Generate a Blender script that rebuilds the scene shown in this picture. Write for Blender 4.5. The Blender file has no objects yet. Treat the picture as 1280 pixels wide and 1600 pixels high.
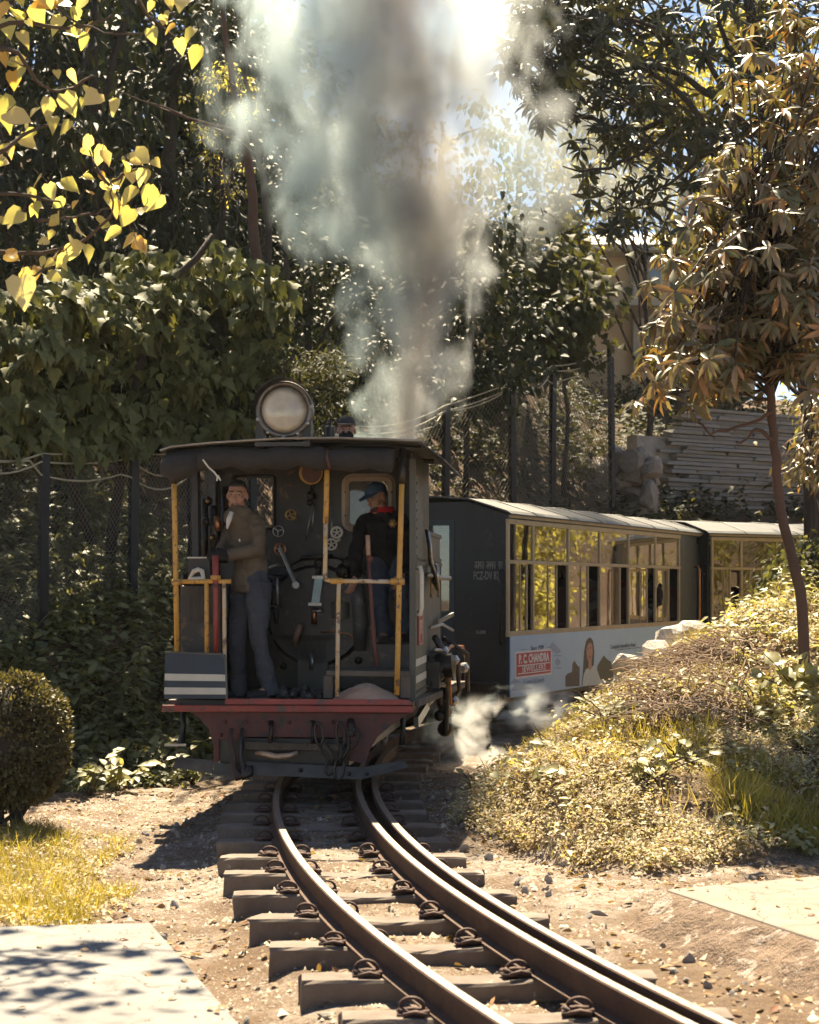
import bpy, math, random
import numpy as np
from mathutils import Vector, Matrix, Quaternion

random.seed(7)
rng = np.random.default_rng(11)
SC = bpy.context.scene
COL = SC.collection

# ------------------------------------------------------------------ camera
FPX = 2750.0          # focal length in pixels of the 1280 x 1600 photograph
HZ = 917.0            # row of the horizon in the photograph
CZ = 1.52             # eye height above the rail tops
cam_d = bpy.data.cameras.new('camera')
cam = bpy.data.objects.new('camera', cam_d)
COL.objects.link(cam)
cam.location = (0, 0, CZ)
cam.rotation_euler = (math.pi / 2, 0, 0)
cam_d.sensor_fit = 'VERTICAL'
cam_d.sensor_height = 36.0
cam_d.lens = FPX / 1600 * 36.0
cam_d.shift_y = (HZ - 800) / 1600
cam_d.clip_end = 3000
cam_d.dof.use_dof = True
cam_d.dof.focus_distance = 13.6
cam_d.dof.aperture_fstop = 4.5
SC.camera = cam

# ------------------------------------------------------------------ light
SUN_EL = math.radians(56)
SUN_AZ = math.radians(-2.5)       # measured from +Y towards +X
to_sun = Vector((math.sin(SUN_AZ) * math.cos(SUN_EL), math.cos(SUN_AZ) * math.cos(SUN_EL), math.sin(SUN_EL)))
sd = bpy.data.lights.new('sun', 'SUN')
sd.energy = 5.0
sd.angle = math.radians(0.53)
sd.color = (1.0, 0.84, 0.59)
sun = bpy.data.objects.new('sun', sd)
COL.objects.link(sun)
sun.rotation_euler = to_sun.to_track_quat('Z', 'Y').to_euler()
sun.location = (0, 30, 40)
W = bpy.data.worlds.new('World')
SC.world = W
W.use_nodes = True
wn = W.node_tree
bg = wn.nodes['Background']
sky = wn.nodes.new('ShaderNodeTexSky')
sky.sky_type = 'NISHITA'
sky.sun_disc = False
sky.sun_elevation = SUN_EL
sky.sun_rotation = SUN_AZ
sky.altitude = 2000
sky.dust_density = 0.7
sky.air_density = 0.8
sky.ozone_density = 0.4
tint = wn.nodes.new('ShaderNodeMix'); tint.data_type = 'RGBA'; tint.blend_type = 'MULTIPLY'; tint.inputs[0].default_value = 1.0
tint.inputs[7].default_value = (1.0, .95, .86, 1)          # the photograph's warm white balance
wn.links.new(sky.outputs[0], tint.inputs[6]); wn.links.new(tint.outputs[2], bg.inputs[0])
bg.inputs[1].default_value = 0.058
SC.view_settings.view_transform = 'Standard'
SC.view_settings.look = 'None'
SC.view_settings.exposure = 1.95
SC.view_settings.gamma = 1.0
SC.view_settings.use_curve_mapping = False
SC.render.engine = 'CYCLES'
cy = SC.cycles
cy.max_bounces = 8
cy.diffuse_bounces = 3
cy.glossy_bounces = 3
cy.transmission_bounces = 5
cy.transparent_max_bounces = 10
cy.volume_bounces = 4
cy.volume_step_rate = 0.5
cy.volume_max_steps = 128
cy.use_adaptive_sampling = True
cy.adaptive_threshold = 0.02
cy.use_denoising = True
cy.sample_clamp_indirect = 6.0

# ------------------------------------------------------------------ helpers
def P(px, py, y):
    """point of the place at distance y that the photograph shows at column px, row py"""
    return np.array([(px - 640) / FPX * y, y, CZ - (py - HZ) / FPX * y])

def tag(o, label=None, cat=None, group=None, kind=None):
    if label: o['label'] = label
    if cat: o['category'] = cat
    if group: o['group'] = group
    if kind: o['kind'] = kind
    return o

def empty(name, loc=(0, 0, 0), rz=0.0, label=None, cat=None, group=None):
    o = bpy.data.objects.new(name, None)
    COL.objects.link(o)
    o.location = loc
    o.rotation_euler = (0, 0, rz)
    o.empty_display_size = 0.2
    return tag(o, label, cat, group)

def link(name, me, parent=None, loc=None, rot=None, scale=None):
    o = bpy.data.objects.new(name, me)
    COL.objects.link(o)
    if parent: o.parent = parent
    if loc is not None: o.location = loc
    if rot is not None: o.rotation_euler = rot
    if scale is not None: o.scale = scale if hasattr(scale, '__len__') else (scale,) * 3
    return o

def norm(v):
    v = np.asarray(v, float)
    n = np.linalg.norm(v, axis=-1, keepdims=True)
    return v / np.maximum(n, 1e-9)

def frame_for(d):
    d = norm(d)
    a = np.array([0, 0, 1.0]) if abs(d[2]) < .9 else np.array([1.0, 0, 0])
    u = norm(np.cross(d, a)); v = np.cross(u, d)
    return u, v

class MB:
    def __init__(s):
        s.v = []; s.f = []; s.m = []; s.n = 0
    def add(s, V, F, m=0):
        V = np.asarray(V, float)
        s.v.append(V)
        for f in F:
            s.f.append([i + s.n for i in f]); s.m.append(m)
        s.n += len(V)
        return s
    def box(s, x0, x1, y0, y1, z0, z1, m=0):
        V = [(x, y, z) for z in (z0, z1) for y in (y0, y1) for x in (x0, x1)]
        return s.add(V, [(0, 2, 3, 1), (4, 5, 7, 6), (0, 1, 5, 4), (2, 6, 7, 3), (0, 4, 6, 2), (1, 3, 7, 5)], m)
    def hexa(s, pts, m=0):
        """8 corners in the order of box()"""
        return s.add(pts, [(0, 2, 3, 1), (4, 5, 7, 6), (0, 1, 5, 4), (2, 6, 7, 3), (0, 4, 6, 2), (1, 3, 7, 5)], m)
    def beam(s, a, b, w, h, up=(0, 0, 1), m=0):
        a = np.asarray(a, float); b = np.asarray(b, float)
        d = norm(b - a); u = norm(np.cross(d, np.asarray(up, float))); v = np.cross(u, d)
        V = [p + u * sx * w / 2 + v * sz * h / 2 for sz in (-1, 1) for p in (a, b) for sx in (-1, 1)]
        return s.hexa(V, m)
    def tube(s, pts, r, n=8, cap=True, m=0, ell=None, closed=False):
        pts = np.asarray(pts, float); k = len(pts)
        r = np.full(k, r) if np.isscalar(r) else np.asarray(r, float)
        tang = np.gradient(pts, axis=0) if not closed else np.roll(pts, -1, 0) - np.roll(pts, 1, 0)
        tang = norm(tang)
        u, v = frame_for(tang[0])
        if ell is not None and len(ell) == 3 and ell[2] is not None:
            u = norm(np.asarray(ell[2], float) - tang[0] * np.dot(ell[2], tang[0])); v = np.cross(tang[0], u)
        V = []
        an = np.arange(n) * 2 * math.pi / n
        eu, ev = (1, 1) if ell is None else (ell[0], ell[1])
        for i in range(k):
            t = tang[i]
            u = norm(u - t * np.dot(u, t)); v = np.cross(t, u)
            ru = r[i] * (eu[i] if hasattr(eu, '__len__') else eu); rv = r[i] * (ev[i] if hasattr(ev, '__len__') else ev)
            V.append(pts[i] + np.outer(np.cos(an) * ru, u) + np.outer(np.sin(an) * rv, v))
        V = np.concatenate(V); F = []
        kk = k if closed else k - 1
        for i in range(kk):
            i2 = (i + 1) % k
            for j in range(n):
                j2 = (j + 1) % n
                F.append((i * n + j, i * n + j2, i2 * n + j2, i2 * n + j))
        if cap and not closed:
            F.append(tuple(range(n - 1, -1, -1))); F.append(tuple((k - 1) * n + j for j in range(n)))
        return s.add(V, F, m)
    def lathe(s, prof, origin=(0, 0, 0), axis=(0, 0, 1), n=20, m=0):
        """prof: (radius, height along axis) pairs"""
        u, v = frame_for(np.asarray(axis, float)); ax = norm(np.asarray(axis, float)); o = np.asarray(origin, float)
        an = np.arange(n) * 2 * math.pi / n
        V = []
        for (r, h) in prof:
            r = max(r, 1e-4)
            V.append(o + ax * h + np.outer(np.cos(an) * r, u) + np.outer(np.sin(an) * r, v))
        V = np.concatenate(V); F = []
        for i in range(len(prof) - 1):
            for j in range(n):
                j2 = (j + 1) % n
                F.append((i * n + j, (i + 1) * n + j, (i + 1) * n + j2, i * n + j2))
        F.append(tuple(range(n))); F.append(tuple((len(prof) - 1) * n + j for j in range(n - 1, -1, -1)))
        return s.add(V, F, m)
    def sphere(s, c, r, n=10, k=7, m=0, rot=None):
        r = np.array([r] * 3 if np.isscalar(r) else r, float)
        V = []
        for i in range(k):
            th = math.pi * (i + .0) / (k - 1)
            for j in range(n):
                ph = 2 * math.pi * j / n
                V.append((math.sin(th) * math.cos(ph), math.sin(th) * math.sin(ph), math.cos(th)))
        V = np.array(V) * r
        if rot is not None: V = V @ np.asarray(rot).T
        F = [(i * n + j, (i + 1) * n + j, (i + 1) * n + (j + 1) % n, i * n + (j + 1) % n) for i in range(k - 1) for j in range(n)]
        return s.add(V + np.asarray(c, float), F, m)
    def prism(s, poly, o, ux, uy, depth, m=0):
        """polygon (2D) in the plane o + a*ux + b*uy, pushed out by the vector depth"""
        o, ux, uy, depth = (np.asarray(q, float) for q in (o, ux, uy, depth))
        A = [o + ux * a + uy * b for a, b in poly]; n = len(A)
        V = A + [p + depth for p in A]
        F = [tuple(range(n)), tuple(range(2 * n - 1, n - 1, -1))] + [(i, i + n, (i + 1) % n + n, (i + 1) % n) for i in range(n)]
        return s.add(V, F, m)
    def strip(s, A, B, th, m=0):
        """sheet between polylines A and B with thickness vector th"""
        A = np.asarray(A, float); B = np.asarray(B, float); n = len(A); th = np.asarray(th, float)
        V = np.concatenate([A, B, A + th, B + th]); F = []
        for i in range(n - 1):
            F += [(i, i + 1, n + i + 1, n + i), (2 * n + i, 3 * n + i, 3 * n + i + 1, 2 * n + i + 1),
                  (i, 2 * n + i, 2 * n + i + 1, i + 1), (n + i, n + i + 1, 3 * n + i + 1, 3 * n + i)]
        F += [(0, n, 3 * n, 2 * n), (n - 1, 3 * n - 1, 4 * n - 1, 2 * n - 1)]
        return s.add(V, F, m)
    def torus(s, c, R, r, axis, n=18, k=8, a0=0, a1=2 * math.pi, m=0):
        u, v = frame_for(np.asarray(axis, float)); c = np.asarray(c, float)
        full = abs(a1 - a0 - 2 * math.pi) < 1e-6
        an = np.linspace(a0, a1, n, endpoint=not full)
        pts = [c + R * (math.cos(a) * u + math.sin(a) * v) for a in an]
        return s.tube(pts, r, k, closed=full, m=m)
    def mesh(s, name, mat, smooth=False):
        me = bpy.data.meshes.new(name)
        V = np.concatenate(s.v) if s.v else np.zeros((0, 3))
        me.from_pydata(V.tolist(), [], s.f)
        for q in (mat if isinstance(mat, (list, tuple)) else [mat]): me.materials.append(q)
        if isinstance(mat, (list, tuple)): me.polygons.foreach_set('material_index', s.m)
        if smooth: me.polygons.foreach_set('use_smooth', [True] * len(me.polygons))
        me.update()
        bm_fix(me)
        return me
    def build(s, name, mat, parent=None, smooth=False, bevel=0, loc=None, rot=None, auto=False):
        o = link(name, s.mesh(name, mat, smooth or auto), parent, loc, rot)
        if auto: o.data.set_sharp_from_angle(angle=math.radians(40))
        if bevel:
            b = o.modifiers.new('bevel', 'BEVEL'); b.width = bevel; b.segments = 2; b.limit_method = 'ANGLE'
        return o

def bm_fix(me):
    import bmesh
    bm = bmesh.new(); bm.from_mesh(me)
    bmesh.ops.recalc_face_normals(bm, faces=bm.faces)
    bm.to_mesh(me); bm.free()

def fast_mesh(name, V, LV, LS, mat, smooth=False, attr=None):
    """V (n,3), LV loop vertex indices, LS polygon loop starts"""
    me = bpy.data.meshes.new(name)
    me.vertices.add(len(V)); me.vertices.foreach_set('co', np.ascontiguousarray(V, np.float32).ravel())
    me.loops.add(len(LV)); me.loops.foreach_set('vertex_index', np.ascontiguousarray(LV, np.int32))
    me.polygons.add(len(LS)); me.polygons.foreach_set('loop_start', np.ascontiguousarray(LS, np.int32))
    if smooth: me.polygons.foreach_set('use_smooth', np.ones(len(LS), bool))
    for q in (mat if isinstance(mat, (list, tuple)) else [mat]): me.materials.append(q)
    if attr is not None:
        a = me.attributes.new('tone', 'FLOAT', 'POINT'); a.data.foreach_set('value', np.ascontiguousarray(attr, np.float32))
    me.update(calc_edges=True)
    me.validate()
    return me

def leaf_frames(dirs, nrm):
    y = norm(dirs); z = nrm - y * np.sum(nrm * y, -1, keepdims=True); z = norm(z); x = np.cross(y, z)
    return np.stack([x, y, z], 1)       # rows: x, y, z axes   V_world = V_local @ R

def scatter_mesh(name, T, pos, dirs, nrm, size, mat, tone=None, origin=(0, 0, 0), smooth=True):
    TV, TF = T
    N = len(pos); nv = len(TV)
    R = leaf_frames(dirs, nrm)
    V = np.einsum('vi,nij->nvj', TV, R) * np.asarray(size)[:, None, None] + (pos - np.asarray(origin))[:, None, :]
    lens = np.array([len(f) for f in TF]); flat = np.concatenate([np.array(f) for f in TF])
    LV = (flat[None, :] + (np.arange(N) * nv)[:, None]).ravel()
    st = np.concatenate([[0], np.cumsum(lens)[:-1]])
    LS = (st[None, :] + (np.arange(N) * len(flat))[:, None]).ravel()
    if tone is None: tone = rng.random(N)
    return fast_mesh(name, V.reshape(-1, 3), LV, LS, mat, smooth, np.repeat(tone, nv))

def scatter(name, T, pos, dirs, nrm, size, mat, parent=None, tone=None, origin=(0, 0, 0), kind='stuff'):
    o = link(name, scatter_mesh(name, T, pos, dirs, nrm, size, mat, tone, origin), parent)
    if kind: o['kind'] = kind
    return o

def leaf_objects(name, mesh, pos, dirs, nrm, size, parent, origin=(0, 0, 0)):
    R = leaf_frames(dirs, nrm)
    for i in range(len(pos)):
        o = bpy.data.objects.new(name, mesh); COL.objects.link(o); o.parent = parent
        m = Matrix(R[i].T.tolist()).to_4x4() @ Matrix.Scale(float(size[i]), 4)
        m.translation = Vector((pos[i] - np.asarray(origin)).tolist())
        o.matrix_local = m

# value noise
def _h(ix, iy, seed):
    n = (ix.astype(np.int64) * 374761393 + iy.astype(np.int64) * 668265263 + seed * 144269) & 0x7fffffff
    n = (n ^ (n >> 13)) * 1274126177 & 0x7fffffff
    return ((n ^ (n >> 16)) & 0xffff) / 65535.0
def vnoise(x, y, seed=0):
    x = np.asarray(x, float); y = np.asarray(y, float)
    ix = np.floor(x); iy = np.floor(y); fx = x - ix; fy = y - iy
    fx = fx * fx * (3 - 2 * fx); fy = fy * fy * (3 - 2 * fy)
    a = _h(ix, iy, seed); b = _h(ix + 1, iy, seed); c = _h(ix, iy + 1, seed); d = _h(ix + 1, iy + 1, seed)
    return (a * (1 - fx) + b * fx) * (1 - fy) + (c * (1 - fx) + d * fx) * fy
def fbm(x, y, o=4, seed=0):
    s = 0; a = .5
    for i in range(o):
        s = s + a * (vnoise(x, y, seed + i * 17) - .5); x = x * 2.03 + 3.1; y = y * 2.03 + 1.7; a *= .5
    return s
def sstep(a, b, x):
    t = np.clip((x - a) / (b - a), 0, 1); return t * t * (3 - 2 * t)

# ------------------------------------------------------------------ materials
def newmat(name):
    m = bpy.data.materials.new(name); m.use_nodes = True
    nt = m.node_tree
    return m, nt, nt.nodes['Principled BSDF'], nt.nodes['Material Output']
def nd(nt, t, **kw):
    n = nt.nodes.new(t)
    for k, v in kw.items(): setattr(n, k, v)
    return n
def ramp(nt, fac, stops):
    r = nd(nt, 'ShaderNodeValToRGB'); e = r.color_ramp.elements
    while len(e) > 1: e.remove(e[-1])
    e[0].position = stops[0][0]; e[0].color = (*stops[0][1], 1) if len(stops[0][1]) == 3 else stops[0][1]
    for p, c in stops[1:]:
        q = e.new(p); q.color = (*c, 1) if len(c) == 3 else c
    nt.links.new(fac, r.inputs[0]); return r.outputs[0]
def noise(nt, scale, detail=4, rough=.6, vec=None, dist=0):
    n = nd(nt, 'ShaderNodeTexNoise'); n.inputs['Scale'].default_value = scale; n.inputs['Detail'].default_value = detail
    n.inputs['Roughness'].default_value = rough; n.inputs['Distortion'].default_value = dist
    if vec is not None: nt.links.new(vec, n.inputs['Vector'])
    return n.outputs['Fac']
def objco(nt):
    """object coordinates, shifted by the object's own random so that copies differ"""
    t = nd(nt, 'ShaderNodeTexCoord'); i = nd(nt, 'ShaderNodeObjectInfo')
    a = nd(nt, 'ShaderNodeVectorMath', operation='MULTIPLY_ADD')
    c = nd(nt, 'ShaderNodeCombineXYZ')
    for k in range(3): nt.links.new(i.outputs['Random'], c.inputs[k])
    a.inputs[1].default_value = (37, 53, 71)
    nt.links.new(c.outputs[0], a.inputs[0]); nt.links.new(t.outputs['Object'], a.inputs[2])
    return a.outputs[0]
def mixc(nt, fac, a, b, mode='MIX'):
    m = nd(nt, 'ShaderNodeMix', data_type='RGBA', blend_type=mode)
    for s, v in ((0, fac), (6, a), (7, b)):
        if hasattr(v, 'links'): nt.links.new(v, m.inputs[s])
        elif isinstance(v, (int, float)): m.inputs[s].default_value = v
        else: m.inputs[s].default_value = (*v, 1)
    return m.outputs[2]
def bump(nt, h, strength, dist, b):
    n = nd(nt, 'ShaderNodeBump'); n.inputs['Strength'].default_value = strength; n.inputs['Distance'].default_value = dist
    nt.links.new(h, n.inputs['Height']); nt.links.new(n.outputs[0], b.inputs['Normal'])

def surf(name, c1, c2=None, scale=6, rough=.7, metal=0, wear=None, wear_at=.62, bmp=.3, bdist=.004, bscale=None, spec=.5, streak=False):
    """plain surface: two tones mixed by noise, patches of a third (rust, dirt, chipped paint), fine relief"""
    m, nt, b, out = newmat(name)
    co = objco(nt)
    if streak:
        mp = nd(nt, 'ShaderNodeMapping'); mp.inputs['Scale'].default_value = (1, 1, .18); nt.links.new(co, mp.inputs[0]); co2 = mp.outputs[0]
    else: co2 = co
    c2 = c2 or tuple(x * .6 for x in c1)
    col = mixc(nt, ramp(nt, noise(nt, scale, 5, .65, co2), [(.3, (0, 0, 0)), (.72, (1, 1, 1))]), c1, c2)
    if wear:
        w = ramp(nt, noise(nt, scale * 2.3, 6, .7, co2, .4), [(wear_at, (0, 0, 0)), (wear_at + .05, (1, 1, 1))])
        col = mixc(nt, w, col, wear)
    nt.links.new(col, b.inputs['Base Color'])
    r = nd(nt, 'ShaderNodeMapRange'); r.inputs[3].default_value = max(.05, rough - .15); r.inputs[4].default_value = min(1, rough + .15)
    nt.links.new(noise(nt, scale * 3, 3, .6, co), r.inputs[0]); nt.links.new(r.outputs[0], b.inputs['Roughness'])
    b.inputs['Metallic'].default_value = metal
    b.inputs['Specular IOR Level'].default_value = spec
    if bmp: bump(nt, noise(nt, bscale or scale * 6, 5, .7, co), bmp, bdist, b)
    return m

def leafmat(name, tones, trans=.45, rough=.45, spec=.4, src='tone', tcol=1.5, spots=0):
    m, nt, b, out = newmat(name)
    if src == 'tone':
        a = nd(nt, 'ShaderNodeAttribute', attribute_name='tone'); f = a.outputs['Fac']
    else:
        a = nd(nt, 'ShaderNodeObjectInfo'); f = a.outputs['Random']
    n = len(tones)
    col = ramp(nt, f, [(i / max(1, n - 1), c) for i, c in enumerate(tones)])
    t = nd(nt, 'ShaderNodeTexCoord')
    if spots:
        s = ramp(nt, noise(nt, spots, 4, .7, t.outputs['Object']), [(.58, (1, 1, 1)), (.72, (.45, .3, .2))])
        col = mixc(nt, 1.0, col, s, 'MULTIPLY')
    else:
        s = ramp(nt, noise(nt, 3.0, 4, .7, t.outputs['Object']), [(.3, (.65, .65, .65)), (.7, (1.25, 1.25, 1.2))])
        col = mixc(nt, 1.0, col, s, 'MULTIPLY')
    nt.links.new(col, b.inputs['Base Color'])
    b.inputs['Roughness'].default_value = rough; b.inputs['Specular IOR Level'].default_value = spec
    tr = nd(nt, 'ShaderNodeBsdfTranslucent')
    tc = mixc(nt, 1.0, col, (tcol * 1.05, tcol, tcol * .45), 'MULTIPLY')
    nt.links.new(tc, tr.inputs[0])
    mx = nd(nt, 'ShaderNodeMixShader'); mx.inputs[0].default_value = trans
    nt.links.new(b.outputs[0], mx.inputs[1]); nt.links.new(tr.outputs[0], mx.inputs[2]); nt.links.new(mx.outputs[0], out.inputs[0])
    return m

# leaf outlines: base at the origin, tip at (0, 1, 0), folded along the midrib and bent down at the tip
def leaf_t(outline, fold=.25, droop=.15):
    """outline: half widths (y, w)"""
    V = []; F = []
    k = len(outline)
    for y, w in outline:
        z = -droop * y * y
        V += [(-w, y, z + fold * w), (0, y, z), (w, y, z + fold * w)]
    for i in range(k - 1):
        a = 3 * i; b = a + 3
        F += [(a, a + 1, b + 1, b), (a + 1, a + 2, b + 2, b + 1)]
    V = np.array(V, float)
    return V, F
HEART = leaf_t([(-.08, .2), (.12, .42), (.4, .4), (.72, .2), (1, .012)], .22, .18)
HEART[0][1] = (0, .03, 0)
OVAL = leaf_t([(0, .02), (.3, .26), (.65, .22), (1, .01)], .3, .2)
LANCE = leaf_t([(0, .025), (.3, .12), (.65, .12), (1, .012)], .35, .28)
BROAD = leaf_t([(-.06, .16), (.1, .33), (.3, .45), (.36, .30), (.58, .24), (.62, .17), (1, .01)], .22, .38); BROAD[0][1] = (0, .03, 0)
BLADE = leaf_t([(0, .018), (.5, .015), (1, .002)], .4, .45)
DROP = (np.array([(0, 0, 0), (-.3, .45, .05), (0, 1, -.12), (.3, .45, .05)]), [(0, 1, 2, 3)])
# ================================================================== materials of the setting
def ground_mat():
    m, nt, b, out = newmat('earth')
    t = nd(nt, 'ShaderNodeTexCoord'); co = t.outputs['Object']
    a = nd(nt, 'ShaderNodeAttribute', attribute_name='tone')
    n1 = noise(nt, 1.6, 6, .65, co); n2 = noise(nt, 14, 6, .75, co); n3 = noise(nt, 70, 4, .7, co)
    dirt = mixc(nt, ramp(nt, n1, [(.38, (0, 0, 0)), (.56, (1, 1, 1))]), (.35, .30, .25), (.16, .11, .072))
    dirt = mixc(nt, ramp(nt, n2, [(.46, (0, 0, 0)), (.62, (1, 1, 1))]), dirt, (.13, .085, .055))
    dirt = mixc(nt, ramp(nt, n3, [(.56, (0, 0, 0)), (.66, (1, 1, 1))]), dirt, (.46, .43, .39))
    soil = mixc(nt, ramp(nt, n2, [(.4, (0, 0, 0)), (.65, (1, 1, 1))]), (.10, .062, .038), (.17, .115, .07))
    nt.links.new(mixc(nt, a.outputs['Fac'], dirt, soil), b.inputs['Base Color'])
    b.inputs['Roughness'].default_value = .95; b.inputs['Specular IOR Level'].default_value = .2
    h = nd(nt, 'ShaderNodeMath', operation='MULTIPLY_ADD'); h.inputs[1].default_value = .35
    nt.links.new(n3, h.inputs[0]); nt.links.new(n2, h.inputs[2])
    bump(nt, h.outputs[0], .9, .03, b)
    return m

# ================================================================== the line of the track
def track_line():
    """centre line of the track: x, y, heading (0 = straight away from the camera, positive to the right)"""
    pts = []
    x, y, h = -.715, 14.4, 0.0
    st = .1
    fw = [(x, y, h)]
    for i in range(260):
        k = 1 / 25.9 if i < 15 else 1 / 19.0
        h += st * k; x += st * math.sin(h); y += st * math.cos(h); fw.append((x, y, h))
    x, y, h = -.715, 14.4, 0.0
    bw = []
    for i in range(125):
        h -= st / 25.9; x -= st * math.sin(h); y -= st * math.cos(h); bw.append((x, y, h))
    return np.array(bw[::-1] + fw)
TL = track_line()
def track_sd(X, Y):
    X = np.asarray(X, float); Y = np.asarray(Y, float)
    sh = X.shape; X = X.ravel(); Y = Y.ravel()
    best = np.full(X.shape, 1e9); s = np.zeros(X.shape)
    for (x, y, h) in TL[::3]:
        d2 = (X - x) ** 2 + (Y - y) ** 2
        side = -((X - x) * math.cos(h) - (Y - y) * math.sin(h))     # positive to the left
        k = d2 < best
        best = np.where(k, d2, best); s = np.where(k, np.sign(side) * np.sqrt(d2), s)
    return s.reshape(sh)
TOE = np.array([(-60, 6), (-14, 13.2), (-8, 14.6), (-4.2, 15.9), (-2.7, 16.7), (-1.95, 18.4), (-1.2, 20.8), (.3, 24), (1.95, 26.9), (4.6, 30.2), (9, 33.5), (16, 36.5), (60, 44)], float)
HF = np.array([1.0, 1.1, 1.2, 1.35, 1.5, 1.7, 2.1, 2.6, 2.9, 2.9, 2.6, 2.4, 2.4])
def toe_d(X, Y):
    sh = X.shape; X = X.ravel(); Y = Y.ravel()
    best = np.full(X.shape, 1e9); sgn = np.zeros(X.shape); hf = np.zeros(X.shape)
    for i in range(len(TOE) - 1):
        a, b = TOE[i], TOE[i + 1]; e = b - a; L = np.dot(e, e)
        t = np.clip(((X - a[0]) * e[0] + (Y - a[1]) * e[1]) / L, 0, 1)
        dx = X - a[0] - t * e[0]; dy = Y - a[1] - t * e[1]; d2 = dx * dx + dy * dy
        cr = e[0] * (Y - a[1]) - e[1] * (X - a[0])
        k = d2 < best
        best = np.where(k, d2, best); sgn = np.where(k, np.sign(cr), sgn); hf = np.where(k, HF[i] * (1 - t) + HF[i + 1] * t, hf)
    return (sgn * np.sqrt(best)).reshape(sh), hf.reshape(sh)
def smin(a, b, k):
    h = np.clip(.5 + .5 * (b - a) / k, 0, 1); return b * (1 - h) + a * h - k * h * (1 - h)
def bank_h(X, Y):
    side = (X - (.32 + .115 * (Y - 12.3))) * .62
    front = (Y - np.interp(X, [-1, .36, .58, .99, 1.35, 1.97, 2.56, 5, 30], [14, 12.5, 11.5, 10.6, 10.35, 10.65, 11.0, 11.3, 14])) * (.27 + .05 * sstep(2.0, 3.2, X))
    front = front + .22 * fbm(X * 1.9 + 3, Y * 1.9, 3, 66) * sstep(-.3, .3, front) + .05 * sstep(0, .25, front)
    side = side + .35 * fbm(X * 1.6, Y * 1.6, 3, 67)
    back = ((17.2 + (X - 1) * .95) - Y) * .8
    cap = 1.28 + .45 * (np.clip(X, 0, 12) - 2.2)
    h = smin(smin(side, front, .25), smin(back, cap, .3), .25)
    return np.where(h > 0, h, 0) * (X > -.5)
def terrain(X, Y, detail=True):
    X = np.asarray(X, float); Y = np.asarray(Y, float)
    s = track_sd(X, Y)
    base = -.225 + .06 * sstep(.5, .2, np.abs(s)) * sstep(8.5, 10.0, Y) + (-.075) * sstep(.5, .95, s) + .045 * sstep(.55, .95, -s)
    d, hf = toe_d(X, Y)
    df = 1.7
    slo = .85 - .43 * sstep(1.5, 4.5, X)
    hill = hf * sstep(-.15, df, d) + np.clip(d - df, 0, 9) * slo + np.clip(d - df - 9, 0, 60) * .12
    lawn = .07 * sstep(1.3, 2.1, s) * sstep(14.5, 12.5, Y)
    b = bank_h(X, Y)
    z = base + hill + b + lawn
    # crumbling step below the right slab
    if detail:
        z = z + .05 * fbm(X * 1.3, Y * 1.3, 4, 3) + .055 * fbm(X * 8, Y * 8, 4, 9) * sstep(.0, .5, np.abs(s) - .2)
        z = z + .42 * fbm(X * 1.3, Y * 1.3, 5, 31) * sstep(0, .35, b) + .5 * fbm(X * .7, Y * .7, 4, 41) * sstep(0, 1.5, d)
    return z
def graded(lo, hi, fine_lo, fine_hi, st):
    a = list(np.arange(fine_lo, fine_hi, st)); q = st; x = fine_hi
    while x < hi: a.append(x); q = min(q * 1.09, 8); x += q
    q = st; x = fine_lo - st; pre = []
    while x > lo: pre.append(x); q = min(q * 1.09, 8); x -= q
    return np.array(pre[::-1] + a + [hi])
gx = graded(-220, 220, -3.0, 3.6, .045); gy = graded(-120, 320, 5.6, 16.0, .045)
GX, GY = np.meshgrid(gx, gy)
GZ = terrain(GX, GY)
_d, _ = toe_d(GX, GY)
_tone = np.clip(sstep(-.6, .3, _d + .4 * fbm(GX * 2, GY * 2)) + .75 * sstep(.05, .4, bank_h(GX, GY)), 0, 1)
_tone = np.clip(_tone + .6 * sstep(1.4, 2.0, track_sd(GX, GY)) * sstep(13.3, 12.2, GY), 0, 1)
_tone = np.clip(_tone + .7 * sstep(1.75, 1.2, track_sd(GX, GY)) * sstep(.3, .6, track_sd(GX, GY)) * sstep(10.2, 9.0, GY) * sstep(-.1, .12, fbm(GX * 2.6, GY * 2.6, 4, 58)), 0, 1)
_tone = np.clip(_tone + .8 * sstep(.2, .55, -track_sd(GX, GY)) * sstep(9.8, 8.6, GY) * sstep(-.12, .12, fbm(GX * 2.2, GY * 2.2, 4, 88) + .08) + .4 * sstep(.55, .3, np.abs(track_sd(GX, GY))) * sstep(.0, .15, fbm(GX * 2.5, GY * 2.5, 4, 98)), 0, 1)
ny, nx = GX.shape
idx = np.arange(ny * nx).reshape(ny, nx)
Q = np.stack([idx[:-1, :-1], idx[:-1, 1:], idx[1:, 1:], idx[1:, :-1]], -1).reshape(-1)
me = fast_mesh('ground', np.stack([GX, GY, GZ], -1).reshape(-1, 3), Q, np.arange(0, len(Q), 4), ground_mat(), True, _tone.ravel())
tag(link('ground', me), kind='structure')

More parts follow.
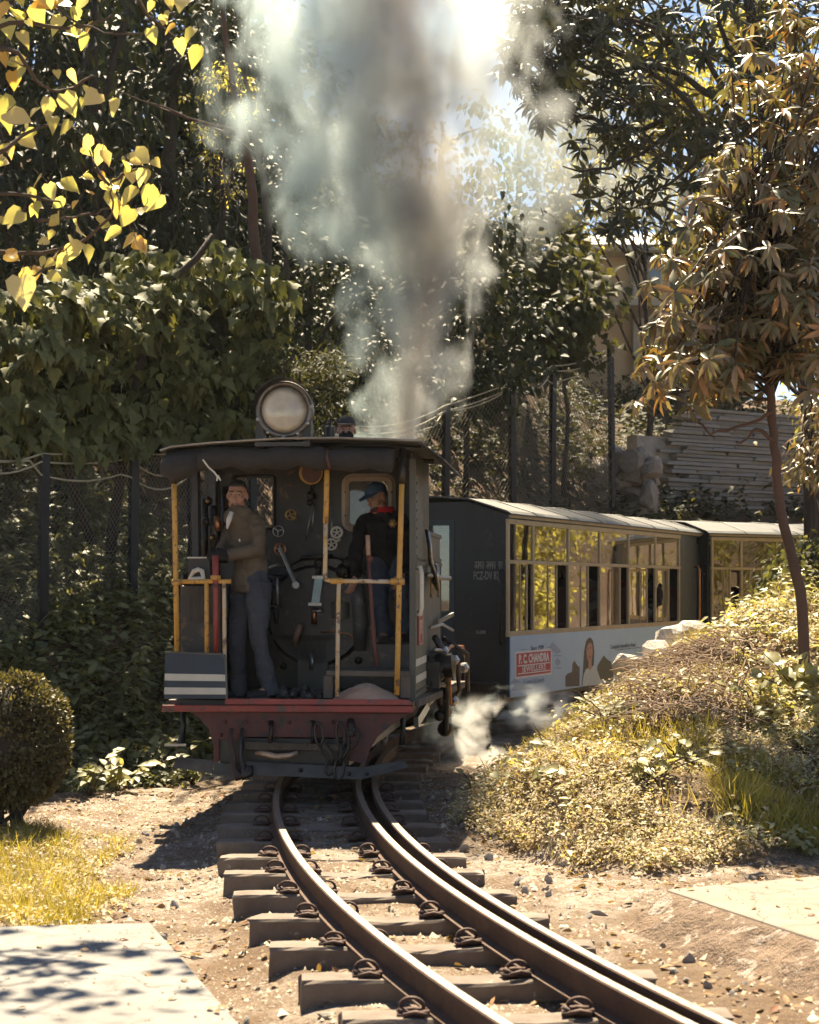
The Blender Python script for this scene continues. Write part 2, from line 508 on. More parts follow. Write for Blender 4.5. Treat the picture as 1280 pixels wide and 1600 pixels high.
# ================================================================== railway track
M_conc = surf('sleeper_concrete', (.20, .16, .13), (.10, .075, .058), 5, .9, wear=(.31, .27, .23), wear_at=.62, bmp=.5, bdist=.006)
M_rust = surf('rail_rust', (.06, .036, .026), (.11, .058, .036), 7, .75, metal=.3, bmp=.4)
M_head = surf('rail_head_steel', (.52, .47, .42), (.38, .33, .28), 9, .36, metal=.85, bmp=.1)
M_clip = surf('clip_rust', (.11, .06, .045), (.06, .04, .035), 14, .75, metal=.3, bmp=.5)
trk = empty('railway_track', (0, 10, -.225), 0, 'narrow gauge railway track on concrete sleepers curving away under the engine', 'railway track')
T0 = np.array([0, 10, -.225])
def rail(off, y0, y1):
    prof = [(-.05, -.13), (.05, -.13), (.05, -.122), (.008, -.108), (.008, -.038), (.026, -.03), (.026, -.006), (.02, 0), (-.02, 0), (-.026, -.006), (-.026, -.03), (-.008, -.038), (-.008, -.108), (-.05, -.122)]
    L = TL[(TL[:, 1] > y0) & (TL[:, 1] < y1)]
    L = L[::2]
    V = []; n = len(prof)
    for x, y, h in L:
        r = np.array([math.cos(h), -math.sin(h), 0]); o = np.array([x, y, 0]) + r * off
        V += [o + r * a + np.array([0, 0, b]) - T0 for a, b in prof]
    mb = MB(); F = []; 
    for i in range(len(L) - 1):
        for j in range(n):
            F.append((i * n + j, i * n + (j + 1) % n, (i + 1) * n + (j + 1) % n, (i + 1) * n + j))
    mb.add(V, F)
    mb.m = [1 if (k % n) in (7,) else 0 for k in range(len(F))]
    F2 = [tuple(range(n)), tuple((len(L) - 1) * n + j for j in range(n))]
    for f in F2: mb.f.append(list(f)); mb.m.append(0)
    return mb.build('rail', [M_rust, M_head], trk)
rail(-.305, 2.6, 36); rail(.305, 2.6, 36); rail(.43, 2.6, 17)['label'] = 'check rail close beside the right running rail'
def clip_mesh(v):
    mb = MB(); r = random.Random(v); J = lambda: r.uniform(-.008, .008)
    mb.torus((J(), J(), .033 + J()), .045 + J() * .4, .0085, (J() * 12, 1, .15 + J() * 14), 14, 6, -.3 + J() * 20, math.pi + .3 + J() * 20)
    mb.sphere((.03 + J(), -.03, .012), (.026, .02, .016), 6, 5); mb.sphere((-.045, .03 + J(), .012), (.02, .024, .016), 6, 5)
    mb.tube([(-.05, 0, .03), (-.02, -.02, .012), (.02, -.025, .016), (.06, -.02, .02)], .013, 6)
    mb.tube([(-.05, .03, .012), (0, .03, .02), (.055, .03, .015)], .012, 6)
    mb.tube([(-.035, -.05, .012), (.01, -.045, .026), (.05, -.05, .012)], .011, 6)
    mb.box(-.06, .055, -.035, .035, -.002, .012)
    return mb.mesh('rail_clip', M_clip, True)
CLIPS = [clip_mesh(i) for i in range(5)]
def sleeper_mesh(v=0):
    mb = MB(); q = np.random.default_rng(v)
    K = 25; xs = np.linspace(0, 1, K); w = .09
    top = -.13 - .02 * np.exp(-((xs - .48) / .16) ** 2)
    V = []
    for x, t in zip(xs, top):
        X = -.705 + x * 1.51
        V += [(X, -w, t - .19), (X, -w + q.normal() * .0008, t - .012 - abs(q.normal()) * .003 * (q.random() < .3)), (X, -w + .010 + abs(q.normal()) * .012 * (q.random() < .25), t + q.normal() * .0008), (X, w - .010, t + q.normal() * .0008), (X, w, t - .012), (X, w, t - .19)]
    for j in range(6):
        for i in (0, K - 1): V[i * 6 + j] = tuple(np.array(V[i * 6 + j]) + (q.normal() * .008, q.normal() * .003, -abs(q.normal()) * .006 if j in (1, 2, 3, 4) else 0))
    F = [(i * 6 + j, i * 6 + (j + 1) % 6, (i + 1) * 6 + (j + 1) % 6, (i + 1) * 6 + j) for i in range(K - 1) for j in range(6)]
    F += [tuple(range(6)), tuple((K - 1) * 6 + j for j in range(6))]
    mb.add(V, F)
    return mb.mesh('sleeper', M_conc)
SLP = [sleeper_mesh(v) for v in range(5)]
yy = 5.45
while yy < 20.5:
    i = int(np.argmin(np.abs(TL[:, 1] - yy))); x, y, h = TL[i]
    ang = -(.05 if yy < 14 else h) * 1.0 + random.uniform(-.012, .012)
    if yy < 14: ang = .03 + random.uniform(-.012, .012)
    s = link('sleeper', random.choice(SLP), trk, (x - T0[0], y - T0[1], -T0[2] + random.uniform(-.004, .004)), (random.uniform(-.015, .015), 0, ang))
    if yy < 14.5:
        for off in (-.305, .305):
            for sd_, q in ((-1, 0), (1, math.pi)):
                o2 = off + sd_ * .098
                if off > 0 and sd_ > 0: o2 = .43 + .098
                # the rail crosses the skewed sleeper: stay beside it
                skew = math.sin(ang + h) * 0
                c = link('rail_clip', random.choice(CLIPS), s, (o2 / math.cos(h) , random.uniform(-.01, .01), -.131), (0, 0, q + random.uniform(-.15, .15)), (1.05, 1.05, random.uniform(.78, .9)))
    yy += .675

# ================================================================== paved crossing slabs
def slab_mat(name, c1, c2, stain):
    m, nt, b, out = newmat(name); t = nd(nt, 'ShaderNodeTexCoord'); co = t.outputs['Object']
    col = mixc(nt, ramp(nt, noise(nt, 1.3, 6, .7, co), [(.35, (0, 0, 0)), (.7, (1, 1, 1))]), c1, c2)
    col = mixc(nt, ramp(nt, noise(nt, 5, 6, .75, co, 1.0), [(.48, (0, 0, 0)), (.75, (1, 1, 1))]), col, stain)
    v = nd(nt, 'ShaderNodeTexVoronoi', feature='DISTANCE_TO_EDGE'); v.inputs['Scale'].default_value = .5
    wv = nd(nt, 'ShaderNodeVectorMath', operation='ADD'); nz = nd(nt, 'ShaderNodeTexNoise'); nz.inputs['Scale'].default_value = 5; nz.inputs['Detail'].default_value = 5
    sc_ = nd(nt, 'ShaderNodeVectorMath', operation='SCALE'); sc_.inputs['Scale'].default_value = .22
    nt.links.new(co, nz.inputs['Vector']); nt.links.new(nz.outputs['Color'], sc_.inputs[0]); nt.links.new(sc_.outputs[0], wv.inputs[0]); nt.links.new(co, wv.inputs[1]); nt.links.new(wv.outputs[0], v.inputs['Vector'])
    cr = ramp(nt, v.outputs['Distance'], [(0, (.6, .6, .6)), (.0028, (0, 0, 0))])
    col = mixc(nt, cr, col, tuple(x * .35 for x in stain))
    g = ramp(nt, noise(nt, 60, 4, .8, co), [(.6, (0, 0, 0)), (.7, (1, 1, 1))])
    col = mixc(nt, g, col, tuple(x * .8 for x in c2)); nt.links.new(col, b.inputs['Base Color']); b.inputs['Roughness'].default_value = .92; b.inputs['Specular IOR Level'].default_value = .25
    bump(nt, mixc(nt, cr, noise(nt, 34, 6, .75, co), (0, 0, 0)), .5, .006, b); return m
M_slab = slab_mat('crossing_concrete', (.26, .255, .245), (.20, .19, .18), (.145, .13, .12)); M_slab2 = slab_mat('tan_concrete', (.30, .255, .21), (.23, .19, .155), (.17, .135, .105))
mb = MB()
c0 = np.array([-1.18, 8.02]); c1 = np.array([-.56, 6.05]); c2 = np.array([-.15, 4.75])
poly = [(-1.18, 8.02), (-.56, 6.05), (-.1, 4.6), (.35, 3.2), (-4.5, 3.2), (-4.5, 7.55), (-1.9, 7.93)]
mb.prism(poly, (0, 0, -.32), (1, 0, 0), (0, 1, 0), (0, 0, .31))
tag(mb.build('pavement', M_slab, bevel=.008), kind='structure')
mb = MB()
poly = [(1.29, 8.86), (1.78, 7.55), (2.6, 5.4), (3.4, 3.2), (7, 3.2), (7, 9.9), (2.3, 9.35)]
mb.prism(poly, (0, 0, -.06), (1, 0, 0), (0, 1, 0), (0, 0, .058))
tag(mb.build('pavement', M_slab2, bevel=.012), kind='structure')
# broken concrete footing below the right slab
M_foot = surf('crumbled_footing', (.22, .15, .10), (.11, .07, .045), 3.5, .95, wear=(.34, .28, .23), wear_at=.55, bmp=1.0, bdist=.05, bscale=13)
A = np.array([(1.29, 8.86), (1.78, 7.55), (2.6, 5.4), (3.4, 3.2)])
n = 90; m_ = 16
tt = np.linspace(0, 1, n); top = np.stack([np.interp(tt, np.linspace(0, 1, 4), A[:, k]) for k in (0, 1)], 1)
V = []
for i in range(n):
    ns = fbm(top[i, 0] * 6, top[i, 1] * 6, 3, 5)
    for j in range(m_):
        q = j / (m_ - 1)
        w = .33 + .12 * ns
        x = top[i, 0] - w * q * .92; y = top[i, 1] - w * q * .35
        z = -.012 - .22 * q ** 1.35 + .17 * float(fbm(np.array(x * 7.), np.array(y * 7.), 4, 77)) * math.sin(math.pi * min(1, q * 1.15)) 
        V.append((x, y, z))
V = np.array(V); back = V.copy()
F = [(i * m_ + j, i * m_ + j + 1, (i + 1) * m_ + j + 1, (i + 1) * m_ + j) for i in range(n - 1) for j in range(m_ - 1)]
mb = MB(); mb.add(V, F)
low = top.copy()
tag(mb.build('crumbled_kerb_slope', M_foot, smooth=True), kind='structure')
# ================================================================== steam locomotive
LH = .10
LO = np.array([-.924, 13.3])
_c, _s = math.cos(LH), math.sin(LH)
def LP(px, py, y):
    a = (px - 640) / FPX
    x = (a * (13.3 + _c * y) + .924 - _s * y) / (_c + a * _s)
    Y = 13.3 - _s * x + _c * y
    return np.array([x, y, CZ - (py - HZ) / FPX * Y])
def LW(x, y, z):
    return np.array([LO[0] + _c * x + _s * y, LO[1] - _s * x + _c * y, z])
loco = empty('steam_locomotive', (LO[0], LO[1], 0), -LH, 'small black and grey steam locomotive with open cab and round headlight on its roof', 'locomotive')
M_blk = surf('soot_black_steel', (.026, .022, .018), (.013, .012, .011), 4, .42, wear=(.085, .05, .03), wear_at=.59, bmp=.35, spec=.5)
M_blk2 = surf('greasy_black_iron', (.036, .030, .025), (.016, .014, .013), 9, .32, metal=.45, wear=(.13, .075, .045), wear_at=.6, bmp=.4)
M_gry = surf('faded_grey_green_paint', (.115, .112, .092), (.065, .064, .055), 3, .6, wear=(.13, .08, .045), wear_at=.61, bmp=.25, streak=True)
M_slate = surf('slate_blue_paint', (.022, .04, .065), (.016, .026, .042), 3, .5, wear=(.05, .045, .04), wear_at=.66, bmp=.2)
M_red = surf('worn_red_paint', (.30, .05, .034), (.19, .034, .028), 4, .55, wear=(.09, .055, .045), wear_at=.56, bmp=.35)
M_dred = surf('sooty_red_paint', (.115, .032, .028), (.06, .024, .022), 5, .65, wear=(.035, .028, .026), wear_at=.55, bmp=.4)
M_yel = surf('chipped_yellow_paint', (.56, .31, .06), (.44, .22, .045), 10, .55, wear=(.15, .09, .06), wear_at=.56, bmp=.4, bdist=.002)
M_ywh = surf('chipped_yellow_and_grey_paint', (.52, .30, .07), (.46, .43, .38), 6, .5, wear=(.14, .085, .06), wear_at=.55, bmp=.4, bdist=.002)
M_wht = surf('dull_white_paint', (.58, .54, .46), (.45, .42, .36), 5, .6, wear=(.3, .25, .2), wear_at=.64, bmp=.15)
M_brs = surf('old_brass', (.42, .26, .09), (.28, .17, .07), 12, .38, metal=.9, bmp=.2)
M_cop = surf('copper_pipe', (.5, .22, .1), (.3, .13, .07), 12, .35, metal=.9, bmp=.15)
M_stl = surf('bare_steel', (.42, .41, .39), (.28, .26, .24), 14, .35, metal=.85, bmp=.2)
M_cnv = surf('black_canvas', (.03, .027, .026), (.018, .017, .017), 5, .9, bmp=.6, bdist=.01, bscale=30)
M_wood = surf('grey_brown_wood', (.13, .105, .085), (.075, .06, .05), 6, .85, bmp=.5, streak=True)
M_glassw = None
def LM(name, mb, mat, parent=None, **k):
    return mb.build(name, mat, parent or loco, **k)
def bolts(mb, pts, r=.014, d=(0, -1, 0)):
    for p in pts: mb.sphere(p, r, 6, 5)

def boltset(name, pts, r, mat, parent=None):
    me = MB().sphere((0, 0, 0), r, 7, 5).mesh(name, mat, True)
    for p in pts: link(name, me, parent or loco, tuple(p))
# --- frame, beam, floor
fl = .655
LM('footplate', MB().box(-.94, .945, .1, 5.4, fl - .07, fl), M_blk, bevel=.004)
LM('rear_beam', MB().hexa([LP(253, 1112, 0), LP(646, 1114, 0), LP(253, 1112, .1), LP(646, 1113, .1), LP(253, 1101.5, 0), LP(646, 1103, 0), LP(253, 1101.5, .1), LP(646, 1103, .1)]), M_red, bevel=.006)
LM('beam_lip', MB().hexa([LP(352, 1100.5, -.006), LP(646, 1102, -.006), LP(352, 1100.5, .1), LP(646, 1102, .1), LP(352, 1091.5, .0), LP(640, 1093, .0), LP(352, 1091.5, .1), LP(640, 1093, .1)]), M_red, bevel=.004)
zt = LP(450, 1113, .06)[2]; zb = LP(450, 1192, .06)[2]; zm = LP(450, 1152, .06)[2]
xl = lambda px: LP(px, 1150, .06)[0]
poly = [(xl(296), zt), (xl(312), zt - .05), (xl(326), zt - .13), (xl(333), zt - .24), (xl(334), zb), (xl(342), zb), (xl(342), zm - .02), (xl(379), zm - .02), (xl(379), zm), (xl(540), zm), (xl(542), zm - .0), (xl(546), zb + .02), (xl(572), zb), (xl(577), zt - .28), (xl(590), zt - .18), (xl(612), zt - .09), (xl(640), zt)]
LM('buffer_plate', MB().prism(poly, (0, .06, 0), (1, 0, 0), (0, 0, 1), (0, .03, 0)), M_dred, bevel=.003)
boltset('rivet', [LP(p, 1128, .05) for p in (352, 384, 418, 452, 487, 520, 548)] + [LP(p, 1148, .05) for p in (345, 560)], .016, M_dred)
LM('drag_box', MB().box(xl(342), xl(545), .09, .5, zb - .02, zm - .01), M_blk, bevel=.004)
LM('buffer_plank', MB().hexa([LP(372, 1172, -.02), LP(546, 1174, -.02), LP(372, 1172, .06), LP(546, 1174, .06), LP(372, 1158, -.02), LP(546, 1163, -.02), LP(372, 1160, .06), LP(546, 1163, .06)]), M_blk2, bevel=.004)
for px in (424, 490): LM('draw_pin', MB().tube([LP(px, 1127, .04), LP(px, 1143, .0), LP(px - 1, 1162, -.005)], [.02, .016, .02], 8), M_blk2, smooth=True)
LM('coupling_jaw', MB().tube([LP(400, 1176, -.03), LP(414, 1178, -.06), LP(432, 1183, -.07), LP(452, 1181, -.07), LP(465, 1176, -.04)], [.016, .024, .026, .024, .016], 8), surf('worn_bright_iron', (.5, .36, .25), (.3, .2, .14), 20, .45, metal=.6, wear=(.1, .06, .05)), smooth=True)
# chain and hooks
mb = MB()
def linkring(mb, a, b, r=.011, w=.035, face=(0, 1, 0)):
    a = np.asarray(a); b = np.asarray(b); d = norm(b - a); s_ = norm(np.cross(d, face)); pts = []
    for t in np.linspace(0, 2 * math.pi, 13)[:-1]:
        c = (a + b) / 2 + d * np.linalg.norm(b - a) / 2 * math.cos(t) * 1.06 + s_ * w * math.sin(t); pts.append(c)
    mb.tube(pts, r, 6, closed=True)
chain = empty('coupling_chain', (0, 0, 0)); chain.parent = loco
for k, (a, b, fc) in enumerate([((556, 1140), (548, 1168), (0, 1, 0)), ((546, 1160), (533, 1188), (.9, .4, 0)), ((530, 1128), (534, 1166), (.3, 1, 0)), ((533, 1160), (531, 1192), (.9, .3, 0)), ((531, 1186), (500 + 29, 1218), (0, 1, .1)), ((497, 1130), (500, 1163), (.2, 1, 0)), ((500, 1158), (519, 1192), (.6, .8, 0)), ((519, 1186), (513, 1210), (0, 1, 0))]):
    m2 = MB(); linkring(m2, LP(*a, -.04), LP(*b, -.06), face=fc); LM('chain_link', m2, M_blk2, chain, smooth=True)
mb = MB(); mb.tube([LP(548, 1126, .03), LP(549, 1138, -.03), LP(552, 1150, -.06)], [.03, .034, .02], 8); mb.sphere(LP(548, 1146, -.08), .03, 8, 6)
LM('shackle', mb, M_blk2, smooth=True)
for dx in (0, 16):
    mb = MB(); mb.tube([LP(362 + dx, 1138, -.02), LP(360 + dx, 1160, -.05), LP(366 + dx * .6, 1180, -.06), LP(364 + dx, 1200, -.07), LP(372 + dx * .7, 1214, -.09), LP(386 + dx * .3, 1210, -.09), LP(388 + dx * .3, 1196, -.08)], [.016, .018, .018, .03, .036, .026, .014], 8)
    LM('draw_hook', mb, surf('hook_iron', (.07, .035, .03), (.03, .02, .02), 12, .6, metal=.3) if dx == 0 else M_blk2, smooth=True)
# rail guard
mb = MB()
def plate(mb, q, y, d=.02):
    V = [LP(p[0], p[1], p[2]) for p in q]; n = len(V); V2 = [v + np.array([0, d, 0]) for v in V]
    mb.add(V + V2, [tuple(range(n)), tuple(range(2 * n - 1, n - 1, -1))] + [(i, i + n, (i + 1) % n + n, (i + 1) % n) for i in range(n)])
mb = MB(); plate(mb, [(371, 1210, -.06), (565, 1218, -.06), (566, 1199, -.02), (381, 1190, -.02)], 0); plate(mb, [(566, 1218, -.06), (638, 1199, .12), (630, 1188, .16), (566, 1199, -.02)], 0); plate(mb, [(334, 1210, .02), (371, 1211, -.04), (371, 1196, .0), (334, 1190, .06)], 0); plate(mb, [(270, 1199, .3), (332, 1209, .06), (333, 1188, .1), (276, 1183, .34)], 0)
LM('rail_guard', mb, surf('scuffed_grey_iron', (.088, .084, .074), (.042, .039, .035), 6, .6, metal=.1, wear=(.16, .14, .12), wear_at=.64, bmp=.4))
boltset('guard_bolt', [LP(p, 1209, -.075) for p in (545, 574)] + [LP(470, 1203, -.06)], .018, M_blk2)
# steps
for pts, tr in (([(286, 1112, .35), (287, 1135, .35), (283, 1160, .35), (276, 1166, .3)], (257, 291, 1166, .25)), ([(629, 1112, .5), (630, 1145, .5), (629, 1164, .5)], (628, 657, 1168, .4))):
    st = LM('step_hanger', MB().tube([LP(*p) for p in pts], [.022, .02, .03, .016][:len(pts)], 8), M_blk, smooth=True)
    a, b, yy, y0 = tr
    LM('step_tread', MB().hexa([LP(a, yy, y0), LP(b, yy, y0), LP(a, yy, y0 + .2), LP(b, yy, y0 + .2), LP(a, yy - 4, y0), LP(b, yy - 4, y0), LP(a, yy - 4, y0 + .2), LP(b, yy - 4, y0 + .2)]), M_stl if a < 300 else M_blk2, st)
# wheels
def wheel(x, y, r=.33):
    mb = MB(); s_ = 1 if x > 0 else -1
    mb.lathe([(r * .3, -.04), (r * .3, .05), (.05, .06)], (x, y, r), (s_, 0, 0), 24)
    for k in range(10):
        a = k * math.pi / 5; mb.beam((x, y + .06 * math.cos(a), r + .06 * math.sin(a)), (x, y + r * .88 * math.cos(a), r + r * .88 * math.sin(a)), .035, .03, (1, 0, 0))
    w = LM('wheel', mb, M_blk, smooth=False)
    LM('tyre', MB().torus((x, y, r), r * .93, r * .07, (1, 0, 0), 32, 8), M_stl, w, smooth=True)
for yy in (1.9, 3.6):
    for x in (-.32, .32): wheel(x, yy)
    LM('axle', MB().tube([(-.32, yy, .33), (.32, yy, .33)], .05, 10), M_blk)
for x in (-.5, .5): LM('main_frame', MB().box(x - .015, x + .015, .2, 5.2, .22, .6), M_blk)
# front end beyond the cab: boiler, smokebox, chimney, saddle tank, coal bunker
LM('boiler', MB().lathe([(.40, 0), (.43, .05), (.43, 2.6), (.40, 2.65)], (0, 1.42, 1.28), (0, 1, 0), 28), M_blk, auto=True)
LM('smokebox', MB().lathe([(.40, 0), (.46, .03), (.46, .95), (.44, 1.0), (.30, 1.04), (.05, 1.1)], (0, 4.08, 1.28), (0, 1, 0), 28), M_blk, auto=True)
LM('chimney', MB().lathe([(.2, 0), (.13, .12), (.13, .62), (.17, .68), (.18, .76), (.15, .8), (.11, .8), (.1, .2)], (.14, 4.5, 1.68), (0, 0, 1), 20), M_blk, auto=True)
mb = MB()
tank = [(-.62, .98), (-.64, 1.3), (-.52, 1.62), (-.28, 1.78), (0, 1.82), (.28, 1.78), (.52, 1.62), (.64, 1.3), (.62, .98)]
mb.prism(tank, (0, 2.95, 0), (1, 0, 0), (0, 0, 1), (0, 1.1, 0)); LM('saddle_tank', mb, M_gry, bevel=.015)
LM('front_beam', MB().box(-.93, .93, 5.4, 5.5, .45, .72), M_red, bevel=.006)
# the grey sheets of the right side: cab sheet, bunker side, stripes
xs = .935
mb = MB()
pr = [(.22, fl), (1.5, fl), (1.5, 1.0), (2.0, 1.15), (2.0, 1.05), (2.05, 1.03), (2.75, 1.03), (2.75, 1.82), (.22, 1.82)]
pr = [(.30, fl), (1.3, fl), (1.3, .98), (2.75, .98), (2.75, 1.74), (.30, 1.70)]
mb.prism(pr, (xs - .02, 0, 0), (0, 1, 0), (0, 0, 1), (.02, 0, 0))
LM('side_sheet', mb, M_gry, bevel=.003)
mb = MB(); mb.prism([(.36, 1.70), (.36, 2.42), (.5, 2.42), (1.0, 2.05), (1.15, 1.74)], (xs - .018, 0, 0), (0, 1, 0), (0, 0, 1), (.022, 0, 0))
LM('upper_side_sheet', mb, M_gry, bevel=.002)
boltset('rivet', [(xs + .008, .4, z) for z in np.arange(1.76, 2.4, .07)] + [(xs + .008, y, 1.74) for y in np.arange(.5, 1.15, .09)] + [(xs + .004, y, fl + .05) for y in np.arange(.4, 1.3, .11)], .011, M_gry)
for z in (.80, .93): LM('white_stripe', MB().box(xs, xs + .004, .31, 1.29, z - .028, z + .028), M_wht)
LM('side_moulding', MB().beam((xs + .008, .32, 1.70), (xs + .008, 2.72, 1.72), .016, .03), M_gry)
LM('corner_angle', MB().box(xs - .035, xs + .012, .285, .315, fl, 2.5), M_gry)
bk = LM('coal_bunker', MB().box(.5, .93, 1.55, 2.75, 1.72, 1.98), M_gry, bevel=.006)
LM('rim_band', MB().box(.49, .945, 1.54, 2.76, 1.955, 1.985), M_gry, bk)
LM('rim_band', MB().box(.929, .945, 1.54, 2.76, 1.74, 1.77), M_gry, bk)
# coal bunker walls the third man stands in
LM('bunker_wall', MB().box(-.8, -.77, 1.7, 2.9, .98, 1.74), M_blk); LM('bunker_wall', MB().box(-.8, .93, 2.87, 2.9, .98, 1.74), M_blk)
LM('bunker_floor', MB().box(-.77, .9, 1.68, 2.87, 1.25, 1.40), M_blk)
# number plate and brass figures on the side
np_ = LM("number_plate", MB().box(xs, xs + .014, .55, .86, 1.06, 1.33), surf("plate_red", (.30, .045, .03), (.2, .035, .03), 12, .5, bmp=.2), bevel=.004)
def text(name, body, size, mat, parent, loc, rot, extrude=.002, bold=0.0, align='CENTER', sx=1.0, spacing=1.0):
    cu = bpy.data.curves.new(name, 'FONT'); cu.body = body; cu.size = size; cu.align_x = align; cu.align_y = 'CENTER'
    cu.extrude = extrude; cu.offset = bold; cu.space_character = spacing; cu.resolution_u = 3
    cu.materials.append(mat)
    t = bpy.data.objects.new('text', cu); COL.objects.link(t)
    me = bpy.data.meshes.new_from_object(t.evaluated_get(bpy.context.evaluated_depsgraph_get()))
    bpy.data.objects.remove(t); bpy.data.curves.remove(cu)
    me.name = name
    if not me.materials: me.materials.append(mat)
    o = link(name, me, parent, loc, rot); o.scale = (sx, 1, 1)
    return o
RS = (math.pi / 2, 0, math.pi / 2)       # faces +x, reading along +y
text('plate_figures', '795', .16, surf('plate_figure_paint', (.55, .42, .33), (.4, .25, .18), 10, .5), np_, (xs + .015, .705, 1.195), RS, .002, .004, sx=.85, spacing=1.05)
LM('plate_border', MB().tube([(xs + .014, .56, 1.07), (xs + .014, .85, 1.07), (xs + .014, .85, 1.32), (xs + .014, .56, 1.32)], .006, 5, closed=True), surf('border_paint', (.5, .36, .28), None, 10, .5), np_)
for q, y in (('8', 1.75), ('8', 2.45)):
    text('brass_figure', q, .3, M_brs, loco, (xs + .006, y, 1.52), RS, .006, .003, sx=1.25)
LM('grab_rail', MB().tube([(xs, .34, 1.66), (xs + .05, .30, 1.67), (xs + .06, .28, 1.62), (xs + .06, .28, 1.36), (xs + .05, .29, 1.31), (xs, .34, 1.31)], .016, 8), M_wht, smooth=True)
# pipes and gear along the right side
mb = MB(); mb.tube([(xs + .03, 1.15, 1.62), (xs + .06, 1.5, 1.60), (xs + .07, 2.9, 1.60)], .022, 8); LM('side_pipe', mb, M_stl, smooth=True)
for y, b_ in ((1.12, 1.2), (1.24, 1.22)):
    LM('hanging_hose', MB().tube([(xs + .02, y, 1.98), (xs + .05, y - .1, 1.85), (xs + .05, y, 1.72), (xs + .09, y + .05, 1.60), (xs + .1, y + .1, 1.50), (xs + .07, y + .2, 1.56), (xs + .04, y + .16, 1.74)], .014, 6), M_blk2 if y < 1.2 else M_stl, smooth=True)
LM('hose_loop', MB().torus((xs + .07, 1.35, 1.62), .075, .02, (.9, .3, 0), 16, 6), M_stl, smooth=True)
LM('reach_rod', MB().beam((xs + .05, 2.0, 1.22), (xs + .05, 3.6, 1.26), .02, .035), M_stl)
cyl = LM('cylinder', MB().lathe([(.1, 0), (.19, .02), (.19, .5), (.12, .53)], (.82, 3.95, .5), (0, 1, 0), 20), M_blk, auto=True)
LM('piston_rod', MB().tube([(.82, 2.6, .46), (.82, 4.0, .5)], .028, 8), M_stl, smooth=True)
LM('connecting_rod', MB().beam((.80, 1.85, .36), (.82, 2.7, .46), .04, .09), M_stl)
LM('slide_bar', MB().beam((.95, 2.1, .86), (1.12, 3.4, .74), .07, .06), M_stl)
LM('valve_gear', MB().tube([(.93, 1.5, .9), (1.0, 1.9, .78), (.98, 2.1, .55), (1.02, 2.3, .42)], [.05, .04, .045, .06], 8), M_blk2, smooth=True)
LM('drain_pipe', MB().tube([(.98, 1.62, 1.1), (1.05, 1.75, .95), (1.06, 1.8, .6), (1.05, 1.9, .3), (1.02, 2.0, .26)], .03, 8), M_blk2, smooth=True)
for q, r in (((1.04, 1.95, .3), .07), ((1.0, 1.85, .42), .05), ((1.02, 1.55, .78), .05)): LM('side_valve', MB().sphere(q, r, 9, 7), M_blk2, smooth=True)
mb = MB(); mb.lathe([(.03, 0), (.11, .02), (.11, .2), (.03, .23)], (.93, 1.62, .84), (1, 0, .1), 14); mb.box(.9, 1.04, 1.35, 1.5, .68, .9); LM('lubricator', mb, M_blk2, auto=True)
for pts, r_, mm in (([(1.0, 1.4, 1.0), (1.03, 1.7, .98), (1.05, 2.4, .9), (1.04, 2.9, .7)], .018, M_stl), ([(.97, 1.35, .72), (1.04, 1.6, .70), (1.06, 2.2, .62), (1.02, 2.6, .46)], .022, M_blk2), ([(.96, 1.9, 1.0), (1.07, 2.0, .86), (1.08, 2.05, .5)], .014, M_cop), ([(.98, 2.3, .95), (1.1, 2.5, .84), (1.12, 2.55, .6), (1.05, 2.7, .5)], .02, M_blk2), ([(.95, 2.9, 1.05), (1.15, 3.1, .9), (1.15, 3.2, .55)], .025, M_blk2), ([(.96, 1.45, 1.18), (1.02, 1.9, 1.2), (1.03, 3.0, 1.12)], .012, M_stl)):
    LM('service_pipe', MB().tube(pts, r_, 7), mm, smooth=True)
for q, r_ in (((1.05, 1.72, .98), .04), ((1.1, 2.2, .88), .045), ((1.06, 2.62, .5), .05), ((1.13, 2.95, .78), .05)): LM('union_nut', MB().lathe([(r_ * .6, -r_), (r_, -r_ * .6), (r_, r_ * .6), (r_ * .6, r_)], q, (.2, 1, .1), 6), M_stl)
LM('handrail_bend', MB().tube([(1.0, 2.0, .9), (1.02, 2.9, .98), (1.1, 3.3, .96), (1.12, 3.35, .86)], .014, 8), M_cop, smooth=True)
LM('running_board', MB().hexa([(.94, .3, .60), (.97, .3, .60), (.94, 3.6, .57), (1.12, 3.6, .57), (.94, .3, .655), (.97, .3, .655), (.94, 3.6, .625), (1.12, 3.6, .625)]), M_wood)
# --- roof
mb = MB()
rx = [(-.985, 2.50), (-.9, 2.545), (-.6, 2.595), (-.1, 2.622), (.4, 2.622), (.8, 2.61), (.99, 2.598)]
front = [LP(250, 706, -.12), LP(268, 700, -.12), LP(330, 694, -.12), (0, -.12, 2.623), (.4, -.12, 2.622), LP(600, 688.5, -.12), LP(655, 691, -.12)]
front = [np.asarray(q, float) for q in front]
A_ = front; B_ = [np.array([q[0] * 1.0, 2.0, q[2] - .02]) for q in front]
mb.strip(A_, B_, (0, 0, .016))
LM('roof', mb, surf('roof_sheet', (.085, .078, .07), (.04, .038, .036), 3, .55, wear=(.2, .16, .13), wear_at=.6, bmp=.3), smooth=False)
e = front[-1]; f2 = np.asarray(LP(694, 719, -.02))
mb = MB(); mb.strip([e, f2], [np.array([e[0], 2.0, e[2] - .02]), np.array([f2[0], 2.0, f2[2] - .02])], (0, 0, .012)); LM('roof_flap', mb, M_blk)
mb = MB(); mb.strip(A_[:-1], B_[:-1], (0, 0, -.03)); 
LM('roof_rib', MB().tube([np.array([q[0], .06, q[2] - .03]) for q in front], .022, 6), M_blk)
LM('roof_rib', MB().tube([np.array([q[0], 1.2, q[2] - .05]) for q in front], .022, 6), M_blk)
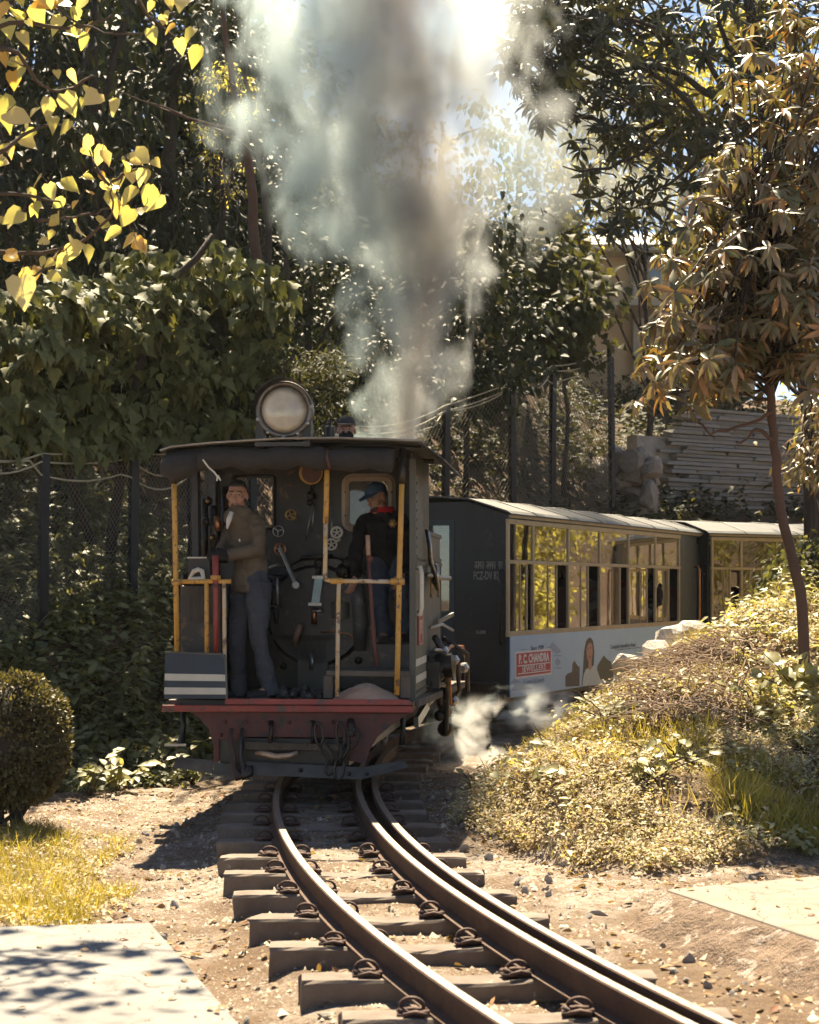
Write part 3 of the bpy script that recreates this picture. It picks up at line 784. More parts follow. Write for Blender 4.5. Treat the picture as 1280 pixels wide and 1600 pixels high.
LM('roof_edge_highlight', MB().tube([q + np.array([0, -.004, .012]) for q in front], .007, 6), M_stl)  # bright steel tube added to draw the lit line along the roof edge
# rolled canvas under the rear edge
cv = []
for t in np.linspace(0, 1, 22):
    px = 262 + t * 352; py = 720 - 5 * math.sin(t * math.pi) + 2 * math.sin(t * 19); cv.append(LP(px, py, -.02 + .01 * math.sin(t * 23)))
LM('canvas_roll', MB().tube(cv, [.085 + .01 * math.sin(i * 1.9) + .006 * math.sin(i * 4.1) for i in range(22)], 12), M_cnv, smooth=True)
LM('canvas_flap', MB().tube([LP(312, 716, -.03), LP(292, 724, -.05), LP(274, 731, -.05), LP(256, 730, -.03)], [.06, .10, .115, .07], 12), M_cnv, smooth=True)
LM('canvas_tie', MB().tube([LP(512, 703, -.1), LP(511, 716, -.12), LP(514, 727, -.1), LP(516, 734, -.06)], .012, 6), M_dred, smooth=True)
LM('string', MB().tube([LP(317, 718, -.12), LP(326, 730, -.12), LP(335, 738, -.12), LP(342, 748, -.12)], .007, 5).tube([LP(340, 742, -.12), LP(339, 752, -.12)], .006, 5).tube([LP(341, 743, -.12), LP(345, 751, -.12)], .006, 5), M_wht)
# --- posts and rails at the open end
def pipe(name, pts, r, mat, parent=None): return LM(name, MB().tube([LP(*p) for p in pts], r, 10), mat, parent, smooth=True)
pl = pipe('post', [(272, 752, .04), (273, 800, .04), (275, 910, .04), (277, 1021, .04)], .021, M_yel)
pipe('post_socket', [(272, 735, .04), (272, 756, .04)], .026, M_blk2, pl)
pr_ = pipe('post', [(628, 752, .04), (626, 830, .04), (623.5, 920, .04), (622, 1010, .04), (620, 1086, .04)], .021, M_yel)
pipe('post_socket', [(629, 700, .04), (628.5, 740, .04), (628, 756, .04)], .024, M_blk2, pr_)
pipe('post', [(511, 728, .04), (510, 790, .04), (509, 818, .04)], .021, M_yel)
pipe('bent_rail', [(509, 816, .04), (508.5, 870, .04), (508, 899, .04), (510, 906, .04), (518, 908, .04), (570, 908, .04), (622, 909, .04)], .0175, M_ywh)
pipe('rail_clamp', [(611, 908.5, .03), (632, 909, .03)], .026, M_yel)
pipe('rail_clamp', [(517, 908, .04), (535, 908, .04)], .024, M_yel)
pipe('post', [(530, 910, .04), (529, 930, .04), (528, 1000, .04), (527, 1088, .04)], .0165, M_ywh)
pipe('side_rail', [(269, 909, .04), (330, 908.5, .04), (361, 908.5, .04)], .0185, M_yel)
pipe('rail_clamp', [(276, 905, .03), (276, 914, .03)], .032, M_yel)
pipe('post', [(323, 908, .04), (323.5, 1026, .04)], .018, M_yel)
pipe('post', [(350, 908, .04), (350.5, 940, .04), (351, 1026, .04), (352, 1080, .05)], .0165, M_ywh)
bc = pipe('brake_column', [(337, 868, .03), (337, 905, .03), (337.5, 960, .03), (337.5, 1026, .03)], [.026, .022, .021, .021], surf('brake_red', (.26, .035, .025), (.17, .03, .022), 9, .45, bmp=.2))
pipe('column_collar', [(337, 899, .03), (337, 906, .03)], .04, M_yel, bc); pipe('column_collar', [(337, 912, .03), (337, 918, .03)], .03, M_dred, bc)
# blue end panel with two white stripes
a, b, c, d = LP(258, 1020, -.03), LP(352, 1023, -.03), LP(354, 1092, -.03), LP(256, 1092, -.03)
pan = LM('end_panel', MB().hexa([d, c, d + (0, .025, 0), c + (0, .025, 0), a, b, a + (0, .025, 0), b + (0, .025, 0)]), M_slate, bevel=.005)
for t0, t1 in ((.45, .60), (.75, .90)):
    q = [d + (a - d) * (1 - t1), c + (b - c) * (1 - t1), d + (a - d) * (1 - t0), c + (b - c) * (1 - t0)]
    y0 = np.array([0, -.003, 0]); y1 = np.array([0, .002, 0]); i = np.array([.003, 0, 0])
    LM('white_stripe', MB().hexa([q[0] + y0 + i, q[1] + y0 - i, q[0] + y1 + i, q[1] + y1 - i, q[2] + y0 + i, q[3] + y0 - i, q[2] + y1 + i, q[3] + y1 - i]), M_wht, pan)
LM('panel_edge', MB().tube([a + (.0, .0, .004), b + (-.02, 0, .004), b + (.004, 0, -.03), c + (.004, 0, 0)], .008, 6), M_gry, pan)
# --- inside of the cab
yb = 1.62
def win(mb, x0, x1, z0, z1, holes, y, th):
    """plate with rectangular holes"""
    xs_ = sorted({x0, x1, *[h[0] for h in holes], *[h[1] for h in holes]})
    for i in range(len(xs_) - 1):
        a_, b_ = xs_[i], xs_[i + 1]
        hs = [h for h in holes if h[0] < (a_ + b_) / 2 < h[1]]
        if not hs: mb.box(a_, b_, y, y + th, z0, z1)
        else:
            h = hs[0]; mb.box(a_, b_, y, y + th, z0, h[2]); mb.box(a_, b_, y, y + th, h[3], z1)
h1 = (LP(366, 790, yb)[0], LP(428, 790, yb)[0], LP(400, 826, yb)[2], LP(400, 745, yb)[2])
h2 = (LP(541, 790, yb)[0], LP(612, 790, yb)[0], LP(560, 824, yb)[2], LP(560, 747, yb)[2])
mb = MB(); win(mb, -.92, .92, fl, 2.57, [h1, h2], yb, .02); LM('cab_front_plate', mb, M_blk)
fr = MB()
def rrect(x0, x1, z0, z1, y, r, n=5):
    p = []
    for cx, cz, a0 in ((x1 - r, z1 - r, 0), (x0 + r, z1 - r, 90), (x0 + r, z0 + r, 180), (x1 - r, z0 + r, 270)):
        for k in range(n):
            t = math.radians(a0 + 90 * k / (n - 1)); p.append((cx + r * math.cos(t), y, cz + r * math.sin(t)))
    return p
fr.tube(rrect(h2[0] - .005, h2[1] + .005, h2[2] - .005, h2[3] + .005, yb - .012, .06), .032, 4, closed=True, ell=(1, .5, (1, 0, 0)))
wf = LM('window_frame', fr, surf('cream_window_frame', (.48, .40, .31), (.36, .27, .2), 8, .5, wear=(.2, .13, .1), wear_at=.66, bmp=.2))
boltset('frame_screw', [(x, yb - .03, z) for x in (h2[0] - .004, h2[1] + .004) for z in (h2[3] - .12, h2[2] + .1)], .008, M_blk2, wf)
fr = MB(); fr.tube(rrect(h1[0] - .005, h1[1] + .005, h1[2] - .005, h1[3] + .005, yb - .008, .03), .016, 4, closed=True); LM('window_frame', fr, M_blk)
def glassmat(name, tint=(.9, .95, .93), dirt_glow=.06, dcol=(.3, .3, .27), gloss=1.0):
    m, nt, b, out = newmat(name)
    g = nd(nt, 'ShaderNodeBsdfGlossy'); g.inputs['Roughness'].default_value = .02
    t = nd(nt, 'ShaderNodeBsdfTransparent'); t.inputs[0].default_value = (*tint, 1)
    df = nd(nt, 'ShaderNodeBsdfDiffuse'); df.inputs[0].default_value = (*dcol, 1)
    fz = nd(nt, 'ShaderNodeFresnel'); fz.inputs[0].default_value = 1.55
    k = nd(nt, 'ShaderNodeMath', operation='MULTIPLY'); k.inputs[1].default_value = gloss; k.use_clamp = True; nt.links.new(fz.outputs[0], k.inputs[0])
    m1 = nd(nt, 'ShaderNodeMixShader'); m2 = nd(nt, 'ShaderNodeMixShader')
    co = objco(nt)
    dm = nd(nt, 'ShaderNodeMath', operation='MULTIPLY'); dm.inputs[1].default_value = dirt_glow * 2
    nt.links.new(noise(nt, 3, 5, .65, co), dm.inputs[0])
    nt.links.new(dm.outputs[0], m1.inputs[0]); nt.links.new(t.outputs[0], m1.inputs[1]); nt.links.new(df.outputs[0], m1.inputs[2])
    nt.links.new(k.outputs[0], m2.inputs[0]); nt.links.new(m1.outputs[0], m2.inputs[1]); nt.links.new(g.outputs[0], m2.inputs[2])
    nt.links.new(m2.outputs[0], out.inputs[0]); nt.nodes.remove(b)
    bp = nd(nt, 'ShaderNodeBump'); bp.inputs['Strength'].default_value = .06; bp.inputs['Distance'].default_value = .01
    nt.links.new(noise(nt, 2.2, 2, .5, co), bp.inputs['Height']); nt.links.new(bp.outputs[0], g.inputs['Normal'])
    return m
M_dglass = glassmat('grimy_cab_glass', (.78, .78, .74), .22, (.42, .40, .35))
LM('window_pane', MB().box(h2[0], h2[1], yb + .006, yb + .012, h2[2], h2[3]), M_dglass, wf)
LM('cab_side_plate', MB().box(.905, .93, .3, yb, fl, 2.55), M_blk)
LM('cab_side_plate', MB().box(-.94, -.915, .5, yb, fl, 1.62), M_blk)
LM('cab_corner_post', MB().box(-.93, -.87, yb - .12, yb, 1.62, 2.55), M_blk)
# backhead of the boiler
mb = MB()
bx0 = LP(417, 1000, yb - .12)[0]; bx1 = LP(592, 1000, yb - .12)[0]; bz1 = LP(500, 868, yb - .12)[2]; bc_ = (bx0 + bx1) / 2; br = (bx1 - bx0) / 2
arch = [(bx0, fl)] + [(bc_ - br * math.cos(t), bz1 - br * .85 + br * .85 * math.sin(t)) for t in np.linspace(0, math.pi, 15)] + [(bx1, fl)]
mb.prism(arch, (0, yb - .14, 0), (1, 0, 0), (0, 0, 1), (0, .14, 0)); LM('backhead', mb, M_blk2, bevel=.02)
boltset('washout_plug', [LP(p, q, yb - .16) for p, q in ((562, 965), (560, 1032), (443, 1040), (469, 954), (545, 905))], .034, M_blk2)
dr = LM('firehole_door', MB().hexa([LP(464, 1085, yb - .2), LP(512, 1085, yb - .2), LP(464, 1085, yb - .14), LP(512, 1085, yb - .14), LP(464, 1000, yb - .2), LP(512, 1000, yb - .2), LP(464, 1000, yb - .14), LP(512, 1000, yb - .14)]), M_gry, bevel=.01)
pipe('door_latch', [(487, 1020, yb - .22), (488, 1035, yb - .24), (486, 1046, yb - .22)], .02, M_stl, dr)
LM('shelf_angle', MB().beam(LP(420, 996, yb - .17), LP(560, 996, yb - .17), .06, .04), M_blk2)
pipe('wooden_handle', [(460, 1008, yb - .3), (463, 995, yb - .32), (470, 976, yb - .33)], [.02, .026, .024], surf('worn_handle_wood', (.3, .17, .1), (.2, .11, .07), 12, .5))
# gauges, hand wheels, valves
def handwheel(px, py, r, y, mat, sp=5, tube_=.2):
    c = LP(px, py, y); mb = MB(); mb.torus(c, r, r * tube_, (0, 1, 0), 20, 6); mb.sphere(c, r * .26, 8, 6)
    for k in range(sp):
        a_ = k * 2 * math.pi / sp + .4; mb.beam(c, c + np.array([r * math.cos(a_), 0, r * math.sin(a_)]), r * .26, r * .2, (0, 1, 0))
    w = LM('hand_wheel', mb, mat, smooth=True)
    LM('spindle', MB().tube([c, c + np.array([0, .2, 0])], r * .16, 8), M_blk2, w)
handwheel(526.5, 832, .044, yb - .25, M_wht, 5, .27); handwheel(518, 850.5, .044, yb - .27, M_wht, 5, .2)
handwheel(454.5, 804.5, .042, yb - .22, M_brs, 4, .18); handwheel(435, 830, .045, yb - .22, M_stl, 3, .12); handwheel(438, 858, .045, yb - .24, M_cop, 5, .2)
pipe('valve_lever', [(458, 806, yb - .24), (464, 811, yb - .24)], .012, M_brs); pipe('valve_lever', [(524, 848, yb - .28), (532, 842, yb - .28)], .011, M_wht)
reg = LM('regulator_lever', MB().beam(LP(438, 856, yb - .3), LP(463, 914, yb - .36), .03, .055, (0, 1, 0)), M_stl, bevel=.005)
LM('lever_end', MB().lathe([(.03, -.03), (.034, -.02), (.034, .02), (.03, .03)], LP(463, 914, yb - .37), (0, 1, 0), 12), M_stl, reg)
gd = LM('pressure_gauge', MB().lathe([(.095, 0), (.1, -.03), (.1, -.05), (.085, -.055)], LP(487, 739, yb - .1), (0, 1, 0), 24), M_brs, auto=True)
LM('gauge_face', MB().lathe([(.085, 0), (.08, -.004)], LP(487, 739, yb - .158), (0, 1, 0), 24), surf('sooted_dial', (.14, .06, .045), (.09, .04, .035), 8, .4, bmp=0), gd)
pipe('gauge_siphon', [(487, 752, yb - .1), (487, 775, yb - .1), (486, 790, yb - .08)], .012, M_blk2)
mb = MB(); mb.sphere(LP(486, 775, yb - .1), .045, 8, 6).sphere(LP(484, 785, yb - .12), .03, 8, 6); LM('lamp_bracket', mb, M_blk2, smooth=True)
for a_, b_ in (((490, 787), (477, 845)), ((491, 787), (488, 830)), ((520, 798), (518, 842))): pipe('thin_pipe', [(*a_, yb - .15), (*b_, yb - .15)], .006, M_stl)
# gauge glass in its pale frame
g0, g1 = LP(499, 902, yb - .25), LP(493, 944, yb - .25)
gg = LM('gauge_glass', MB().beam(g0, g1, .07, .05, (0, 1, 0)), surf('pale_blue_enamel', (.40, .55, .56), (.34, .46, .48), 8, .35, bmp=.1), bevel=.006)
LM('gauge_cap', MB().beam(g0 + (-.055, 0, .0), g0 + (.055, 0, .0), .07, .025), M_stl, gg); LM('gauge_cap', MB().beam(g1 + (-.055, 0, .0), g1 + (.055, 0, .0), .07, .025), M_stl, gg)
pipe('gauge_cock', [(491, 950, yb - .22), (491, 962, yb - .22), (491, 975, yb - .22)], [.03, .02, .026], M_cop); pipe('gauge_cock', [(488, 955, yb - .25), (505, 954, yb - .25)], .013, M_stl); pipe('gauge_cock', [(497, 885, yb - .22), (498, 898, yb - .22)], [.03, .022], M_blk2)
for px in (424, 434): pipe('water_gauge', [(px, 903, yb - .22), (px, 945, yb - .22)], .012, M_stl if px > 430 else M_blk2)
pipe('water_gauge', [(420, 902, yb - .2), (440, 902, yb - .2)], .026, M_blk2); pipe('water_gauge', [(420, 948, yb - .2), (440, 948, yb - .2)], .024, M_blk2); pipe('gauge_cock', [(432, 950, yb - .2), (432, 975, yb - .2)], [.028, .02], M_blk2)
pipe('copper_pipe', [(415, 890, yb - .25), (428, 884, yb - .25), (444, 881, yb - .22)], .012, M_stl)
pipe('copper_pipe', [(500, 988, yb - .2), (520, 987, yb - .2), (545, 990, yb - .2), (567, 1010, yb - .2)], .008, M_cop)
pipe('copper_pipe', [(535, 918, yb - .18), (545, 940, yb - .16), (550, 960, yb - .16)], .008, M_blk2)
LM('oil_box', MB().lathe([(.02, 0), (.075, .01), (.075, .14), (.02, .15)], LP(532, 968, yb - .22), (0, 0, 1), 14), M_gry, auto=True)
mb = MB(); mb.sphere(LP(537, 893, yb - .2), .07, 10, 7).sphere(LP(545, 880, yb - .2), .06, 10, 7).sphere(LP(500, 880, yb - .18), .05, 8, 6); mb.tube([LP(470, 872, yb - .2), LP(520, 868, yb - .2)], .02, 6); LM('valve_body', mb, M_blk2, smooth=True)
pipe('steam_pipe', [(556, 905, yb - .2), (560, 935, yb - .25), (563, 975, yb - .25), (562, 1015, yb - .2)], [.05, .06, .06, .05], surf('ashy_pipe', (.11, .105, .1), (.05, .05, .05), 6, .6, wear=(.2, .19, .18), wear_at=.6))
# brake stand and injectors at the left side of the cab
mb = MB(); mb.tube([LP(337, 866, .55), LP(336, 820, .6), LP(335, 790, .6)], [.05, .045, .03], 10); LM('injector_body', mb, M_blk2, smooth=True)
pipe('injector_pipe', [(342, 830, .55), (341, 818, .55), (338, 806, .55)], [.028, .034, .02], M_cop)
mb = MB(); mb.sphere(LP(325, 783, .7), .04, 8, 6).sphere(LP(331, 840, .5), .03, 8, 6).sphere(LP(322, 815, .6), .04, 8, 6); mb.tube([LP(320, 780, .65), LP(321, 900, .65)], .028, 8); mb.tube([LP(352, 760, .8), LP(350, 880, .8)], .03, 8); LM('ejector', mb, M_blk2, smooth=True)
LM('brass_nut', MB().sphere(LP(331, 840, .46), .018, 6, 5).sphere(LP(324, 783, .64), .02, 6, 5), M_brs, smooth=True)
LM('black_post', MB().beam(LP(306, 730, .5), LP(308, 900, .5), .10, .05), M_blk)
# locker behind the left railing
a0 = LP(283, 1085, .25); a1 = LP(345, 915, .25)
LM('locker', MB().box(a0[0], a1[0], .25, .62, fl, a1[2]), M_blk, bevel=.008)
LM('hanging_cloth', MB().strip([LP(p, 918 + 2 * math.sin(p), .235) for p in range(296, 345, 6)], [LP(p, 972 + 4 * math.sin(p * .7), .225 + .015 * math.sin(p * .9)) for p in range(296, 345, 6)], (0, .012, 0)), surf('dark_rag', (.06, .052, .046), None, 8, .95, bmp=.4))
# bench seat and step on the right
LM('bench', MB().hexa([LP(510, 1056, .2), LP(640, 1058, .2), LP(515, 1052, .6), LP(638, 1054, .6), LP(510, 1048, .2), LP(640, 1049, .2), LP(516, 1043, .6), LP(638, 1045, .6)]), M_wood, bevel=.006)
for px in (514, 634): LM('bench_leg', MB().beam(LP(px, 1056, .25), LP(px, 1090, .25), .07, .08, (0, 1, 0)), M_wood)
LM('standing_box', MB().box(LP(588, 1010, 1.0)[0], .9, .8, yb, fl, LP(600, 1004, 1.0)[2] + .0), M_blk, bevel=.01)
# --- headlight on the roof
hc = LP(444, 640, -.08); hl = empty('headlight', (0, 0, 0)); hl.parent = loco
ax = norm(np.array([.05, -1, 0.0]))
hl2 = LM('headlight_case', MB().lathe([(.195, .0), (.212, .02), (.212, .17), (.19, .2), (.12, .25), (.03, .26)], hc, -ax, 32), M_blk, hl, auto=True)
LM('headlight_rim', MB().torus(hc, .197, .017, ax, 36, 8), surf('dull_tin', (.2, .185, .165), (.1, .09, .08), 12, .45, metal=.7, bmp=.3), hl, smooth=True)
m, nt, b, out = newmat('glow_toned_reflector'); b.inputs['Metallic'].default_value = .35; b.inputs['Roughness'].default_value = .42  # pale warm colour stands in for the glow inside the headlight
nt.links.new(mixc(nt, noise(nt, 5, 4, .6, objco(nt)), (.72, .55, .38), (.62, .58, .46)), b.inputs['Base Color'])
LM('reflector', MB().lathe([(.185, .012), (.16, .04), (.11, .085), (.06, .115), (.02, .125), (.012, .125)], hc, -ax, 32), m, hl, smooth=True)
LM('lamp_bulb', MB().sphere(hc + np.array([.0, .07, .0]), .022, 10, 8), surf('frosted_bulb', (.7, .72, .68), None, 5, .2, bmp=0), hl, smooth=True)
LM('bulb_ring', MB().torus(hc + np.array([0, .06, 0]), .034, .006, ax, 18, 6), M_stl, hl, smooth=True)
LM('lens', MB().lathe([(.187, 0), (.12, .012), (.01, .018)], hc, ax, 32), glassmat('headlight_glass', (.97, .93, .85), .45, (.95, .86, .70), 1.3), hl, smooth=True)  # strong cream film imitates the glow reflected in the lens
vis = MB(); an = np.linspace(math.radians(8), math.radians(172), 18)
vis.strip([hc + np.array([.215 * math.cos(t), -.0, .215 * math.sin(t)]) for t in an], [hc + np.array([.225 * math.cos(t), -.10 * math.sin(t) ** .5 - .01, .225 * math.sin(t)]) for t in an], (0, 0, .006)); LM('headlight_visor', vis, M_blk, hl)
boltset('rim_clip', [hc + np.array([.21 * math.cos(t), -.015, .21 * math.sin(t)]) for t in np.radians([200, 235, 270, 300, 330, 5])], .016, M_stl, hl)
for sx in (-.19, .17): LM('headlight_bracket', MB().box(hc[0] + sx - .03, hc[0] + sx + .03, hc[1] + .02, hc[1] + .12, hc[2] - .28, hc[2] - .08), M_blk, hl)
LM('lamp_base', MB().box(hc[0] - .22, hc[0] + .2, hc[1] - .02, hc[1] + .2, hc[2] - .275, hc[2] - .245), M_blk, hl)
wc = LP(515, 684, .6)
LM('whistle', MB().lathe([(.02, -.12), (.02, 0), (.045, .0), (.045, .085), (.03, .095), (.018, .1), (.018, .13), (.01, .14)], wc, (0, 0, 1), 14), M_blk2, auto=True)
# loose coal on the cab floor, the sand heap and the fire iron
coal = tag(empty('coal_heap', tuple(LW(.08, .45, fl))), 'small heap of black coal lumps on the cab floor', 'coal')
def lump(r, seed, sq=(1, 1, .7)):
    q = np.random.default_rng(seed); mb = MB(); mb.sphere((0, 0, 0), 1, 7, 5); V = mb.v[0]
    k = np.unique(np.round(V, 4), axis=0, return_inverse=True)[1]; j = q.uniform(.65, 1.15, k.max() + 1)[k.ravel()]
    mb.v[0] = V * j[:, None] * np.array(sq) * r; return mb
M_coal = surf('coal', (.018, .018, .02), (.035, .035, .036), 20, .35, bmp=.6, bdist=.01)
CL = [lump(.05, i).mesh('coal_lump', M_coal) for i in range(4)]
for i in range(26):
    p = LP(random.uniform(438, 516), random.uniform(1074, 1088), random.uniform(.25, .6)); w = LW(*p); w[2] = fl + random.uniform(.01, .07) * (1 if i > 10 else .4)
    link('coal_lump', CL[i % 4], coal, tuple(w - LW(.08, .45, fl)), (random.random() * 6, random.random() * 6, random.random() * 6), random.uniform(.5, 1.3))
tk = tag(empty('bunker_coal', tuple(LW(.1, 2.2, 1.4))), 'coal filling the bunker behind the cab', 'coal')
for i in range(70):
    x = random.uniform(-.72, .86); y = random.uniform(1.8, 2.8)
    link('coal_lump', CL[i % 4], tk, (x - .1, y - 2.2, random.uniform(.0, .05) + (.2 if x > .5 else 0)), (random.random() * 6, random.random() * 6, random.random() * 6), random.uniform(1, 2.3))
mb = MB(); g = LP(572, 1093, .02)
V = []; F = []
for i in range(9):
    for j in range(20):
        a_ = 2 * math.pi * j / 20; r = i / 8
        V.append((r * .26 * math.cos(a_) * (1 + .08 * math.sin(3 * a_)), r * .2 * math.sin(a_), .125 * (1 - r ** 1.7) + .008 * math.sin(5 * a_ + i)))
F = [(i * 20 + j, i * 20 + (j + 1) % 20, (i + 1) * 20 + (j + 1) % 20, (i + 1) * 20 + j) for i in range(8) for j in range(20)]
mb.add(V, F); sp = LW(*LP(572, 1093, .2)); sp[2] = fl
tag(mb.build('sand_heap', surf('damp_sand', (.34, .19, .12), (.42, .33, .27), 5, .95, bmp=.6, bdist=.006, bscale=90), None, smooth=True, loc=tuple(sp)), 'mound of reddish sand on the cab floor under the bench', 'sand heap')
LM_ = MB().tube([LP(575, 838, .3), LP(576, 870, .3)], .017, 8); 
fi = tag(empty('fire_iron', tuple(LW(*LP(585, 1010, .3)))), 'long rusty red fire iron leaning upright in the cab', 'fire iron')
o0 = LW(*LP(585, 1010, .3))
MB().tube([LW(*LP(574.5, 836, .3)) - o0, LW(*LP(576, 868, .3)) - o0], .018, 8).build('grip', surf('grip_pale', (.4, .27, .2), (.3, .15, .1), 10, .5), fi, smooth=True)
MB().tube([LW(*LP(576, 866, .3)) - o0, LW(*LP(580, 930, .3)) - o0, LW(*LP(585, 1005, .3)) - o0, LW(*LP(590, 1040, .3)) - o0], .015, 8).sphere(LW(*LP(578, 873, .3)) - o0, .028).build('shaft', surf('rusty_red_rod', (.13, .035, .028), (.08, .03, .025), 9, .6), fi, smooth=True)
tb = tag(empty('tool_box', tuple(LW(*LP(308, 906, .35)))), 'black tool box with pale rim standing on the cab locker', 'tool box')
o0 = LW(*LP(308, 906, .35)); q0 = LP(293, 905, .28); q1 = LP(327, 870, .28)
ob = MB(); ob.box(q0[0], q1[0], .3, .5, q0[2] - .02, q1[2] - .012); ob.v = [np.array([LW(*v) - o0 for v in ob.v[0]])]; ob.build('box_body', M_blk, tb)
ob = MB(); ob.box(q0[0] - .006, q1[0] + .006, .29, .505, q1[2] - .012, q1[2]); ob.v = [np.array([LW(*v) - o0 for v in ob.v[0]])]; ob.build('box_rim', M_wht, tb)
rg = MB(); rg.tube([LW(*LP(*p)) - o0 for p in ((297, 903, .27), (303, 893, .25), (310, 890, .25), (316, 892, .25), (318, 903, .25), (308, 905, .24))], .02, 7, closed=True)
rg.build('white_rag', M_wht, tb, smooth=True)
# ================================================================== passenger coaches
M_navy = surf('dark_blue_coach_paint', (.018, .032, .04), (.012, .022, .028), 2.5, .5, wear=(.035, .032, .03), wear_at=.66, bmp=.2)
M_navy2 = surf('blackened_coach_end', (.016, .020, .021), (.009, .011, .012), 2, .55, wear=(.035, .03, .025), wear_at=.62, bmp=.5, bdist=.01, bscale=3, streak=True)
M_crm = surf('tan_window_bars', (.44, .34, .20), (.34, .26, .15), 4, .5, wear=(.2, .14, .09), wear_at=.62, bmp=.25)
M_roofc = surf('weathered_roof_sheet', (.075, .077, .075), (.045, .046, .045), 2.5, .6, wear=(.14, .11, .085), wear_at=.66, bmp=.3, streak=False)
M_int = surf('coach_inside', (.06, .055, .045), (.04, .036, .03), 3, .8, bmp=.1)
M_seat = surf('seat_cover', (.10, .035, .03), (.06, .02, .02), 5, .8, bmp=.3)
M_pane = glassmat('coach_glass', (.72, .74, .70), .05, (.35, .34, .3), 3.6)
M_pane2 = glassmat('dusty_coach_glass', (.6, .64, .62), .10, (.36, .38, .37), 2.4)
def coach(name, label, ox, oy, hd, length, posts, lower, eave, zw1, ztr, zw0, zb, door=True, width=1.93):
    """ox, oy: the near corner of the side that shows; posts: distances along that side of the window posts"""
    ch, sh = math.cos(hd), math.sin(hd)
    root = empty(name, (ox, oy, 0), -hd, label, 'railway coach', 'coaches of the train')
    LMc = lambda n, mb, mat, parent=None, **k: mb.build(n, mat, parent or root, **k)
    L = length; wd = width
    LMc('floor', MB().box(-wd + .03, -.03, .04, L - .04, zb + .28, zb + .33), M_int)
    LMc('underframe', MB().box(-wd + .1, -.1, .1, L - .1, zb - .1, zb + .12), M_blk)
    for y in (1.3, L - 1.3):
        bg_ = LMc('bogie', MB().box(-wd / 2 - .42, -wd / 2 + .42, y - .6, y + .6, .22, .38), M_blk)
        for yy in (y - .42, y + .42):
            for sx in (-.33, .33): LMc('wheel', MB().lathe([(.1, -.03), (.27, -.03), (.29, -.02), (.26, .03), (.05, .05)], (-wd / 2 + sx, yy, .27), (1 if sx > 0 else -1, 0, 0), 20), M_blk, bg_, auto=True)
    # sides
    for x0, x1, side in ((-.03, 0, 1), (-wd, -wd + .03, -1)):
        xo = x1 if side > 0 else x0
        LMc('side_panel', MB().box(x0, x1, 0, L, zb - .02, zw0), M_navy, bevel=.004)
        LMc('letter_board', MB().box(x0, x1, 0, L, zw1, eave - .02), M_navy)
        y1 = posts[-1]
        if y1 + .1 < L:
            LMc('door_panel', MB().box(x0, x1, y1 + .03, L - .55, zw0, zw1), M_navy, bevel=.004)
            LMc('corner_panel', MB().box(x0, x1, L - .12, L, zw0, zw1), M_navy)
            LMc('door_leaf', MB().box(x0 + .02 * (1 if side < 0 else 0), x1 - .02 * (1 if side > 0 else 0), L - .55, L - .12, zw0, zw1 - .1), M_navy2, bevel=.006)
            if side > 0:
                for y in (L - .66, L - .06):
                    LMc('door_handrail', MB().tube([(xo, y, ztr + .02), (xo + .05, y, ztr + .03), (xo + .075, y, ztr - .03), (xo + .075, y, zw0 - .15), (xo + .03, y, zw0 - .2)], .018, 8), M_cop, smooth=True)
        xm = xo + .004 * side
        for y in posts:
            LMc('window_post', MB().box(min(xo - .03 * side, xm), max(xo - .03 * side, xm), y - .022, y + .022, zw0 + .03, zw1 - .03), M_crm, bevel=.004)
        for z, hh in ((zw1 - .015, .026), (ztr, .02), (zw0 + .012, .03)):
            xz = xo + .009 * side
            LMc('window_rail', MB().box(min(xo - .03 * side, xz), max(xo - .03 * side, xz), posts[0] - .03, posts[-1] + .03, z - hh, z + hh), M_crm, bevel=.004)
        LMc('rain_strip', MB().box(min(xo, xo + .03 * side), max(xo, xo + .03 * side), 0, L, eave - .055, eave - .025), M_crm)
        for i in range(len(posts) - 1):
            a, b = posts[i] + .028, posts[i + 1] - .028
            xp = xo - .012 * side
            LMc('window_pane', MB().box(min(xp, xp - .005 * side), max(xp, xp - .005 * side), a, b, ztr + .024, zw1 - .04), M_pane2 if i else M_pane)
            f = lower[i] if side > 0 else 1.0
            if f > 0:
                q = LMc('sliding_pane', MB().box(min(xp, xp - .005 * side), max(xp, xp - .005 * side), a, a + (b - a) * f, zw0 + .04, ztr - .02), M_pane)
                m_ = a + (b - a) * f * .62; xq = xp + .004 * side
                if side > 0:
                    LMc('sash_bar', MB().box(xq - .006, xq + .006, m_ - .006, m_ + .006, zw0 + .045, ztr - .024), M_crm, q)
                    LMc('sash_bar', MB().box(xq - .008, xq + .008, a + (b - a) * f - .013, a + (b - a) * f + .013, zw0 + .045, ztr - .024), M_crm, q)
    # ends
    for y0, y1 in ((0, .03), (L - .03, L)):
        mb = MB(); dx0, dx1 = -wd / 2 - .28, -wd / 2 + .28; dz = zw1 - .02
        pol = [(-wd + .031, zb), (-.031, zb), (-.031, eave - .02), (-.50, eave + .13), (-wd + .5, eave + .13), (-wd + .031, eave - .02)]
        if y0 == 0:
            pol = [(dx1, zb), (-.0315, zb), (-.0315, eave - .02), (-.50, eave + .13), (-wd + .5, eave + .13), (-wd + .0315, eave - .02), (-wd + .0315, zb), (dx0, zb), (dx0, dz), (dx1, dz)]
        mb.prism(pol, (0, y0, 0), (1, 0, 0), (0, 0, 1), (0, y1 - y0, 0)); LMc('end_wall', mb, M_navy2)
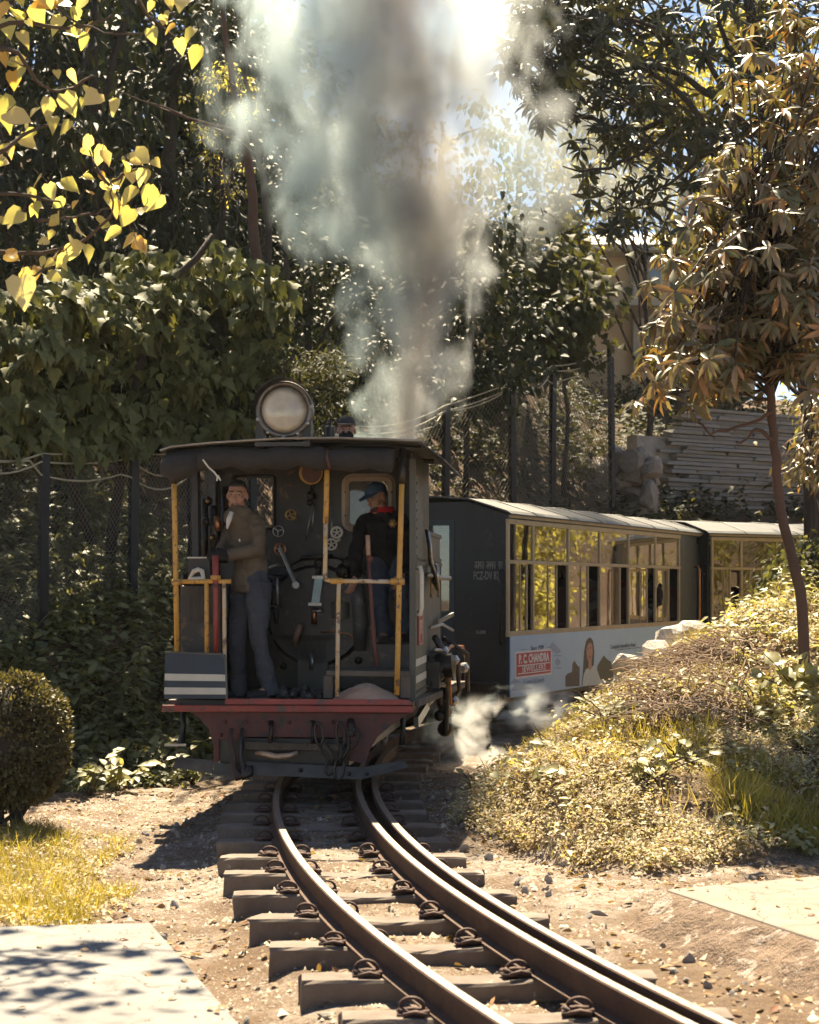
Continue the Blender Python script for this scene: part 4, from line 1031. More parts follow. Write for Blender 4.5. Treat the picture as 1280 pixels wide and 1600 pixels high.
    fr = MB(); fr.box(dx0 - .03, dx0 + .03, -.012, .04, zb, dz + .03); fr.box(dx1 - .03, dx1 + .03, -.012, .04, zb, dz + .03); fr.box(dx0 + .03, dx1 - .03, -.012, .04, dz - .03, dz + .03); fr.box(dx0 + .03, dx1 - .03, -.008, .035, zb, 1.25)
    ed = LMc('end_door', fr, M_navy); LMc('door_pane', MB().box(dx0 + .03, dx1 - .03, .01, .016, 1.25, dz - .03), M_pane2, ed)
    # rivets and seams of the near end
    rv = MB().sphere((0, 0, 0), .011, 6, 4).mesh('rivet', M_navy2, True)
    for xx in (-.07, -.46, -wd + .07):
        for zz in np.arange(zb + .1, eave - .05, .16): link('rivet', rv, root, (xx, -.002, zz))
    LMc('waist_strip', MB().box(dx1 + .04, -.035, -.007, -.0006, zw0 - .03, zw0 + .01), M_navy2)
    LMc('buffer_beam', MB().box(-wd + .1, -.1, -.09, -.01, zb - .12, zb + .14), M_blk2, bevel=.01)
    for xx in (-.09, -wd + .09): LMc('end_handrail', MB().tube([(xx, -.005, zw0 - .1), (xx, -.05, zw0 - .08), (xx, -.05, ztr - .1), (xx, -.005, ztr - .08)], .013, 7), M_blk2, smooth=True)
    # roof
    pr = [(.055, eave - .03), (.0, eave + .005), (-.46, eave + .15), (-wd / 2, eave + .19), (-wd + .46, eave + .15), (-wd, eave + .005), (-wd - .055, eave - .03)]
    A = [(x, -.06, z) for x, z in pr]; B = [(x, L + .06, z) for x, z in pr]
    LMc('roof', MB().strip(A, B, (0, 0, .018)), M_roofc)
    for y in np.arange(.75, L, 1.15):
        LMc('roof_seam', MB().tube([(x, y, z + .02) for x, z in pr], .011, 5), M_roofc)
    for y in np.arange(.9, L - .8, 1.17):
        for x0 in (-.72, -wd + .12):
            st = LMc('seat', MB().box(x0, x0 + .6, y - .2, y + .2, zb + .66, zb + .76), M_seat, bevel=.03)
            LMc('seat_back', MB().box(x0, x0 + .6, y + .2, y + .27, zb + .7, zb + 1.2), M_seat, st, bevel=.03)
    return root
CO = np.array([1.10, 19.5]); CH = .434
def coach_y(px, ox=1.10, oy=19.5, h=.434):
    a = (px - 640) / FPX; return (oy * a - ox) / (math.sin(h) - math.cos(h) * a)
def zat(px, py, ox=1.10, oy=19.5, h=.434):
    Y = oy + math.cos(h) * coach_y(px, ox, oy, h); return CZ - (py - HZ) / FPX * Y
posts1 = [coach_y(p) for p in (795.5, 834, 889, 938, 983, 1025, 1062)]
E1 = zat(797, 801); ZW1 = zat(834, 816); ZT = zat(834, 879); ZW0 = zat(834, 990); ZB = zat(797, 1086)
L1 = coach_y(1104)
c1_ = coach('passenger_coach', 'dark blue coach with tan barred windows carrying a pale blue jewellery advertisement', 1.10, 19.5, CH, L1, posts1, [.75, .66, .62, .7, .68, .55], E1, ZW1, ZT, ZW0, ZB)
h2_ = .96
o2x, o2y = (1108 - 640) / FPX * 26.5, 26.5
posts2 = [coach_y(p, o2x, o2y, h2_) for p in (1113.5, 1159, 1227)]; dlt = posts2[2] - posts2[1]
posts2 += [posts2[-1] + dlt * k for k in (1, 2, 3)]
c2_ = coach('passenger_coach', 'second coach further round the bend with yellow reflections in its windows, behind the bank', o2x, o2y, h2_, posts2[-1] + 1.15, posts2, [.62, .8, .7, .7, .7], E1, ZW1, ZT, ZW0, ZB)
# advertisement along the side of the first coach
bx = .002; y0, y1 = coach_y(796), coach_y(1000); z1 = ZW0 - .012; z0 = ZB
M_ban = surf('pale_blue_banner', (.33, .48, .62), (.42, .56, .66), 1.2, .45, bmp=.08)
ban = MB().box(bx, bx + .012, y0, L1 - 1.1, z0 - .03, z1).build('banner', M_ban, c1_, bevel=.003)
def flat(name, color, poly, lift=.0, parent=ban):
    """flat print: polygon in (along, up)"""
    xx = bx + .0125 + lift
    m = MB().prism(poly, (xx, 0, 0), (0, 1, 0), (0, 0, 1), (.0012, 0, 0))
    return m.build(name, color if not isinstance(color, tuple) else surf('print_' + name, color, None and color, 6, .5, bmp=0), parent)
def BP(px, py):
    return (coach_y(px), zat(px, py))
M_pred = surf('print_red', (.50, .03, .045), (.42, .025, .04), 5, .45, bmp=0); M_pwh = surf('print_white', (.75, .72, .70), None or (.68, .66, .64), 5, .5, bmp=0)
a, b = BP(805, 1022), BP(858.5, 1056.5); zc0, zc1 = BP(805, 1057.5)[1], BP(805, 1021.5)[1]
flat('sign_border', M_pwh, [(a[0] - .03, zc0 - .025), (b[0] + .03, zc0 - .025), (b[0] + .03, zc1 + .025), (a[0] - .03, zc1 + .025)])
flat('sign_ground', M_pred, [(a[0], zc0), (b[0], zc0), (b[0], zc1), (a[0], zc1)], .002)
w = b[0] - a[0]; hgt = zc1 - zc0
for zz in (.46, .11): flat('sign_line', M_pwh, [(a[0] + .03, zc0 + hgt * zz - .006), (b[0] - .03, zc0 + hgt * zz - .006), (b[0] - .03, zc0 + hgt * zz + .006), (a[0] + .03, zc0 + hgt * zz + .006)], .004)
def btext(body, y, z, size, mat, sx=1, bold=0, sp=1.0): return text('lettering', body, size, mat, ban, (bx + .0175, y, z), RS, .001, bold, sx=sx, spacing=sp)
btext('P. C. CHANDRA', (a[0] + b[0]) / 2, zc0 + hgt * .72, hgt * .52, M_pwh, w / (hgt * .52 * 8.1), .006)
btext('JEWELLERS', (a[0] + b[0]) / 2, zc0 + hgt * .28, hgt * .34, M_pwh, w / (hgt * .34 * 7.9), .002, 1.15)
M_pgr = surf('print_slate', (.13, .17, .24), (.1, .13, .19), 5, .5, bmp=0); M_pbl = surf('print_soft_blue', (.30, .38, .48), (.26, .34, .44), 5, .5, bmp=0)
ym = (a[0] + b[0]) / 2
btext('Since 1939', ym + .1, BP(830, 1013)[1], .075, M_pgr, 1.3)
for q0, q1 in ((a[0] + .1, ym - .2), (ym + .4, b[0] + .02)): flat('print_rule', M_pgr, [(q0, BP(830, 1014)[1]), (q1, BP(830, 1014)[1]), (q1, BP(830, 1013.4)[1]), (q0, BP(830, 1013.4)[1])])
btext('A jewel of jewels', ym, BP(830, 1064)[1], .085, M_pbl, 1.15)
flat('print_hill', M_pbl, [BP(796, 1068), BP(812, 1066), BP(802, 1060)]); flat('print_hill', M_pbl, [BP(796.5, 1080), BP(830, 1076), BP(818, 1070), BP(803, 1069)], -.0003)
flat('print_diamond', M_pbl, [BP(855, 1012), BP(862, 1003), BP(876, 1018), BP(868, 1022)])
flat('print_diamond', M_pbl, [BP(865, 1034), BP(870, 1028), BP(875, 1034), BP(870, 1041)])
for py in (1025, 1044): flat('print_rule', M_pgr, [BP(864, py), BP(876, py), BP(876, py - .8), BP(864, py - .8)])
M_sk = surf('print_skin', (.45, .26, .18), None or (.4, .22, .15), 5, .5, bmp=0); M_dk = surf('print_dark', (.05, .045, .05), (.07, .06, .06), 6, .5, bmp=0); M_pl = surf('print_dress', (.52, .58, .55), (.44, .5, .48), 6, .5, bmp=0)
flat('print_bush', M_dk, [BP(882, 1073), BP(882, 1056), BP(886, 1052), BP(892, 1050), BP(893, 1037), BP(896, 1032), BP(898, 1036), BP(902, 1042), BP(904, 1040), BP(904, 1072)])
flat('print_bush', surf('print_shrub', (.09, .10, .07), None, 20, .5, bmp=0), [BP(930, 1060), BP(932, 1040), BP(938, 1030), BP(942, 1024), BP(947, 1030), BP(953, 1034), BP(957, 1050), BP(957, 1066)])
flat('woman_print', M_dk, [BP(907, 1072), BP(909, 1050), BP(911, 1018), BP(914, 1002), BP(918, 996.5), BP(922, 997), BP(925, 1002), BP(927, 1018), BP(926, 1040), BP(920, 1046)], .001)
flat('woman_print', M_pl, [BP(908, 1072), BP(910, 1054), BP(914, 1045), BP(918, 1043), BP(926, 1040), BP(931, 1046), BP(935, 1058), BP(938, 1070)], .002)
flat('woman_print', M_sk, [BP(917, 1045), BP(917.5, 1034), BP(915, 1028), BP(914, 1014), BP(917, 1006), BP(921, 1004), BP(923.5, 1008), BP(924, 1020), BP(922.5, 1030), BP(922.5, 1040), BP(924, 1042), BP(920, 1047)], .003)
flat('woman_print', surf('print_lips', (.4, .1, .1), None, 5, .5, bmp=0), [BP(917.5, 1025.5), BP(921.5, 1024.5), BP(920, 1028)], .0045)
for p, q in ((916.5, 1014), (921, 1013)): flat('woman_print', M_dk, [BP(p - .8, q), BP(p + 1, q), BP(p + 1, q - 1.6), BP(p - .8, q - 1.4)], .0045)
btext('Complete Jewellery Store', BP(972, 1010)[0], BP(972, 1009)[1], .085, M_pgr, 1.2)
flat('print_rule', M_pgr, [BP(962, 1016), BP(1000, 1012), BP(1000, 1011), BP(962, 1015)])
# lettering on the end wall of the first coach
M_ltr = surf('faded_lettering', (.22, .21, .19), (.13, .125, .115), 14, .6, bmp=0)
def end_x(px): a = (px - 640) / FPX; return (19.5 * a - 1.1) / (math.cos(CH) + math.sin(CH) * a)
def end_p(px, py):
    x = end_x(px); return x, CZ - (py - HZ) / FPX * (19.5 - math.sin(CH) * x)
FS = (math.pi / 2, 0, 0)
x, z = end_p(762, 900); text('lettering', 'FCZ-DV 821', .125, M_ltr, c1_, (x, -.003, z), FS, .001, .002, sx=.52)
x, z = end_p(763, 842); text('lettering', '2', .26, surf('faint_lettering', (.03, .032, .032), None, 8, .6, bmp=0), c1_, (x, -.003, z), FS, .001, .004, sx=.9)
x, z = end_p(751, 988); text('lettering', '16.800', .05, M_ltr, c1_, (x, -.003, z), FS, .001, .003, sx=.9)
# the line of script above it: hanging strokes from a head bar
mb = MB(); xa, za = end_p(742, 884); xb, zb2 = end_p(786, 884)
q = np.linspace(xa, xb, 13); rr = random.Random(4)
for i in range(12):
    if i in (4, 9): continue
    mb.box(q[i], q[i + 1] - .004, -.003, -.001, za + .035, za + .045)
    mb.box(q[i + 1] - .014, q[i + 1] - .005, -.0035, -.0012, za - .035, za + .034)
    mb.torus((q[i] + .012, -.003, za + rr.uniform(-.01, .012)), .013, .004, (0, 1, 0), 9, 4, rr.uniform(0, 2), rr.uniform(4, 6))
mb.build('script_lettering', M_ltr, c1_)
# ================================================================== people
def remesh(o, vox, smooth=2, fac=.5):
    r = o.modifiers.new('remesh', 'REMESH'); r.mode = 'VOXEL'; r.voxel_size = vox; r.use_smooth_shade = True
    if smooth:
        s = o.modifiers.new('smooth', 'SMOOTH'); s.iterations = smooth; s.factor = fac
    return o
CT = bpy.data.textures.new('folds', 'CLOUDS'); CT.noise_scale = .10; CT.noise_depth = 2
def folds(o, st):
    d = o.modifiers.new('folds', 'DISPLACE'); d.texture = CT; d.texture_coords = 'LOCAL'; d.strength = st; d.mid_level = .5
    return o
def cloth(name, c1, c2=None, rough=.9, fold=.012, sc=9):
    m, nt, b, out = newmat(name); co = objco(nt)
    col = mixc(nt, ramp(nt, noise(nt, 5, 4, .6, co), [(.35, (0, 0, 0)), (.7, (1, 1, 1))]), c1, c2 or tuple(x * .7 for x in c1))
    nt.links.new(col, b.inputs['Base Color']); b.inputs['Roughness'].default_value = rough; b.inputs['Specular IOR Level'].default_value = .25
    mp = nd(nt, 'ShaderNodeMapping'); mp.inputs['Scale'].default_value = (1, 1, 2.2); nt.links.new(co, mp.inputs[0])
    bump(nt, noise(nt, sc, 3, .5, mp.outputs[0], 1.2), .8, fold, b); return m
M_skin = {}
def skin(tone):
    if tone not in M_skin: M_skin[tone] = surf('skin_tone', tone, tuple(x * .8 for x in tone), 8, .5, bmp=.1, bdist=.002)
    return M_skin[tone]
M_hair = surf('black_hair', (.012, .010, .009), (.02, .017, .015), 40, .6, bmp=.8, bdist=.004, bscale=120)
M_eyew = surf('eye_white', (.36, .32, .28), None, 5, .3, bmp=0); M_eyed = surf('eye_dark', (.02, .012, .01), None, 5, .2, bmp=0)
def person(label, J, f, tone, top=None, bottom=None, shoes=None, tilt=(0, 0, 1), hair=True, cap=None, capbrim=None, mask=None, glove=None, hood=False, scarf=None, group=None, vox=.0075, seated=False, beard=False, torso_f=None, sz=1.0, slim=1.0):
    """J: joints in world coordinates"""
    J = {k: np.asarray(v, float) for k, v in J.items()}
    base = np.array([J['pelvis'][0], J['pelvis'][1], min(J['anL'][2], J['anR'][2]) - .07])
    root = empty('person', tuple(base), 0, label, 'person', group)
    J = {k: v - base for k, v in J.items()}
    f = norm(np.asarray(f, float)); u = np.asarray(tilt, float); u = norm(u - f * np.dot(u, f)); r = np.cross(f, u)
    R = np.stack([r, f, u], 1)
    c = J['head']; s = sz
    def hp(a, b_, d): return c + (r * a + f * b_ + u * d) * s
    mb = MB()
    E = lambda p, rad, n=14, k=9: mb.sphere(p, np.array(rad) * s, n, k, rot=R)
    E(hp(0, -.012, .03), (.073, .092, .083), 18, 11); E(hp(0, .022, -.03), (.060, .064, .084)); E(hp(0, .06, -.098), (.03, .026, .02))
    for q in (-1, 1):
        E(hp(q * .04, .05, -.03), (.024, .024, .024)); E(hp(q * .078, -.008, -.012), (.010, .02, .032)); E(hp(q * .046, .01, -.072), (.02, .04, .03))
    mb.tube([hp(-.045, .066, .02), hp(0, .082, .022), hp(.045, .066, .02)], np.array([.011, .013, .011]) * s, 8)
    mb.tube([hp(0, .084, .012), hp(0, .098, -.012), hp(0, .106, -.032)], np.array([.009, .012, .017]) * s, 8)
    E(hp(0, .082, -.058), (.023, .011, .008)); E(hp(0, .08, -.07), (.020, .011, .008))
    sh_ax = norm(J['shL'] - J['shR']); tf = norm(np.cross(np.array([0, 0, 1.0]), sh_ax)) if torso_f is None else norm(torso_f)
    nb = J['neck']
    mb.tube([hp(0, -.02, -.02), hp(0, -.02, -.09), nb], np.array([.05, .052, .062]) * s, 12)
    pel = J['pelvis']; ch = J['chest']
    def torso(m, g=0.0, low=0.0, k=1):
        pts = [pel - np.array([0, 0, .06 + low]), pel + (ch - pel) * .12, pel + (ch - pel) * .5, ch, ch + (nb - ch) * .55, nb + (nb - ch) * .05]
        w_ = np.array([.165, .17, .155, .175, .165, .07]) * s * slim + g; d_ = np.array([.105, .115, .105, .118, .10, .065]) * s + g
        m.tube(pts, 1.0, 18, ell=(w_, d_, sh_ax))
    def limb(m, pts, rad, g=0.0): m.tube(pts, np.array(rad) * s + g, 12)
    torso(mb, -.018)
    def mid(a, b_, t): return a + (b_ - a) * t
    for q in 'LR':
        sh_, el, wr, hip, kn, an = (J[k + q] for k in ('sh', 'el', 'wr', 'hip', 'kn', 'an'))
        limb(mb, [mid(ch, sh_, .5), sh_, mid(sh_, el, .5), el, mid(el, wr, .4), wr], [.05, .052, .044, .036, .037, .026])
        limb(mb, [hip + (0, 0, .05), mid(hip, kn, .3), kn, mid(kn, an, .35), an], [.066, .07, .052, .048, .034])
        toe = J['toe' + q]
        limb(mb, [an, mid(an, toe, .5) - (0, 0, .01), toe], [.036, .035, .03])
        # hand: palm and five fingers curled round what it holds
        hd = norm(J.get('hand' + q, wr + (wr - el)) - wr); up_ = norm(np.cross(np.cross(hd, np.array([0, 0, 1.0])), hd)) if abs(hd[2]) < .95 else np.array([0, -1.0, 0])
        sd_ = np.cross(hd, up_)
        mb.sphere(wr + hd * .05 * s, np.array([.02, .048, .038]) * s, 10, 7, rot=np.stack([sd_, hd, up_], 1))
        inn = sd_ if np.dot(sd_, nb - wr) > 0 else -sd_
        for i, ln in enumerate((.075, .083, .078, .062)):
            b0 = wr + (hd * .08 + up_ * (.027 - .018 * i)) * s
            mb.tube([b0, b0 + (hd * ln * .5 + inn * .006) * s, b0 + (hd * ln * .8 + inn * .03) * s, b0 + (hd * ln * .75 + inn * .05) * s], np.array([.0095, .009, .008, .007]) * s, 6)
        b0 = wr + (hd * .035 + up_ * .03) * s; mb.tube([b0, b0 + (hd * .03 + up_ * .022 + inn * .01) * s, b0 + (hd * .055 + up_ * .025 + inn * .02) * s], np.array([.012, .0105, .008]) * s, 6)
    remesh(mb.build('body', skin(tone), root), vox, 1)
    # eyes, brows, mouth
    if not cap or not mask or True:
        for q in (-1, 1):
            ey = MB().sphere(hp(q * .031, .066, .004), .0125 * s, 10, 7).build('eye', M_eyew, root, smooth=True)
            MB().sphere(hp(q * .031, .0745, .004), .0066 * s, 8, 6).build('iris', M_eyed, ey, smooth=True)
            MB().tube([hp(q * .014, .090, .028), hp(q * .034, .085, .030), hp(q * .052, .069, .022)], np.array([.004, .005, .003]) * s, 6).build('eyebrow', M_hair, root, smooth=True)
        if not mask: MB().tube([hp(-.022, .083, -.064), hp(0, .093, -.0625), hp(.022, .083, -.064)], .0022 * s, 5).build('mouth', surf('lips', (.09, .03, .025), None, 5, .5, bmp=0), root, smooth=True)
    if hair:
        hb = MB(); hb.sphere((0, 0, 0), 1, 22, 14); V = hb.v[0]
        lim = np.where(V[:, 1] > 0, .16 + .36 * sstep(.1, .8, V[:, 1]), .15 - .75 * sstep(0, -.7, V[:, 1]))
        k = np.where(V[:, 2] > lim, 1.085, .9) + .02 * np.sin(V[:, 0] * 23 + V[:, 2] * 17)
        V = V * k[:, None] * np.array([.074, .093, .085]) * s
        hb.v[0] = hp(0, -.012, .03) + V @ R.T; hb.build('hair', M_hair, root, smooth=True)
    if beard:
        hb = MB(); hb.sphere(hp(0, .05, -.075), np.array([.046, .044, .034]) * s, 14, 9, rot=R).build('beard', M_hair, root, smooth=True)
    if cap is not None:
        hb = MB(); hb.sphere((0, 0, 0), 1, 22, 14); V = hb.v[0]; V[:, 2] = np.maximum(V[:, 2], .02 + .1 * np.maximum(V[:, 1], 0))
        hb.v[0] = hp(0, -.010, .045) + (V * np.array([.086, .106, .088]) * s) @ R.T
        cp = hb.build('cap', cap, root, smooth=True)
        bm_ = MB(); an = np.linspace(-1.15, 1.15, 13); A = [hp(.082 * math.sin(t), -.01 + .1 * math.cos(t), .052) for t in an]; B = [hp(.088 * math.sin(t), -.005 + (.1 + .075 * math.cos(t) ** .7) * math.cos(t) + .01, .05 - .018 * math.cos(t)) for t in an]
        bm_.strip(A, B, u * .006 * s); bm_.build('cap_brim', capbrim or cap, cp, smooth=False)
        MB().sphere(hp(0, -.01, .134), .009 * s, 6, 5).build('cap_button', capbrim or cap, cp)
    if mask is not None:
        mk = MB(); mk.sphere(hp(0, .04, -.055), np.array([.068, .068, .056]) * s, 18, 11, rot=R); mk.build('face_mask', mask, root, smooth=True)
    if top is not None:
        m = MB(); torso(m, .012, .06)
        for q in 'LR':
            sh_, el, wr = J['sh' + q], J['el' + q], J['wr' + q]
            m.sphere(sh_ - (0, 0, .01), .062 * s, 10, 8); m.tube([nb - (0, 0, .005), mid(nb, sh_, .5) + (0, 0, .012), sh_], np.array([.055, .055, .058]) * s, 10)
            limb(m, [mid(ch, sh_, .55), sh_, mid(sh_, el, .3), mid(sh_, el, .75), el, mid(el, wr, .3), mid(el, wr, .75), mid(el, wr, .93), wr], [.06, .066, .066, .06, .06, .056, .048, .047, .038])
        m.torus(nb + (0, 0, .012) - tf * .01, .066 * s, .022 * s, (0, 0, 1), 18, 8)
        if hood:
            m.tube([nb + sh_ax * .085 + tf * .05 + (0, 0, -.02), nb + sh_ax * .092 - tf * .02 + (0, 0, .025), nb - tf * .085 + (0, 0, .03), nb - sh_ax * .092 - tf * .02 + (0, 0, .025), nb - sh_ax * .085 + tf * .05 + (0, 0, -.02)], np.array([.02, .035, .05, .035, .02]) * s, 10)
            m.sphere(nb - tf * .10 + (0, 0, -.035), (.085, .055, .075), 12, 8)
        # rolled hem
        hem = pel - np.array([0, 0, .07]); m.tube([hem - (0, 0, .04), hem + (0, 0, .03)], 1.0, 18, ell=(.178 * s, .128 * s, sh_ax))
        folds(remesh(m.build('jacket', top, root), .011, 3), .045)
    if bottom is not None:
        m = MB(); m.tube([pel + (pel - ch) * -.18, pel, pel - np.array([0, 0, .09])], 1.0, 16, ell=(np.array([.158, .168, .15]) * s, np.array([.112, .122, .115]) * s, sh_ax))
        for q in 'LR':
            hip, kn, an = J['hip' + q], J['kn' + q], J['an' + q]
            limb(m, [hip + (0, 0, .03), mid(hip, kn, .3), mid(hip, kn, .75), kn, mid(kn, an, .3), mid(kn, an, .7), mid(kn, an, 1.13)], [.102, .102, .083, .075, .070, .066, .066])
        folds(remesh(m.build('trousers', bottom, root), .011, 3), .04)
    if shoes is not None:
        for q in 'LR':
            an, toe = J['an' + q], J['toe' + q]; d = norm((toe - an) * (1, 1, 0)); fl_ = toe[2] - .035
            m = MB(); a0 = an - d * .03; a0 = np.array([a0[0], a0[1], fl_ + .045])
            m.tube([an + (0, 0, .01), np.array([an[0], an[1], fl_ + .05])], .05 * s, 10)
            m.tube([a0 - d * .03, a0 + d * .04, a0 + d * .12 + (0, 0, -.008), a0 + d * .2 + (0, 0, -.016), a0 + d * .235 + (0, 0, -.02)], np.array([.035, .045, .042, .036, .02]) * s, 10)
            remesh(m.build('shoe', shoes, root), .009, 2)
            m = MB(); m.tube([a0 - d * .06 + (0, 0, -.04), a0 + d * .06 + (0, 0, -.04), a0 + d * .22 + (0, 0, -.04)], 1.0, 10, ell=(np.array([.034, .045, .036]) * s, np.array([.01, .01, .01]) * s, np.cross(d, [0, 0, 1.0]))); m.build('sole', surf('pale_sole', (.35, .33, .3), None, 8, .7, bmp=.2), root, smooth=True)
    if glove is not None:
        for q in glove[1]:
            el, wr = J['el' + q], J['wr' + q]; hd = norm(J.get('hand' + q, wr + (wr - el)) - wr)
            m = MB(); m.tube([wr - hd * .03, wr + hd * .03, wr + hd * .075], [.036, .05, .045], 10); m.sphere(wr + hd * .1, .045, 10, 7); m.tube([wr + hd * .03 + (0, 0, .03), wr + hd * .08 + (0, 0, .05)], .016, 8)
            for i in range(4): m.tube([wr + hd * .1 + (0, 0, .03 - .021 * i), wr + hd * .14 + (0, 0, .02 - .021 * i)], .012, 6)
            remesh(m.build('glove', glove[0], root), .008, 2)
    if scarf is not None:
        m = MB(); m.torus(nb + (0, 0, .03), .076, .032, (0, 0, 1), 18, 8); m.tube([nb + tf * .08 + (0, 0, .03), nb + tf * .14 + (0, 0, -.03), nb + tf * .16 + (0, 0, -.09)], [.045, .052, .022], 10); remesh(m.build('scarf', scarf, root), .009, 2)
    return root, hp

Y = 13.78
pd, hpd = person('man in brown hoodie and grey trousers standing at the brake column', dict(
    head=P(371, 773, Y), neck=P(382, 803, Y), chest=P(388, 838, Y), pelvis=P(392, 903, Y),
    shL=P(402, 815, Y - .12), elL=P(404, 860, Y - .2), wrL=P(354, 868, Y - .24), handL=P(336, 867, Y - .22),
    shR=P(367, 814, Y + .13), elR=P(352, 850, Y + .1), wrR=P(342, 872, Y - .08), handR=P(334, 870, Y - .15),
    hipL=P(403, 916, Y - .07), knL=P(404, 992, Y - .1), anL=P(420, 1075, Y - .05), toeL=P(397, 1086, Y - .14),
    hipR=P(383, 916, Y + .07), knR=P(371, 998, Y + .02), anR=P(373, 1076, Y + .1), toeR=P(352, 1086, Y + .05)),
    (-.10, -.98, -.10), (.36, .19, .13), cloth('brown_hoodie', (.115, .09, .064), (.075, .058, .042)), cloth('grey_trousers', (.058, .064, .08), (.042, .047, .06)), cloth('dark_shoes', (.03, .028, .03), None, .6), tilt=(.05, 0, 1), glove=(cloth('black_glove', (.012, .012, .013)), 'LR'), hood=True, slim=.86)
j = MB(); b0 = np.array(pd.location)
j.tube([P(362, 800, Y - .12) - b0, P(358, 812, Y - .13) - b0, P(355, 826, Y - .14) - b0], [.018, .022, .008], 8); j.build('shirt_front', cloth('white_shirt', (.6, .58, .54)), pd, smooth=True)
MB().tube([P(374, 842, Y - .3) - b0, P(375, 846, Y - .3) - b0], .006, 5).build('sleeve_tab', M_wht, pd)
Y = 14.5
pm, hpm = person('man in black jacket, blue cap and red scarf standing on a box in the cab', dict(
    head=P(589, 778, Y), neck=P(598, 803, Y + .04), chest=P(601, 828, Y + .06), pelvis=P(606, 872, Y + .1),
    shL=P(628, 815, Y + .05), elL=P(638, 855, Y + .02), wrL=P(630, 897, Y - .06), handL=P(622, 915, Y - .08),
    shR=P(568, 815, Y + .03), elR=P(556, 862, Y - .02), wrR=P(556, 902, Y - .12), handR=P(550, 918, Y - .14),
    hipL=P(621, 880, Y + .08), knL=P(630, 938, Y - .06), anL=P(634, 988, Y - .02), toeL=P(627, 998, Y - .16),
    hipR=P(592, 880, Y + .08), knR=P(594, 938, Y - .08), anR=P(602, 990, Y - .04), toeR=P(592, 1000, Y - .18)),
    (-.68, -.62, -.36), (.38, .20, .13), cloth('black_jacket', (.016, .015, .016), (.01, .01, .011)), cloth('blue_jeans', (.045, .06, .09), (.03, .042, .066)), cloth('grey_shoes', (.13, .11, .10), (.08, .05, .04), .7), tilt=(-.1, 0, 1), cap=cloth('blue_cap', (.06, .11, .19), (.045, .085, .15)), scarf=cloth('red_scarf', (.5, .02, .025), (.4, .015, .02)), beard=True, hair=True)
b0 = np.array(pm.location)
bd = MB(); q = P(614, 818, Y - .13) - b0; bd.sphere(q, (.032, .016, .032), 12, 8)
for k in range(6): bd.sphere(q + np.array([.026 * math.cos(k * 1.05), -.008, .026 * math.sin(k * 1.05)]), .011, 6, 5)
bd.build('badge', M_brs, pm, smooth=True)
Y = 15.75
x0 = np.array([(541 - 640) / FPX * Y, Y, 0]); zf = 1.42
def st_(dx, dy, z): return x0 + np.array([dx, dy, z])
zh = CZ - (672 - HZ) / FPX * Y
person('man in dark cap and black face mask looking over the cab roof', dict(head=st_(0, 0, zh), neck=st_(0, .03, zh - .17), chest=st_(0, .04, zh - .34), pelvis=st_(0, .05, zh - .66),
    shL=st_(.19, .04, zh - .24), elL=st_(.24, .04, zh - .52), wrL=st_(.22, -.04, zh - .76), shR=st_(-.19, .04, zh - .24), elR=st_(-.24, .04, zh - .52), wrR=st_(-.22, -.04, zh - .76),
    hipL=st_(.09, .05, zh - .72), knL=st_(.1, .02, zh - 1.08), anL=st_(.1, .06, zf + .07), toeL=st_(.11, -.1, zf + .035), hipR=st_(-.09, .05, zh - .72), knR=st_(-.1, .02, zh - 1.08), anR=st_(-.1, .06, zf + .07), toeR=st_(-.11, -.1, zf + .035)),
    (0.05, -1, -.02), (.32, .17, .12), cloth('dark_coat', (.03, .03, .032)), cloth('dark_trousers', (.03, .03, .035)), cloth('black_boots', (.015, .015, .015)), cap=cloth('charcoal_cap', (.035, .034, .038), None, .7), capbrim=cloth('cap_edge', (.10, .075, .055)), mask=cloth('black_mask', (.012, .012, .014)), hair=False)
# passengers on the coach seats
def passenger(label, ylocal, xl_, tops, tone, capm=None, mk=None, dz=0.0):
    ch, sh = math.cos(CH), math.sin(CH)
    def q(x, y, z): return np.array([1.10 + ch * x + sh * y, 19.5 - sh * x + ch * y, z])
    zs = ZB + .78 + dz; x, y = xl_, ylocal
    fw = -1                                     # facing back along the train, towards the camera
    J = dict(head=q(x, y + .05 * fw, zs + .66), neck=q(x, y, zs + .5), chest=q(x, y + .02, zs + .32), pelvis=q(x, y + .06, zs + .06),
             shL=q(x - .18, y, zs + .43), elL=q(x - .22, y - .1, zs + .2), wrL=q(x - .12, y - .3, zs + .12), shR=q(x + .18, y, zs + .43), elR=q(x + .22, y - .1, zs + .2), wrR=q(x + .12, y - .3, zs + .12),
             hipL=q(x - .09, y, zs + .06), knL=q(x - .1, y - .4, zs + .06), anL=q(x - .1, y - .4, zs - .36), toeL=q(x - .1, y - .53, zs - .4), hipR=q(x + .09, y, zs + .06), knR=q(x + .1, y - .4, zs + .06), anR=q(x + .1, y - .4, zs - .36), toeR=q(x + .1, y - .53, zs - .4))
    person(label, J, (sh * fw + .25, ch * fw, -.03), tone, cloth('passenger_top', tops), cloth('passenger_trousers', (.04, .045, .06)), None, cap=capm, mask=mk, hair=capm is None, group='passengers seated in the first coach', vox=.011)
pc = [(posts1[i] + posts1[i + 1]) / 2 for i in range(6)]
passenger('passenger with bare head behind the second window from the front', pc[1] + .42, -.36, (.08, .05, .04), (.25, .13, .09))
passenger('passenger in pale cap behind the third window of the coach', pc[2] + .40, -.36, (.04, .04, .05), (.24, .13, .09), cloth('pale_cap', (.45, .42, .36)))
passenger('passenger in grey top behind the fourth window of the coach', pc[3] - .2, -.38, (.12, .11, .11), (.24, .13, .09))
passenger('passenger in dark red top behind the fifth window of the coach', pc[4] - .1, -.40, (.14, .02, .03), (.25, .13, .09))
